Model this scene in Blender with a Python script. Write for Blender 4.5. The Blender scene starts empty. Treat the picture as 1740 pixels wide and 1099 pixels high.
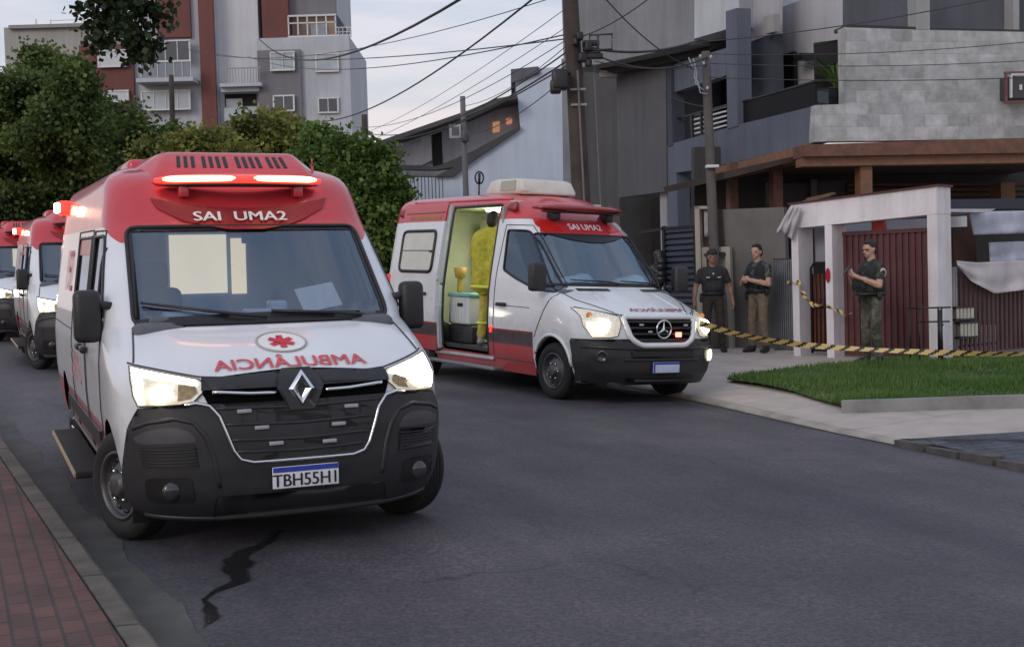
import bpy, bmesh, math, random
import numpy as np
from mathutils import Vector, Matrix, Euler, noise as mnoise
random.seed(7)
rnd = random.Random(11)
S = bpy.context.scene
COL = S.collection
PI = math.pi

# ------------------------------------------------------------------ camera
CF, CP, CR, CH = 2150.0, -0.0375, -0.030, 1.59      # focal in photo px, pitch, roll, height
IW, IH = 1740, 1099
_f = Vector((0, math.cos(CP), math.sin(CP)))
_r = Vector((1, 0, 0)); _u = _r.cross(_f)
CAMR = _r * math.cos(CR) + _u * math.sin(CR)
CAMU = -_r * math.sin(CR) + _u * math.cos(CR)
cam_d = bpy.data.cameras.new('camera'); cam = bpy.data.objects.new('camera', cam_d); COL.objects.link(cam)
cam_d.sensor_fit = 'HORIZONTAL'; cam_d.sensor_width = 36.0; cam_d.lens = 36.0 * CF / IW
cam_d.clip_start = 0.05; cam_d.clip_end = 2000
mw = Matrix.Identity(4)
for i in range(3):
    mw[i][0] = CAMR[i]; mw[i][1] = CAMU[i]; mw[i][2] = -_f[i]
mw[2][3] = CH
cam.matrix_world = mw
S.camera = cam

# ------------------------------------------------------------------ world, sun, exposure
SUN_EL, SUN_AZ = math.radians(24), math.radians(215)
w = bpy.data.worlds.new('World'); S.world = w; w.use_nodes = True
nt = w.node_tree; nt.nodes.clear()
def wn(t, **k):
    n = nt.nodes.new(t)
    for a, b in k.items(): setattr(n, a, b)
    return n
out = wn('ShaderNodeOutputWorld'); bg = wn('ShaderNodeBackground')
sky = wn('ShaderNodeTexSky', sky_type='NISHITA', sun_disc=False, sun_elevation=SUN_EL, sun_rotation=SUN_AZ, air_density=1.4, dust_density=2.5)
tc = wn('ShaderNodeTexCoord'); sep = wn('ShaderNodeSeparateXYZ'); nt.links.new(tc.outputs['Generated'], sep.inputs[0])
ramp = wn('ShaderNodeValToRGB'); nt.links.new(sep.outputs['Z'], ramp.inputs[0])
e = ramp.color_ramp.elements
e[0].position = 0.0; e[0].color = (6.3, 5.1, 5.2, 1)
e[1].position = 1.0; e[1].color = (4.0, 4.8, 6.3, 1)
for p, c in ((0.09, (6.6, 5.5, 5.45, 1)), (0.15, (5.0, 5.1, 5.8, 1)), (0.24, (3.4, 4.4, 5.8, 1))):
    k = e.new(p); k.color = c
mp = wn('ShaderNodeMapping'); mp.inputs['Scale'].default_value = (1.6, 1.6, 9.0)
nt.links.new(tc.outputs['Generated'], mp.inputs[0])
cl = wn('ShaderNodeTexNoise'); cl.inputs['Scale'].default_value = 2.6; cl.inputs['Detail'].default_value = 7; cl.inputs['Roughness'].default_value = 0.55
nt.links.new(mp.outputs[0], cl.inputs['Vector'])
cr = wn('ShaderNodeValToRGB'); cr.color_ramp.elements[0].position = 0.42; cr.color_ramp.elements[1].position = 0.60
nt.links.new(cl.outputs['Fac'], cr.inputs[0])
mx1 = wn('ShaderNodeMix', data_type='RGBA'); mx1.inputs['Factor'].default_value = 0.8
nt.links.new(sky.outputs[0], mx1.inputs[6]); nt.links.new(ramp.outputs[0], mx1.inputs[7])
mx2 = wn('ShaderNodeMix', data_type='RGBA'); nt.links.new(cr.outputs[0], mx2.inputs['Factor'])
cm = wn('ShaderNodeMath', operation='MULTIPLY'); cm.inputs[1].default_value = 0.5
nt.links.new(cr.outputs[0], cm.inputs[0]); nt.links.new(cm.outputs[0], mx2.inputs['Factor'])
nt.links.new(mx1.outputs[2], mx2.inputs[6]); mx2.inputs[7].default_value = (6.9, 6.3, 6.5, 1)
nt.links.new(mx2.outputs[2], bg.inputs[0]); bg.inputs['Strength'].default_value = 0.10
nt.links.new(bg.outputs[0], out.inputs[0])

sd = bpy.data.lights.new('sun', 'SUN'); so = bpy.data.objects.new('sun', sd); COL.objects.link(so)
sd.energy = 0.5; sd.angle = math.radians(20); sd.color = (1.0, 0.93, 0.88)
so.rotation_euler = Euler((PI/2 - SUN_EL, 0, PI - SUN_AZ), 'XYZ')

S.view_settings.view_transform = 'Standard'; S.view_settings.look = 'None'
S.view_settings.gamma = 1; S.view_settings.exposure = 0.46; S.view_settings.use_curve_mapping = False
S.cycles.use_denoising = True
S.cycles.max_bounces = 6; S.cycles.transparent_max_bounces = 12; S.cycles.sample_clamp_indirect = 4

# ------------------------------------------------------------------ pixel <-> world
def ray(px, py):
    return _f + CAMR * ((px - IW/2) / CF) - CAMU * ((py - IH/2) / CF)
def at(px, py, Y):
    d = ray(px, py); return Vector((0, 0, CH)) + d * (Y / d.y)
def onpl(px, py, a, b, off=0.0):
    """pixel onto the vertical plane through plan points a,b, pushed `off` metres away from the camera"""
    a = Vector(a[:2]); b = Vector(b[:2]); n = Vector((-(b-a).y, (b-a).x)).normalized()
    if n.dot(a) < 0: n = -n
    a2 = a + n*off; d = ray(px, py); k = n.dot(a2) / (n.x*d.x + n.y*d.y)
    return Vector((0, 0, CH)) + d*k
def plnorm(a, b):
    a = Vector(a[:2]); b = Vector(b[:2]); n = Vector((-(b-a).y, (b-a).x)).normalized()
    if n.dot(a) < 0: n = -n
    return Vector((n.x, n.y, 0))

# ------------------------------------------------------------------ street frame (t across to the right, s along)
TH = 0.42
SN = Vector((math.cos(TH), math.sin(TH), 0)); SU = Vector((-math.sin(TH), math.cos(TH), 0))
def to_st(p): return p.x*SU.x + p.y*SU.y, p.x*SN.x + p.y*SN.y
def slope(s): return 0.027*(min(s, 40) - 8.36)
def h_road(s, t):
    q = t - 1.96; return slope(s) - 0.006*q - (0.0037*q*q if q > 0 else 0.012*q*q)
def t_edge(s): return 8.33 + 0.27*max(0, min(1, (s-10.5)/3))
def h_pav(s, t):
    e = t_edge(s); k = max(0, min(1, (t - e)/1.5)); hr = h_road(s, e) + 0.035
    return hr*(1-k) + (slope(s) - 0.05)*k
def on_h(px, py, hf):
    d = ray(px, py); lo, hi = 2.0, 80.0
    k = 2.0; 
    while k < 80:
        p = Vector((0, 0, CH)) + d*k
        if p.z < hf(*to_st(p)): break
        k += 0.1
    lo, hi = k-0.1, k
    for _ in range(20):
        m = (lo+hi)/2; p = Vector((0, 0, CH)) + d*m
        if p.z < hf(*to_st(p)): hi = m
        else: lo = m
    return Vector((0, 0, CH)) + d*hi
def st(px, py, hf):
    return to_st(on_h(px, py, hf))

# ------------------------------------------------------------------ materials
MATS = {}
def mat(name, col, rough=0.6, var=0.12, scale=6.0, bump=0.0, bscale=60.0, metal=0.0, coat=0.0, spec=0.5, emit=None, estr=0.0, tint=None):
    if name in MATS: return MATS[name]
    m = bpy.data.materials.new(name); m.use_nodes = True; N = m.node_tree; b = N.nodes['Principled BSDF']
    b.inputs['Roughness'].default_value = rough; b.inputs['Metallic'].default_value = metal
    b.inputs['Coat Weight'].default_value = coat; b.inputs['Coat Roughness'].default_value = 0.06; b.inputs['Specular IOR Level'].default_value = spec
    c = Vector(col[:3])
    tcn = N.nodes.new('ShaderNodeTexCoord')
    if var > 0:
        nz = N.nodes.new('ShaderNodeTexNoise'); nz.inputs['Scale'].default_value = scale; nz.inputs['Detail'].default_value = 6; nz.inputs['Roughness'].default_value = 0.62
        N.links.new(tcn.outputs['Object'], nz.inputs['Vector'])
        r = N.nodes.new('ShaderNodeValToRGB'); r.color_ramp.elements[0].position = 0.3; r.color_ramp.elements[1].position = 0.7
        lo = c*(1-var); hi = c*(1+var)
        if tint: hi = Vector(tint)
        r.color_ramp.elements[0].color = (*lo, 1); r.color_ramp.elements[1].color = (*hi, 1)
        N.links.new(nz.outputs['Fac'], r.inputs[0]); N.links.new(r.outputs[0], b.inputs['Base Color'])
        mr = N.nodes.new('ShaderNodeMapRange'); mr.inputs['To Min'].default_value = max(0.02, rough-0.08); mr.inputs['To Max'].default_value = min(1, rough+0.1)
        N.links.new(nz.outputs['Fac'], mr.inputs['Value']); N.links.new(mr.outputs[0], b.inputs['Roughness'])
    else:
        b.inputs['Base Color'].default_value = (*c, 1)
    if bump > 0:
        n2 = N.nodes.new('ShaderNodeTexNoise'); n2.inputs['Scale'].default_value = bscale; n2.inputs['Detail'].default_value = 4
        N.links.new(tcn.outputs['Object'], n2.inputs['Vector'])
        bp = N.nodes.new('ShaderNodeBump'); bp.inputs['Strength'].default_value = bump; bp.inputs['Distance'].default_value = 0.02
        N.links.new(n2.outputs['Fac'], bp.inputs['Height']); N.links.new(bp.outputs[0], b.inputs['Normal'])
    if emit:
        b.inputs['Emission Color'].default_value = (*emit, 1); b.inputs['Emission Strength'].default_value = estr
    MATS[name] = m; return m
def glass(name, tint=(0.5, 0.55, 0.6), refl=0.12, rough=0.02):
    if name in MATS: return MATS[name]
    m = bpy.data.materials.new(name); m.use_nodes = True; N = m.node_tree; N.nodes.clear()
    o = N.nodes.new('ShaderNodeOutputMaterial'); t = N.nodes.new('ShaderNodeBsdfTransparent'); t.inputs[0].default_value = (*tint, 1)
    g = N.nodes.new('ShaderNodeBsdfGlossy'); g.inputs['Roughness'].default_value = rough; g.inputs['Color'].default_value = (.70, .84, 1, 1)
    lw = N.nodes.new('ShaderNodeFresnel'); lw.inputs['IOR'].default_value = 1.5
    a = N.nodes.new('ShaderNodeMath'); a.operation = 'ADD'; a.inputs[1].default_value = refl; a.use_clamp = True
    mx = N.nodes.new('ShaderNodeMixShader'); N.links.new(lw.outputs[0], a.inputs[0]); N.links.new(a.outputs[0], mx.inputs[0])
    N.links.new(t.outputs[0], mx.inputs[1]); N.links.new(g.outputs[0], mx.inputs[2]); N.links.new(mx.outputs[0], o.inputs[0])
    MATS[name] = m; return m
def emis(name, col, strength, base=(0.5, 0.5, 0.5)):
    return mat(name, base, 0.3, 0, emit=col, estr=strength)

# ------------------------------------------------------------------ objects
def tag(o, label=None, cat=None, group=None, kind=None):
    if label: o['label'] = label
    if cat: o['category'] = cat
    if group: o['group'] = group
    if kind: o['kind'] = kind
    return o
def empty(name, mx, label, cat, group=None):
    o = bpy.data.objects.new(name, None); COL.objects.link(o); o.empty_display_size = 0.2
    o.matrix_world = mx if isinstance(mx, Matrix) else Matrix.Translation(Vector(mx))
    return tag(o, label, cat, group)
class G:
    def __init__(s): s.v = []; s.f = []; s.m = []; s.s = []
    def add(s, vs, fs, m=0, smooth=False):
        o = len(s.v); s.v += [tuple(v) for v in vs]
        for f in fs: s.f.append(tuple(i+o for i in f)); s.m.append(m); s.s.append(smooth)
        return s
    def box(s, c, d, rz=0.0, m=0, M=None):
        x, y, z = d[0]/2, d[1]/2, d[2]/2
        vs = [Vector((a*x, b*y, q*z)) for q in (-1, 1) for a, b in ((-1, -1), (1, -1), (1, 1), (-1, 1))]
        R = M or Matrix.Rotation(rz, 3, 'Z')
        return s.add([R @ v + Vector(c) for v in vs], [(3, 2, 1, 0), (4, 5, 6, 7), (0, 1, 5, 4), (1, 2, 6, 5), (2, 3, 7, 6), (3, 0, 4, 7)], m)
    def bev(s, c, d, b, rz=0.0, m=0, M=None):
        """box with chamfered edges"""
        bm = bmesh.new(); bmesh.ops.create_cube(bm, size=1.0)
        for v in bm.verts: v.co = Vector((v.co.x*d[0], v.co.y*d[1], v.co.z*d[2]))
        bmesh.ops.bevel(bm, geom=list(bm.edges), offset=b, segments=3, affect='EDGES', profile=0.5)
        R = M or Matrix.Rotation(rz, 3, 'Z'); s.bm(bm, m, True, lambda p: R @ p + Vector(c)); return s
    def bm(s, bm, m=0, smooth=False, fn=None):
        bm.verts.ensure_lookup_table(); bm.verts.index_update()
        s.add([(fn(v.co) if fn else v.co.copy()) for v in bm.verts], [[v.index for v in f.verts] for f in bm.faces], m, smooth); bm.free(); return s
    def tube(s, pts, r, n=8, m=0, closed=False, caps=True):
        pts = [Vector(p) for p in pts]; k = len(pts); rs = r if isinstance(r, (list, tuple)) else [r]*k
        rings = []; prev = None
        for i, p in enumerate(pts):
            if closed: t = pts[(i+1) % k] - pts[i-1]
            else: t = pts[min(i+1, k-1)] - pts[max(i-1, 0)]
            t = t.normalized() if t.length > 1e-9 else Vector((0, 0, 1))
            if prev is None:
                a = Vector((0, 0, 1)) if abs(t.z) < 0.9 else Vector((1, 0, 0)); a = (a - t*a.dot(t)).normalized()
            else:
                a = prev - t*prev.dot(t); a = a.normalized() if a.length > 1e-6 else prev
            prev = a; b = t.cross(a)
            rings.append([p + (a*math.cos(2*PI*j/n) + b*math.sin(2*PI*j/n))*rs[i] for j in range(n)])
        vs = [v for q in rings for v in q]; fs = []
        for i in range(k if closed else k-1):
            i2 = (i+1) % k
            for j in range(n): fs.append((i*n+j, i*n+(j+1) % n, i2*n+(j+1) % n, i2*n+j))
        if caps and not closed: fs.append(tuple(range(n-1, -1, -1))); fs.append(tuple((k-1)*n+j for j in range(n)))
        return s.add(vs, fs, m, True)
    def lathe(s, prof, n=32, m=0, M=None, smooth=True):
        """profile [(axial, radius)] about local Y"""
        M = M or Matrix.Identity(4); vs = []; fs = []
        for a, r in prof:
            for j in range(n): vs.append(M @ Vector((r*math.cos(2*PI*j/n), a, r*math.sin(2*PI*j/n))))
        for i in range(len(prof)-1):
            for j in range(n): fs.append((i*n+j, i*n+(j+1) % n, (i+1)*n+(j+1) % n, (i+1)*n+j))
        return s.add(vs, fs, m, smooth)
    def slab(s, poly, d, m=0):
        """3-D polygon extruded by vector d"""
        n = len(poly); d = Vector(d); vs = [Vector(p) for p in poly] + [Vector(p)+d for p in poly]
        fs = [tuple(range(n)), tuple(range(2*n-1, n-1, -1))] + [(i, i+n, (i+1) % n + n, (i+1) % n) for i in range(n)]
        return s.add(vs, fs, m)
    def ell(s, c, r, n=14, m=0, M=None):
        vs = []; fs = []; k = n//2; R = M or Matrix.Identity(3)
        for i in range(k+1):
            th = PI*i/k
            for j in range(n):
                ph = 2*PI*j/n; vs.append(R @ Vector((r[0]*math.sin(th)*math.cos(ph), r[1]*math.sin(th)*math.sin(ph), r[2]*math.cos(th))) + Vector(c))
        for i in range(k):
            for j in range(n): fs.append((i*n+j, (i+1)*n+j, (i+1)*n+(j+1) % n, i*n+(j+1) % n))
        return s.add(vs, fs, m, True)
    def build(s, name, mats, parent=None, mx=None, recalc=True, merge=False):
        me = bpy.data.meshes.new(name); me.from_pydata(s.v, [], s.f)
        for q in (mats if isinstance(mats, (list, tuple)) else [mats]): me.materials.append(q)
        me.polygons.foreach_set('material_index', s.m); me.polygons.foreach_set('use_smooth', s.s)
        if recalc or merge:
            b = bmesh.new(); b.from_mesh(me)
            if merge: bmesh.ops.remove_doubles(b, verts=list(b.verts), dist=1e-5)
            if recalc: bmesh.ops.recalc_face_normals(b, faces=list(b.faces))
            b.to_mesh(me); b.free()
        me.update(); o = bpy.data.objects.new(name, me); COL.objects.link(o)
        if parent is not None: o.parent = parent
        if mx is not None: o.matrix_world = mx
        return o
def copy_tree(o, parent=None):
    c = o.copy(); COL.objects.link(c)
    if parent is not None: c.parent = parent
    for ch in list(o.children): copy_tree(ch, c)
    return c
def rounded(pts, r, k=4):
    """round the corners of a 2-D polygon"""
    o = []; n = len(pts)
    for i in range(n):
        p = Vector(pts[i]); a = Vector(pts[i-1]); b = Vector(pts[(i+1) % n])
        ra = min(r, (a-p).length*0.45); rb = min(r, (b-p).length*0.45)
        A = p + (a-p).normalized()*ra; B = p + (b-p).normalized()*rb
        for j in range(k+1):
            t = j/k; o.append(tuple(A*(1-t)**2 + p*2*t*(1-t) + B*t*t))
    return o
def densify(pts, d, closed=True):
    o = []; n = len(pts)
    for i in range(n if closed else n-1):
        a = Vector(pts[i]); b = Vector(pts[(i+1) % n]); k = max(1, int(math.ceil((b-a).length/d)))
        for j in range(k): o.append(tuple(a + (b-a)*(j/k)))
    if not closed: o.append(tuple(pts[-1]))
    return o
def poly_grid(pts, dx, dy):
    """flat 2-D polygon cut by a grid -> bmesh in the z=0 plane"""
    bm = bmesh.new(); f = bm.faces.new([bm.verts.new((p[0], p[1], 0)) for p in pts])
    bmesh.ops.triangulate(bm, faces=[f], ngon_method='EAR_CLIP')
    xs = [p[0] for p in pts]; ys = [p[1] for p in pts]
    for ax, lo, hi, st_ in ((0, min(xs), max(xs), dx), (1, min(ys), max(ys), dy)):
        if not st_: continue
        k = math.floor(lo/st_)+1
        while k*st_ < hi - 1e-6:
            co = [0, 0, 0]; no = [0, 0, 0]; co[ax] = k*st_; no[ax] = 1
            bmesh.ops.bisect_plane(bm, geom=list(bm.verts)+list(bm.edges)+list(bm.faces), plane_co=co, plane_no=no, dist=1e-6); k += 1
    return bm
_txt = {}
def text2d(body, size=1.0, bold=0.0):
    """text as a flat bmesh centred on 0 (height of capitals about 0.69*size)"""
    cu = bpy.data.curves.new('text_curve', 'FONT'); cu.body = body; cu.size = size; cu.align_x = 'CENTER'; cu.resolution_u = 4; cu.offset = bold*size
    o = bpy.data.objects.new('text_tmp', cu); COL.objects.link(o); bpy.context.view_layer.update()
    me = o.evaluated_get(bpy.context.evaluated_depsgraph_get()).to_mesh(); bm = bmesh.new(); bm.from_mesh(me)
    o.to_mesh_clear() if False else None
    bpy.data.objects.remove(o); 
    bmesh.ops.remove_doubles(bm, verts=list(bm.verts), dist=1e-5)
    return bm
def stuff_cells(bm, dx, dy):
    xs = [v.co.x for v in bm.verts]; ys = [v.co.y for v in bm.verts]
    for ax, lo, hi, st_ in ((0, min(xs), max(xs), dx), (1, min(ys), max(ys), dy)):
        k = math.floor(lo/st_)+1
        while k*st_ < hi:
            co = [0, 0, 0]; no = [0, 0, 0]; co[ax] = k*st_; no[ax] = 1
            bmesh.ops.bisect_plane(bm, geom=list(bm.verts)+list(bm.edges)+list(bm.faces), plane_co=co, plane_no=no, dist=1e-6); k += 1
    return bm
# ------------------------------------------------------------------ van surfaces
def tab(t, z):
    if z <= t[0][0]: return t[0][1]
    for (a, b), (c, d) in zip(t, t[1:]):
        if z <= c: return b + (d-b)*(z-a)/(c-a)
    return t[-1][1]
class Van:
    def __init__(s, F, W, L, P, R, zs): s.F, s.W, s.L, s.P, s.R, s.zs = F, W, L, P, R, zs
    def par(s, z): return tab(s.F, z), tab(s.W, z), tab(s.L, z), tab(s.P, z)
    def su(s, u, z):
        """signed u: |u|<1 front quarter, beyond 1 metres along the side"""
        F, W, L, P = s.par(z); a = abs(u); sg = 1 if u >= 0 else -1
        if a <= 1:
            th = a*PI/2; return Vector((F-L+L*max(0, math.cos(th))**(2/P), sg*W*math.sin(th)**(2/P), z))
        return Vector((F-L-(a-1), sg*W, z))
    def u_of_y(s, y, z):
        W, P = tab(s.W, z), tab(s.P, z); q = min(0.999, abs(y)/W)
        return math.copysign(math.asin(q**(P/2))*2/PI, y)
    def u_of_x(s, x, z, side):
        F, W, L, P = s.par(z)
        if x < F-L: return side*(1 + F-L-x)
        c = max(0.0, min(1.0, (x-(F-L))/L)); return side*math.acos(min(1, c**(P/2)))*2/PI
    def nrm(s, u, z):
        e = 0.004; du = s.su(u+e, z) - s.su(u-e, z); dz = s.su(u, z+e) - s.su(u, z-e)
        n = du.cross(dz)
        if n.length < 1e-9: return Vector((1, 0, 0))
        n.normalize(); c = s.su(u, z) - Vector((-1.2, 0, 1.1))
        return n if n.dot(c) > 0 else -n
    def pt(s, u, z, off=0.0): return s.su(u, z) + s.nrm(u, z)*off
    def fp(s, y, z, off=0.0): return s.pt(s.u_of_y(y, z), z, off)
    def sp(s, x, z, side, off=0.0): return s.pt(s.u_of_x(x, z, side), z, off)
    # patches that hug the surface
    def _patch(s, g, uz, off, thick, m, du=0.05, dz=0.05):
        bm = poly_grid(uz, du, dz); bm.verts.index_update()
        P = [(v.co.x, v.co.y) for v in bm.verts]; nv = len(P)
        top = [s.pt(a, b, off) for a, b in P]; fs = [[v.index for v in f.verts] for f in bm.faces]
        o = len(g.v); g.add(top, fs, m, True)
        if thick:
            bot = [s.pt(a, b, off-thick) for a, b in P]
            rim = [[v.index for v in e.verts] for e in bm.edges if len(e.link_faces) == 1]
            g.add(top+bot, [(a, b, b+nv, a+nv) for a, b in rim], m, False)
        bm.free(); return g
    def front_patch(s, g, yz, off, thick=0.0, m=0, d=0.04):
        q = densify(yz, d); return s._patch(g, [(s.u_of_y(y, z), z) for y, z in q], off, thick, m)
    def side_patch(s, g, xz, side, off, thick=0.0, m=0, d=0.06):
        q = densify(xz, d); return s._patch(g, [(s.u_of_x(x, z, side), z) for x, z in q], off, thick, m, 0.12, 0.08)
    def front_line(s, g, yz, r, off=0.0, closed=False, m=0, d=0.04, n=6):
        return g.tube([s.fp(y, z, off) for y, z in densify(yz, d, closed)], r, n, m, closed)
    def side_line(s, g, xz, side, r, off=0.0, closed=False, m=0, d=0.06, n=6):
        return g.tube([s.sp(x, z, side, off) for x, z in densify(xz, d, closed)], r, n, m, closed)
    def text_front(s, body, size, y0, z0, off=0.006, kx=1.0, ky=1.0, mirror=False, arc=0.0, thick=0.0):
        g = G()
        for k, dx in enumerate((0, -.022*size, .022*size)):      # three strikes make the bold weight
            def fn(c):
                y = y0 + (c.x+dx)*kx*(-1 if mirror else 1); z = z0 + c.y*ky + arc*(c.x*kx)**2
                return s.fp(y, z, off + .0006*k)
            g.bm(stuff_cells(text2d(body, size), 0.06, 0.06), 0, False, fn)
        return g
    def text_side(s, body, size, x0, z0, side, off=0.006, ky=1.0):
        bm = stuff_cells(text2d(body, size), 0.15, 0.1); g = G()
        return g.bm(bm, 0, False, lambda c: s.sp(x0 + c.x*(1 if side < 0 else -1), z0 + c.y*ky, side, off))
    def shell(s, xs_n=30, rear_n=4):
        """closed skin of the body (front, sides, rear, roof)"""
        rows = []
        for z in s.zs:
            F, W, L, P = s.par(z); h = []
            for i in range(17): h.append(s.su(i/16, z))
            x0 = F-L; rc = min(0.12, W*0.4); x1 = s.R + rc + 0.02*max(0, z-1.2)
            for i in range(1, xs_n+1): h.append(Vector((x0+(x1-x0)*i/xs_n, W, z)))
            for i in range(1, rear_n+1):
                a = PI/2*i/rear_n; h.append(Vector((x1-rc*math.sin(a), W-rc+rc*math.cos(a), z)))
            for i in range(1, 4): h.append(Vector((x1-rc, (W-rc)*(1-i/3), z)))
            rows.append(h)
        g = G(); n = len(rows[0]); V = []; idx = {}
        for sg in (1, -1):
            for i, h in enumerate(rows):
                for j, p in enumerate(h): V.append((p.x, sg*p.y, p.z))
        fs = []; K = len(rows)
        for q in (0, 1):
            o = q*K*n
            for i in range(K-1):
                for j in range(n-1): fs.append((o+i*n+j, o+i*n+j+1, o+(i+1)*n+j+1, o+(i+1)*n+j))
        t = (K-1)*n
        for j in range(n-1): fs.append((t+j, t+j+1, K*n+t+j+1, K*n+t+j))
        bm = bmesh.new(); vv = [bm.verts.new(v) for v in V]
        for f in fs:
            try: bm.faces.new([vv[i] for i in f])
            except ValueError: pass
        bmesh.ops.remove_doubles(bm, verts=list(bm.verts), dist=1e-4)
        bmesh.ops.recalc_face_normals(bm, faces=list(bm.faces)); bm.normal_update(); return bm
def cut_hole(bm, poly, axis, side=0, nmin=0.15):
    """remove the part of bm inside a convex outline: axis 'x' -> (y,z) outline on the front, 'y' -> (x,z) outline on one side"""
    a, b = (1, 2) if axis == 'x' else (0, 2); k = 0 if axis == 'x' else 1; sg = 1 if axis == 'x' else side
    lo = [min(p[i] for p in poly)-0.02 for i in (0, 1)]; hi = [max(p[i] for p in poly)+0.02 for i in (0, 1)]
    def sel():
        r = []
        for f in bm.faces:
            if f.normal[k]*sg < nmin: continue
            A = [v.co[a] for v in f.verts]; B = [v.co[b] for v in f.verts]
            if max(A) < lo[0] or min(A) > hi[0] or max(B) < lo[1] or min(B) > hi[1]: continue
            c = f.calc_center_median()
            if axis == 'x' and c.x < -1.3: continue
            if axis == 'y' and c.y*side < 0.3: continue
            r.append(f)
        return r
    n = len(poly)
    for i in range(n):
        p, q = poly[i], poly[(i+1) % n]; fs = sel(); es = set(); vs = set()
        for f in fs: es.update(f.edges); vs.update(f.verts)
        co = [0, 0, 0]; co[a], co[b] = p; no = [0, 0, 0]; no[a] = -(q[1]-p[1]); no[b] = q[0]-p[0]
        bmesh.ops.bisect_plane(bm, geom=fs+list(es)+list(vs), plane_co=co, plane_no=no, dist=1e-5); bm.normal_update()
    def inside(x, y):
        r = False
        for i in range(n):
            (x1, y1), (x2, y2) = poly[i], poly[i-1]
            if (y1 > y) != (y2 > y) and x < (x2-x1)*(y-y1)/(y2-y1)+x1: r = not r
        return r
    kill = [f for f in sel() if inside(f.calc_center_median()[a], f.calc_center_median()[b])]
    bmesh.ops.delete(bm, geom=kill, context='FACES')
def circle2(cx, cz, r, n=28): return [(cx+r*math.cos(2*PI*i/n), cz+r*math.sin(2*PI*i/n)) for i in range(n)]

def livery(name, red_z, fn_lo=None, lo_red=0.68, band=None, x_lo=-0.45):
    """white paint with a red roof and red lower side panels, split by position on the body"""
    m = bpy.data.materials.new(name); m.use_nodes = True; N = m.node_tree; L = N.links; b = N.nodes['Principled BSDF']
    b.inputs['Roughness'].default_value = 0.28; b.inputs['Coat Weight'].default_value = 0.6; b.inputs['Coat Roughness'].default_value = 0.05
    t = N.nodes.new('ShaderNodeTexCoord'); sp = N.nodes.new('ShaderNodeSeparateXYZ'); L.new(t.outputs['Object'], sp.inputs[0])
    def mth(op, a, c, d=None):
        n = N.nodes.new('ShaderNodeMath'); n.operation = op
        for i, q in enumerate((a, c, d)):
            if q is None: continue
            if isinstance(q, (int, float)): n.inputs[i].default_value = q
            else: L.new(q, n.inputs[i])
        return n.outputs[0]
    X, Z = sp.outputs['X'], sp.outputs['Z']
    thr = N.nodes.new('ShaderNodeMapRange'); L.new(X, thr.inputs['Value'])
    for k, v in zip(('From Min', 'From Max', 'To Min', 'To Max'), red_z): thr.inputs[k].default_value = v
    top = mth('GREATER_THAN', mth('SUBTRACT', Z, thr.outputs[0]), 0.0)
    behind = mth('LESS_THAN', X, x_lo)
    low = mth('MULTIPLY', mth('LESS_THAN', Z, lo_red), behind)
    nz = N.nodes.new('ShaderNodeTexNoise'); nz.inputs['Scale'].default_value = 2.2; nz.inputs['Detail'].default_value = 8; L.new(t.outputs['Object'], nz.inputs['Vector'])
    dr = N.nodes.new('ShaderNodeMapRange'); dr.inputs['To Min'].default_value = 0.82; dr.inputs['To Max'].default_value = 1.1; L.new(nz.outputs['Fac'], dr.inputs['Value'])
    def mix(f, a, c):
        n = N.nodes.new('ShaderNodeMix'); n.data_type = 'RGBA'; L.new(f, n.inputs['Factor'])
        for q, i in ((a, 6), (c, 7)):
            if isinstance(q, tuple): n.inputs[i].default_value = (*q, 1)
            else: L.new(q, n.inputs[i])
        return n.outputs[2]
    RED = (0.56, 0.035, 0.045)
    c = mix(mth('MAXIMUM', top, low), (0.74, 0.75, 0.77), RED)
    if band:
        bd = mth('MULTIPLY', mth('MULTIPLY', mth('GREATER_THAN', Z, band[0]), mth('LESS_THAN', Z, band[1])), behind)
        c = mix(bd, c, (0.06, 0.045, 0.05))
        b2 = mth('MULTIPLY', mth('MULTIPLY', mth('GREATER_THAN', Z, band[1]), mth('LESS_THAN', Z, band[2])), behind)
        c = mix(b2, c, (0.25, 0.03, 0.04))
    n3 = N.nodes.new('ShaderNodeTexNoise'); n3.inputs['Scale'].default_value = 7; n3.inputs['Detail'].default_value = 9; n3.inputs['Roughness'].default_value = .7; L.new(t.outputs['Object'], n3.inputs['Vector'])
    dz = N.nodes.new('ShaderNodeMapRange'); L.new(Z, dz.inputs['Value'])
    for k_, v_ in zip(('From Min', 'From Max', 'To Min', 'To Max'), (.30, 1.15, .75, .0)): dz.inputs[k_].default_value = v_
    dn = N.nodes.new('ShaderNodeMapRange'); L.new(n3.outputs['Fac'], dn.inputs['Value'])
    for k_, v_ in zip(('From Min', 'From Max', 'To Min', 'To Max'), (.40, .66, .12, 1.)): dn.inputs[k_].default_value = v_
    c = mix(mth('MULTIPLY', dz.outputs[0], dn.outputs[0]), c, (0.16, 0.14, 0.125))
    v = N.nodes.new('ShaderNodeMix'); v.data_type = 'RGBA'; v.blend_type = 'MULTIPLY'; v.inputs['Factor'].default_value = 1
    L.new(c, v.inputs[6]); L.new(dr.outputs[0], v.inputs[7]); L.new(v.outputs[2], b.inputs['Base Color'])
    rr = N.nodes.new('ShaderNodeMapRange'); rr.inputs['To Min'].default_value = 0.2; rr.inputs['To Max'].default_value = 0.42; L.new(nz.outputs['Fac'], rr.inputs['Value']); L.new(rr.outputs[0], b.inputs['Roughness'])
    return m
PLAST = mat('dark grey plastic', (0.021, 0.0205, 0.023), 0.46, 0.2, 5, bump=0.05, bscale=300)
BLACK = mat('black trim', (0.012, 0.012, 0.014), 0.4, 0.15, 4)
RUBBER = mat('tyre rubber', (0.014, 0.013, 0.013), 0.85, 0.25, 12)
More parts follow.
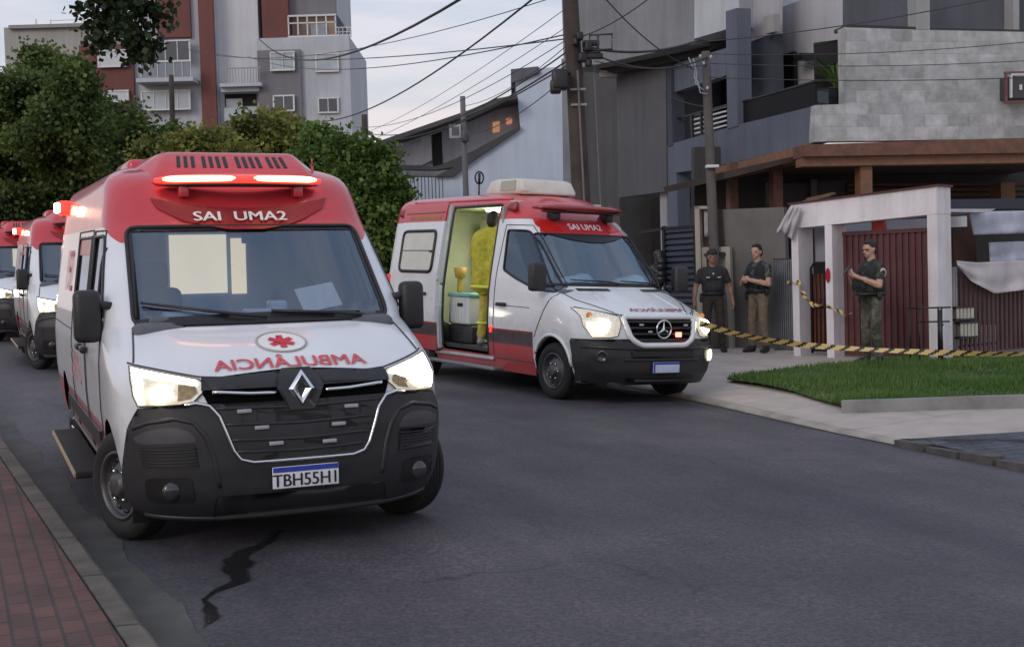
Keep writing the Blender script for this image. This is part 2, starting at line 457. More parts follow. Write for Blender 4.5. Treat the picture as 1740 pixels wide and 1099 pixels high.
STEEL = mat('wheel steel', (0.09, 0.09, 0.092), 0.42, 0.25, 12, metal=0.6)
CHROME = mat('chrome', (0.7, 0.7, 0.72), 0.14, 0.06, 9, metal=1.0)
SEAM = mat('panel gap', (0.05, 0.05, 0.055), 0.7, 0)
REDP = mat('red paint', (0.56, 0.035, 0.045), 0.3, 0.1, 3, coat=0.6)
DKRED = mat('dark red film', (0.28, 0.012, 0.014), 0.25, 0.1, 3)
REDTXT = mat('red lettering', (0.6, 0.07, 0.09), 0.4, 0.1, 9)
WHT = mat('white lettering', (0.8, 0.78, 0.76), 0.4, 0.06, 9)
WSG = glass('windscreen glass', (0.84, 0.88, 0.94), 0.13)
SDG = glass('side window glass', (0.34, 0.36, 0.38), 0.08)
LED = emis('white lamp element', (1.0, 0.93, 0.78), 9.0)
LEDW = emis('headlamp bulb', (1.0, 0.86, 0.58), 14.0)
LENS = mat('headlamp reflector', (0.75, 0.70, 0.6), 0.25, 0.25, 30, metal=0.4, emit=(1.0, 0.80, 0.48), estr=0.10)
HGL = glass('headlamp cover', (0.93, 0.93, 0.93), 0.04)
REDL = emis('red beacon lens', (1.0, 0.03, 0.02), 2.2, (0.5, 0.01, 0.01))
REDH = emis('red beacon element', (1.0, 0.40, 0.15), 4.2)
REDOFF = mat('unlit red lens', (0.25, 0.012, 0.012), 0.2, 0.1, 6, coat=0.5)
TAIL = mat('tail lamp lens', (0.5, 0.02, 0.02), 0.2, 0.1, 6, emit=(1, 0.03, 0.02), estr=0.25)
INT = mat('grey cab lining', (0.11, 0.115, 0.13), 0.8, 0.15, 5)
SEATM = mat('seat cloth', (0.055, 0.058, 0.075), 0.9, 0.2, 20)

def wheel(parent, c, side, steer=0.0, r=0.349, wdt=0.225, alloy=False):
    """tyre, rim; c = hub centre on the outer face"""
    M = Matrix.Translation(c) @ Matrix.Rotation(steer, 4, 'Z') @ (Matrix.Identity(4) if side > 0 else Matrix.Rotation(PI, 4, 'Z'))
    e = bpy.data.objects.new('wheel', None); COL.objects.link(e); e.parent = parent; e.matrix_local = M; e.empty_display_size = 0.1
    h = wdt
    g = G(); pr = [(-h, 0.20), (-h+0.005, r-0.05), (-h+0.03, r-0.008), (-h+0.06, r)]
    for k in range(4):
        a = -h+0.062+k*(h-0.12)/4; b = (h-0.12)/4
        pr += [(a, r-0.008), (a+0.008, r-0.008), (a+0.012, r), (a+b-0.002, r)]
    pr += [(-0.03, r-0.008), (-0.004, r-0.045), (0.0, r-0.075), (-0.006, r-0.105), (-0.02, r-0.128), (-0.03, r-0.14)]
    g.lathe(pr, 40)
    g.build('tyre', RUBBER, e)
    g = G(); R0 = r-0.135
    g.lathe([(-0.03, R0+0.008), (-0.008, R0+0.006), (-0.008, R0-0.012), (-0.035, R0-0.02), (-0.07, R0-0.035), (-0.055, R0-0.06), (-0.03, R0-0.09), (-0.028, 0.075), (0.012, 0.07), (0.016, 0.045), (0.02, 0.0)], 40)
    for k in range(12):
        a = 2*PI*k/12; p = Vector((math.cos(a), 0, math.sin(a))); q = R0-0.045
        g.ell(p*q + Vector((0, -0.058, 0)), (0.02, 0.012, 0.028), 8, 1, Matrix.Rotation(-a, 3, 'Y'))
    for k in range(6):
        a = 2*PI*k/6; g.ell(Vector((math.cos(a)*0.1, -0.02, math.sin(a)*0.1)), (0.014, 0.02, 0.014), 6, 2)
    g.build('rim', [STEEL, BLACK, CHROME], e)
    return e
def well(parent, x, z, r, side, y_out):
    g = G(); n = 16; M = []
    for j in (y_out-0.02, y_out-0.36):
        for i in range(n+1):
            a = PI*(-0.12) + PI*1.24*i/n; M.append((x+(r+0.005)*math.cos(a), side*j, z+(r+0.005)*math.sin(a)))
    fs = [(i, i+1, n+2+i, n+1+i) for i in range(n)]; fs.append(tuple(n+1+i for i in range(n+1)))
    g.add(M, fs, 0, True); return g.build('wheel_well', BLACK, parent)
def mirror(parent, side, c, w_=0.21, h_=0.36, d_=0.13, arms=((0.10,), (-0.11,)), y_in=1.0):
    g = G(); g.bev((c[0], side*c[1], c[2]), (d_, w_, h_), 0.045)
    o = g.build('wing_mirror', PLAST, parent)
    for (dz,) in arms:
        g = G(); g.tube([(c[0]-0.02, side*(c[1]-w_/2+0.03), c[2]+dz), (c[0]+0.0, side*(y_in+0.05), c[2]+dz*0.9-0.01), (c[0]+0.03, side*(y_in-0.05), c[2]+dz*0.8-0.02)], 0.028, 8); g.build('mirror_arm', PLAST, o)
    g = G(); g.box((c[0]-d_/2-0.002, side*c[1], c[2]), (0.004, w_-0.05, h_-0.06)); g.build('mirror_glass', CHROME, o)
    return o
def seats(parent, x, z, ys):
    for y in ys:
        g = G(); g.bev((x+0.22, y, z+0.12), (0.5, 0.48, 0.16), 0.06); g.bev((x-0.05, y, z+0.5), (0.16, 0.46, 0.68), 0.06, M=Matrix.Rotation(-0.15, 3, 'Y')); g.bev((x-0.11, y, z+0.93), (0.1, 0.28, 0.2), 0.04)
        g.build('cab_seat', SEATM, parent)
def van_matrix(x, y, yaw):
    f = Vector((math.sin(yaw), -math.cos(yaw), 0)); l = Vector((math.cos(yaw), math.sin(yaw), 0)); p = Vector((x, y, 0))
    def hh(X, Y): q = p + f*X + l*Y; return h_road(*to_st(q))
    a = [hh(0.02, -.87), hh(0.02, .87), hh(-3.68, -.87), hh(-3.68, .87)]
    pit = ((a[0]+a[1]) - (a[2]+a[3]))/2/3.7; rol = ((a[1]+a[3]) - (a[0]+a[2]))/2/1.74
    f.z = pit; l.z = rol; f.normalize(); l = (l - f*l.dot(f)).normalized(); u = f.cross(l)
    M = Matrix.Identity(4)
    for i in range(3): M[i][0], M[i][1], M[i][2] = f[i], l[i], u[i]
    M[0][3], M[1][3], M[2][3] = x, y, (a[0]+a[1])/2
    return M
# ------------------------------------------------------------------ the near van (Brazilian ambulance, diamond badge)
zsA = [.22, .26, .30, .35, .40, .48, .55, .62, .70, .78, .86, .92, .97, 1.0, 1.03, 1.05, 1.07, 1.095, 1.12, 1.16, 1.2, 1.24, 1.28, 1.31, 1.335, 1.36, 1.42, 1.5, 1.6, 1.7, 1.8, 1.9, 1.97, 2.02, 2.06, 2.12, 2.17, 2.22, 2.27, 2.31, 2.35, 2.38, 2.41, 2.43, 2.445, 2.46, 2.468, 2.475]
VA = Van(
 F=[(.22, .74), (.30, .84), (.40, .875), (.55, .885), (.75, .878), (.95, .85), (1.02, .82), (1.07, .755), (1.12, .655), (1.20, .475), (1.28, .27), (1.335, .11), (2.02, -.615), (2.06, -.645), (2.2, -.735), (2.3, -.815), (2.36, -.89), (2.41, -1.02), (2.44, -1.2), (2.46, -1.5), (2.475, -2.2)],
 W=[(.22, .90), (.35, .97), (.5, 1.0), (.8, 1.03), (1.1, 1.035), (1.35, 1.015), (1.5, .995), (1.8, .955), (2.0, .928), (2.2, .895), (2.28, .880), (2.34, .855), (2.39, .81), (2.43, .73), (2.455, .60), (2.468, .42), (2.475, .05)],
 L=[(.22, .60), (.9, .70), (1.1, .68), (1.335, .55), (1.45, .40), (2.0, .38), (2.2, .38), (2.35, .42), (2.475, .6)],
 P=[(.22, 2.6), (.9, 2.75), (1.1, 2.8), (1.335, 2.8), (1.45, 2.8), (2.0, 3.0), (2.3, 3.1), (2.40, 2.6), (2.475, 2.2)], R=-4.7, zs=zsA)
def build_near_van(mx):
    V = VA
    root = empty('ambulance', mx, 'nearest white and red ambulance with a diamond badge, its roof light bar glowing red', 'ambulance', 'white and red ambulances')
    paint = livery('white and red paint of the near vans', (-0.85, -0.6, 1.99, 1.88), lo_red=0.685)
    bm = V.shell()
    ws = rounded([(-.845, 1.352), (.845, 1.352), (.80, 1.985), (-.80, 1.985)], 0.07)
    cut_hole(bm, ws, 'x')
    fw = rounded([(-.30, 1.40), (-1.27, 1.40), (-1.24, 1.93), (-.76, 1.93)], 0.06)
    sw = rounded([(-1.46, 1.42), (-2.52, 1.42), (-2.50, 1.93), (-1.46, 1.93)], 0.06)
    for sd in (-1, 1):
        cut_hole(bm, fw, 'y', sd); cut_hole(bm, circle2(0, .345, .43), 'y', sd, 0.05); cut_hole(bm, circle2(-3.68, .345, .43), 'y', sd, 0.05)
    cut_hole(bm, sw, 'y', -1)
    g = G(); g.bm(bm, 0, True); body = g.build('body', paint, root, recalc=True)
    # panel gaps
    g = G()
    for sd in (-1, 1):
        V.side_line(g, [(-.36, .62), (-.30, 1.32), (-.78, 1.965), (-1.28, 1.97), (-1.335, 1.4), (-1.335, .42)], sd, .006, .002)
        if sd < 0: V.side_line(g, [(-1.41, .42), (-1.41, 1.98), (-2.6, 1.98), (-2.6, .42)], sd, .006, .002)
        V.side_line(g, [(-.4, .42), (-3.2, .42)], sd, .006, .001)
        V.side_line(g, [(-2.6, 1.2), (-4.5, 1.2)], sd, .005, .001)
    V.front_line(g, [(-.93, 1.15), (-.9, 1.14), (-.57, 1.075), (-.3, 1.06), (0, 1.095), (.3, 1.06), (.57, 1.075), (.9, 1.14), (.93, 1.15)], .006, .002)
    V.front_line(g, [(-.9, 1.15), (-.86, 1.30), (-.85, 1.335)], .006, .002); V.front_line(g, [(.9, 1.15), (.86, 1.30), (.85, 1.335)], .006, .002)
    g.build('panel_gap', SEAM, body)
    # glass
    g = G(); V.front_patch(g, ws, -.006, .004); w_ = g.build('windscreen', WSG, root)
    g = G(); V.front_line(g, ws, .014, .0, True); V.front_patch(g, [(-.83, 1.338), (.83, 1.338), (.84, 1.385), (.45, 1.405), (0, 1.412), (-.45, 1.405), (-.84, 1.385)], .004)
    V.front_patch(g, [(-.845, 1.36), (-.805, 1.36), (-.765, 1.97), (-.80, 1.97)], -.002); V.front_patch(g, [(.845, 1.36), (.805, 1.36), (.765, 1.97), (.80, 1.97)], -.002)
    V.front_patch(g, [(-.80, 1.955), (.80, 1.955), (.80, 1.985), (-.80, 1.985)], -.002)
    g.build('windscreen_seal', BLACK, w_)
    for sd in (-1, 1):
        g = G(); V.side_patch(g, fw, sd, -.006); o = g.build('side_window', SDG, root)
        g = G(); V.side_line(g, fw, sd, .013, 0, True); V.side_line(g, [(-.66, 1.40), (-.66, 1.85)], sd, .012, 0); g.build('window_seal', BLACK, o)
    g = G(); V.side_patch(g, sw, -1, -.006); o = g.build('side_window', SDG, root)
    g = G(); V.side_line(g, sw, -1, .013, 0, True); g.build('window_seal', BLACK, o)
    g = G(); V.side_patch(g, [(-1.47, 1.80), (-2.5, 1.80), (-2.5, 1.92), (-1.47, 1.92)], -1, .001); g.build('red_sunstrip', DKRED, o)
    # wipers
    for pts in ([(-.02, 1.365), (-.25, 1.392), (-.78, 1.47)], [(.62, 1.355), (.45, 1.375), (.02, 1.40)]):
        g = G(); g.tube([V.fp(y, z, .03) for y, z in pts], [.014, .011, .006], 6)
        g.tube([V.fp(y, z+.012, .016) for y, z in densify([pts[1], (pts[1][0]*.3+pts[2][0]*.7, pts[1][1]*.3+pts[2][1]*.7), pts[2]], .1, False)], .008, 5); g.build('wiper', BLACK, root)
    # bumper: everything below the lamps and outside the grille
    bp = [(-.93, .26), (-.5, .235), (.5, .235), (.93, .26), (.955, .40), (.965, .60), (.955, .78), (.90, .905), (.80, .915), (.62, .925), (.53, .91), (.475, .84), (.405, .645), (.36, .59), (.30, .572), (-.30, .572), (-.36, .59), (-.405, .645), (-.475, .84), (-.53, .91), (-.62, .925), (-.80, .915), (-.90, .905), (-.955, .78), (-.965, .60), (-.955, .40)]
    g = G(); V.front_patch(g, bp, .022, .05)
    bmp = bmesh.new(); me = bpy.data.meshes.new('t'); me.from_pydata(g.v, [], g.f); bmp.from_mesh(me); bmp.normal_update()
    for sd in (-1, 1): cut_hole(bmp, circle2(0, .345, .44), 'y', sd, -2)
    g = G(); g.bm(bmp, 0, True); bumper = g.build('bumper', PLAST, root)
    for sd in (-1, 1):     # rolled lip over the recessed corner
        g = G(); V.front_line(g, [(sd*.93, .785), (sd*.86, .82), (sd*.72, .845), (sd*.62, .82), (sd*.56, .74), (sd*.52, .62), (sd*.49, .44)], .017, .014, n=8); g.build('bumper_flare', PLAST, bumper)
        g = G(); V.front_patch(g, rounded([(sd*a, b) for a, b in ((.93, .74), (.84, .785), (.72, .80), (.64, .77), (.60, .71), (.91, .70))], .03), .025, .004); g.build('bumper_recess', mat('satin grey plastic', (.055, .056, .062), .38, .15, 5), bumper)
    for sd in (-1, 1):
        g = G(); V.front_patch(g, [(sd*.60, .56), (sd*.88, .56), (sd*.90, .68), (sd*.62, .70)], .028, .01)
        for k in range(6): V.front_line(g, [(sd*.61, .575+k*.02), (sd*.885, .573+k*.018)], .004, .03)
        g.build('bumper_vent', BLACK, bumper)
        g = G(); V.front_patch(g, rounded([(sd*.62, .36), (sd*.86, .36), (sd*.88, .50), (sd*.64, .51)], .04), .027, .01)
        f = g.build('fog_lamp_recess', BLACK, bumper)
        g = G(); p = V.fp(sd*.74, .43, .035); g.ell(p, (.025, .055, .055), 14); g.build('fog_lamp', mat('dull lamp lens', (.035, .035, .035), .12, .1, 9, coat=.5), f)
    g = G(); V.front_patch(g, [(-.52, .27), (.52, .27), (.50, .395), (-.50, .395)], .026, .02); g.build('lower_grille', BLACK, bumper)
    g = G(); V.front_line(g, [(-.86, .27), (-.5, .255), (.5, .255), (.86, .27)], .018, .02); g.build('bumper_lip', PLAST, bumper)
    # grille
    gp = [(-.31, .578), (.31, .578), (.37, .60), (.41, .65), (.48, .85), (.535, .92), (.58, 1.02), (.56, 1.06), (.3, 1.05), (.12, 1.075), (.07, 1.095), (-.07, 1.095), (-.12, 1.075), (-.3, 1.05), (-.56, 1.06), (-.58, 1.02), (-.535, .92), (-.48, .85), (-.41, .65), (-.37, .60)]
    g = G(); V.front_patch(g, gp, .006, .0); gr = g.build('grille', mat('grille mesh', (.003, .003, .0035), .9, .2, 40, spec=.05), root)
    g = G()
    for z, y in ((.885, .50), (.79, .46), (.70, .425), (.63, .40)): V.front_line(g, [(-y, z+.012), (0, z), (y, z+.012)], .013, .016, d=.08)
    V.front_patch(g, [(-.57, 1.0), (-.13, 1.01), (0, 1.0), (.13, 1.01), (.57, 1.0), (.56, 1.058), (.3, 1.048), (.12, 1.060), (.07, 1.074), (-.07, 1.074), (-.12, 1.060), (-.3, 1.048), (-.56, 1.058)], .02, .015)
    V.front_patch(g, [(-.085, 1.082), (-.125, 1.05), (-.14, .99), (-.07, .865), (.07, .865), (.14, .99), (.125, 1.05), (.085, 1.082)], .03, .03)
    g.build('grille_bar', PLAST, gr)
    g = G()
    V.front_line(g, [(-.66, .922), (-.60, .932), (-.53, .915), (-.478, .85), (-.408, .65), (-.37, .597), (-.30, .577), (.30, .577), (.37, .597), (.408, .65), (.478, .85), (.53, .915), (.60, .932), (.66, .922)], .011, .028)
    for sd in (-1, 1): V.front_line(g, [(sd*.51, .985), (sd*.3, .968), (sd*.15, .965)], .012, .026)
    g.build('chrome_trim', CHROME, gr)
    for y, z in ((-.34, .875), (-.245, .775), (-.165, .68), (.155, .67), (.215, .765), (.30, .865)):
        g = G(); p = V.fp(y, z, .03); g.bev(p, (.02, .085, .022), .005); g.build('grille_strobe', mat('strobe lens', (.36, .36, .39), .2, .1, 20), gr)
    # diamond badge: a rhombus ring
    g = G(); c = V.fp(0, .975, .045); o_ = [(0, .115), (.078, 0), (0, -.115), (-.078, 0)]; i_ = [(0, .052), (.026, 0), (0, -.052), (-.026, 0)]
    vs = []
    for k, (dx, off) in enumerate(((0, o_), (.02, [(a*.55+b*.45, c_*.55+d*.45) for (a, c_), (b, d) in zip(o_, i_)]), (0, i_))): vs += [c + Vector((dx, y, z)) for y, z in off]
    g.add(vs, [(k*4+j, k*4+(j+1) % 4, k*4+4+(j+1) % 4, k*4+4+j) for k in (0, 1) for j in range(4)]); g.build('diamond_badge', CHROME, gr)
    # headlights
    for sd in (-1, 1):
        hp = [(sd*a, b) for a, b in ((.925, 1.128), (.80, 1.10), (.66, 1.075), (.575, 1.057), (.548, 1.03), (.565, .985), (.615, .94), (.69, .925), (.905, .915), (.925, .97), (.932, 1.05))]
        g = G(); V.front_patch(g, hp, .012, .03); h = g.build('headlight', LENS, root); h['label'] = 'lit headlight'
        g = G(); V.front_patch(g, [(sd*a, b) for a, b in ((.915, 1.118), (.80, 1.092), (.60, 1.052), (.585, 1.036), (.61, 1.03), (.80, 1.066), (.878, 1.08), (.885, .96), (.87, .935), (.895, .93), (.915, .98))], .018, .0); g.build('daylight_strip', LED, h)
        g = G(); p = V.fp(sd*.775, .985, .012); g.ell(p, (.03, .075, .05), 16); g.build('headlight_bulb', LEDW, h)
        g = G(); V.front_patch(g, [(sd*a, b) for a, b in ((.69, 1.03), (.60, 1.02), (.59, .99), (.63, .955), (.70, .945))], .017); g.build('indicator', mat('amber reflector', (.30, .22, .12), .25, .35, 40, metal=.4), h)
        g = G(); V.front_line(g, hp, .0045, .012, True); g.build('headlight_rim', BLACK, h)
    # plate
    g = G(); p = V.fp(0, .48, .05); g.bev(p, (.014, .40, .13), .006); pl = g.build('number_plate', mat('plate white', (.72, .73, .75), .4, .05, 20), root)
    g = G(); g.box(p + Vector((.0085, 0, .048)), (.003, .394, .03)); g.build('plate_stripe', mat('plate blue', (.03, .05, .35), .4, .1, 20), pl)
    g = G(); [g.bm(text2d('TBH55H1', .125), 0, False, lambda q: p + Vector((.0095+.0004*k, (q.x+dx)*.78, q.y*.84-.051))) for k, dx in enumerate((0, -.002, .002))]; g.build('plate_letters', BLACK, pl)
    # bonnet lettering and emblem
    V.text_front('AMBULÂNCIA', .105, .0, 1.104, .008, kx=1.42, ky=.70, mirror=True, arc=-.03).build('bonnet_lettering', REDTXT, root)
    ring = []
    g = G(); c2 = [(.155*math.cos(a), 1.235 + .052*math.sin(a)) for a in [2*PI*i/32 for i in range(32)]]; V.front_patch(g, c2, .005); em = g.build('emblem_disc', mat('emblem white', (.8, .79, .77), .35, .05, 9), root)
    g = G(); V.front_line(g, c2, .007, .006, True); g.build('emblem_ring', mat('emblem grey ring', (.42, .40, .38), .4, .1, 9), em)
    g = G()
    for k in range(3):
        a = PI*k/3+PI/6; d = Vector((math.cos(a), math.sin(a))); n = Vector((-d.y, d.x))
        q = [d*s1*.082 + n*s2*.02 for s1, s2 in ((1, 1), (-1, 1), (-1, -1), (1, -1))]; V.front_patch(g, [(v.x, 1.235+v.y*.40) for v in q], .008+.0015*k)
    g.build('emblem_star', mat('emblem red', (.6, .02, .05), .4, .1, 9), em)
    # red film over the windscreen and its lettering
    tp = [(y, 2.185 - .075*(1-(y/.62)**2)) for y in [-.62+1.24*i/24 for i in range(25)]]
    bt = [(.58, 2.11), (.40, 2.02), (.28, 1.985), (.12, 1.957), (-.12, 1.957), (-.28, 1.985), (-.42, 2.02), (-.58, 2.11)]
    g = G(); V.front_patch(g, tp + bt, .010); fl = g.build('red_visor_film', DKRED, root)
    V.text_front('SAI  UMA2', .100, -.03, 2.008, .026, kx=1.42, ky=.98).build('visor_lettering', WHT, fl)
    # roof: light bar, fairing, antennas
    e = bpy.data.objects.new('light_bar', None); COL.objects.link(e); e.parent = root; e.location = (-.66, 0, 2.31)
    arcp = [(-.14*(abs(y)/.62)**2, y, 0) for y in [-.58+1.16*i/20 for i in range(21)]]
    def barpart(y0, y1, dx, dz, hx, hz, name, m_, par):
        g = G(); ys = [y0+(y1-y0)*i/16 for i in range(17)]; vs = []; n = 12
        for y in ys:
            t = abs((y-(y0+y1)/2)/((y1-y0)/2)); k = max(.12, (1-t**6))**.5
            for j in range(n): a = 2*PI*j/n; vs.append((-.12*(abs(y)/.6)**2 + dx + hx*k*math.cos(a), y, dz + hz*k*math.sin(a)))
        fs = [(i*n+j, i*n+(j+1) % n, (i+1)*n+(j+1) % n, (i+1)*n+j) for i in range(16) for j in range(n)] + [tuple(range(n)), tuple(16*n+j for j in range(n))]
        return g.add(vs, fs, 0, True).build(name, m_, par)
    barpart(-.585, .585, 0, 0, .085, .036, 'light_bar_lens', REDL, e)
    barpart(-.56, .56, -.005, -.035, .08, .016, 'light_bar_base', BLACK, e)
    for a, b in ((-.54, -.035), (.035, .54)): barpart(a, b, .05, .004, .045, .024, 'light_bar_lamp', REDH, e)
    for y in (-.40, .40):
        g = G(); g.bev((-.10, y, -.075), (.16, .07, .09), .015); g.build('light_bar_bracket', REDP, e)
    g = G(); s0 = [(-.80, .60, 2.28), (-.80, -.60, 2.28), (-1.15, -.47, 2.535), (-1.15, .47, 2.535), (-2.2, -.45, 2.56), (-2.2, .45, 2.56), (-2.5, -.6, 2.40), (-2.5, .6, 2.40), (-1.3, -.74, 2.36), (-1.3, .74, 2.36)]
    bmv = bmesh.new(); vv = [bmv.verts.new(p) for p in s0]; bmesh.ops.convex_hull(bmv, input=vv); bmesh.ops.bevel(bmv, geom=[e2 for e2 in bmv.edges], offset=.03, segments=3, affect='EDGES', profile=.5)
    g.bm(bmv, 0, True); fr = g.build('roof_fairing', REDP, root)
    A0, A1 = Vector((-.80, 0, 2.28)), Vector((-1.15, 0, 2.535)); ax = A1-A0; nn = Vector((ax.z, 0, -ax.x)).normalized()
    for grp, cnt in ((-.335, 3), (-.125, 4), (.125, 4), (.335, 3)):
        for k in range(cnt):
            y = grp + (k-(cnt-1)/2)*.052; sl = .12*y; g = G(); q = [(.52, -.013), (.52, .013), (.86, .013), (.86, -.013)]
            g.slab([A0+ax*a+nn*.004+Vector((0, (y+b)*(1-.12*(a-.5)), 0)) for a, b in q], nn*-.02); g.build('fairing_slot', BLACK, fr)
    g = G(); g.bev((-3.0, -.15, 2.50), (.9, .8, .16), .05); g.build('roof_vent_box', REDP, root)
    g = G(); g.tube([(-1.1, .62, 2.33), (-1.12, .62, 2.44)], .010, 6); g.tube([(-1.12, .62, 2.44), (-1.13, .62, 2.50)], .005, 5); g.build('roof_antenna', REDP, root)
    # side beacon near the rear, mouldings, handles, step
    for sd in (-1, 1):
        g = G(); g.bev((-4.35, sd*.93, 2.24), (.22, .12, .13), .03); b_ = g.build('side_beacon', REDL if sd < 0 else REDOFF, root)
        if sd < 0: g = G(); g.bev((-4.30, sd*.995, 2.24), (.15, .05, .095), .02); g.build('side_beacon_lamp', emis('hot beacon element', (1, .50, .33), 40.0), b_)
        g = G(); V.side_patch(g, [(-.50, .515), (-3.18, .515), (-3.18, .635), (-.50, .635)], sd, .022, .02); g.build('side_moulding', PLAST, root)
        g = G(); V.side_line(g, [(-.44, .40), (-3.24, .40)], sd, .02, .0); g.build('sill', BLACK, root)
        for x in (-1.22, -1.56) if sd < 0 else (-1.22,):
            g = G(); p = V.sp(x, 1.13, sd, .03); g.bev(p, (.16, .045, .05), .015); g.build('door_handle', BLACK, root)
        g = G(); g.bev((-1.95, sd*1.07, .30), (2.3, .20, .05), .015); rb = g.build('running_board', RUBBER, root)
        g = G(); g.box((-1.95, sd*1.175, .305), (2.3, .012, .03)); g.build('running_board_edge', mat('worn edge strip', (.42, .30, .18), .5, .3, 20), rb)
        V.text_side('192', .5, -3.3, 1.50, sd).build('side_number', REDTXT, root)
        V.text_side('SAMU', .34, -2.2, .82, sd).build('side_lettering', mat('faded red lettering', (.62, .25, .27), .5, .15, 5), root)
        mirror(root, sd, (-.30, 1.10, 1.41), .17, .34)
        g = G(); g.bev((-4.69, sd*.93, 1.15), (.1, .14, .5), .03); g.build('tail_light', TAIL, root)
        well(root, 0, .345, .43, sd, .96); well(root, -3.68, .345, .43, sd, .96)
        wheel(root, (0, sd*.985, .349), sd, 0.42); wheel(root, (-3.68, sd*.985, .349), sd)
    g = G(); g.box((-2.0, 0, .30), (5.2, 1.2, .18)); g.box((-1.85, 0, .44), (2.9, 1.84, .03)); g.box((-4.3, 0, .44), (.7, 1.84, .03)); g.box((-3.7, 0, .44), (.9, 1.2, .03)); g.box((.2, 0, .45), (1.0, 1.18, .45)); g.build('underbody', BLACK, root)
    # cab
    g = G(); g.bev((-.22, 0, 1.18), (.60, 1.72, .38), .06); g.bev((-.16, 0, 1.375), (.34, 1.5, .05), .02); dash = g.build('dashboard', INT, root)
    g = G(); a = [(-.5+.02*math.cos(t)*6*.3, .45+.19*math.cos(t), 1.28+.16*math.sin(t)) for t in [2*PI*i/24 for i in range(24)]]; g.tube(a, .016, 6, closed=True); g.build('steering_wheel', BLACK, dash)
    seats(root, -1.05, .72, (-.60, .52))
    g = G(); g.box((-1.42, 0, 1.28), (.04, 1.74, 1.66)); pt = g.build('cab_partition', mat('blue grey partition', (.26, .29, .40), .8, .12, 3), root)
    g = G(); g.box((-1.392, -.20, 1.72), (.02, .42, .44)); g.build('partition_window', mat('lit partition window', (.6, .57, .45), .6, .1, 3, emit=(1.0, .88, .62), estr=.5), pt)
    g = G(); g.box((-1.392, .10, 1.70), (.02, .11, .42)); g.build('partition_door_strip', mat('lit door strip', (.6, .55, .4), .6, .25, 9, emit=(1.0, .85, .55), estr=.5), pt)
    g = G(); g.bev((-.66, .1, 1.90), (.03, .24, .07), .01); g.build('rear_view_mirror', BLACK, root)
    return root
# ------------------------------------------------------------------ the van with the open sliding door (star badge)
zsB = [.25, .29, .34, .40, .48, .56, .64, .72, .80, .88, .94, .98, 1.02, 1.05, 1.08, 1.12, 1.16, 1.2, 1.24, 1.28, 1.32, 1.36, 1.385, 1.41, 1.5, 1.6, 1.7, 1.8, 1.9, 2.0, 2.06, 2.09, 2.13, 2.2, 2.28, 2.35, 2.42, 2.48, 2.53, 2.57, 2.60, 2.63, 2.65, 2.67, 2.68, 2.69, 2.695]
VB = Van(
 F=[(.25, .90), (.4, .985), (.6, 1.0), (.75, .985), (.9, .955), (1.0, .925), (1.06, .88), (1.12, .74), (1.2, .53), (1.28, .31), (1.36, .08), (1.405, -.05), (2.09, -.70), (2.13, -.74), (2.25, -.87), (2.4, -1.05), (2.52, -1.25), (2.6, -1.45), (2.66, -1.8), (2.69, -2.4), (2.695, -2.8)],
 W=[(.25, .89), (.5, .97), (.9, .995), (1.3, .985), (1.5, .965), (2.0, .895), (2.2, .865), (2.45, .82), (2.55, .78), (2.62, .7), (2.66, .58), (2.685, .4), (2.695, .05)],
 L=[(.25, .55), (.9, .65), (1.1, .66), (1.36, .62), (1.45, .45), (2.0, .45), (2.2, .5), (2.69, .7)],
 P=[(.25, 3.), (.9, 2.8), (1.1, 2.8), (1.36, 2.7), (1.45, 2.6), (2.0, 2.6), (2.3, 2.4), (2.69, 2.2)], R=-4.95, zs=zsB)
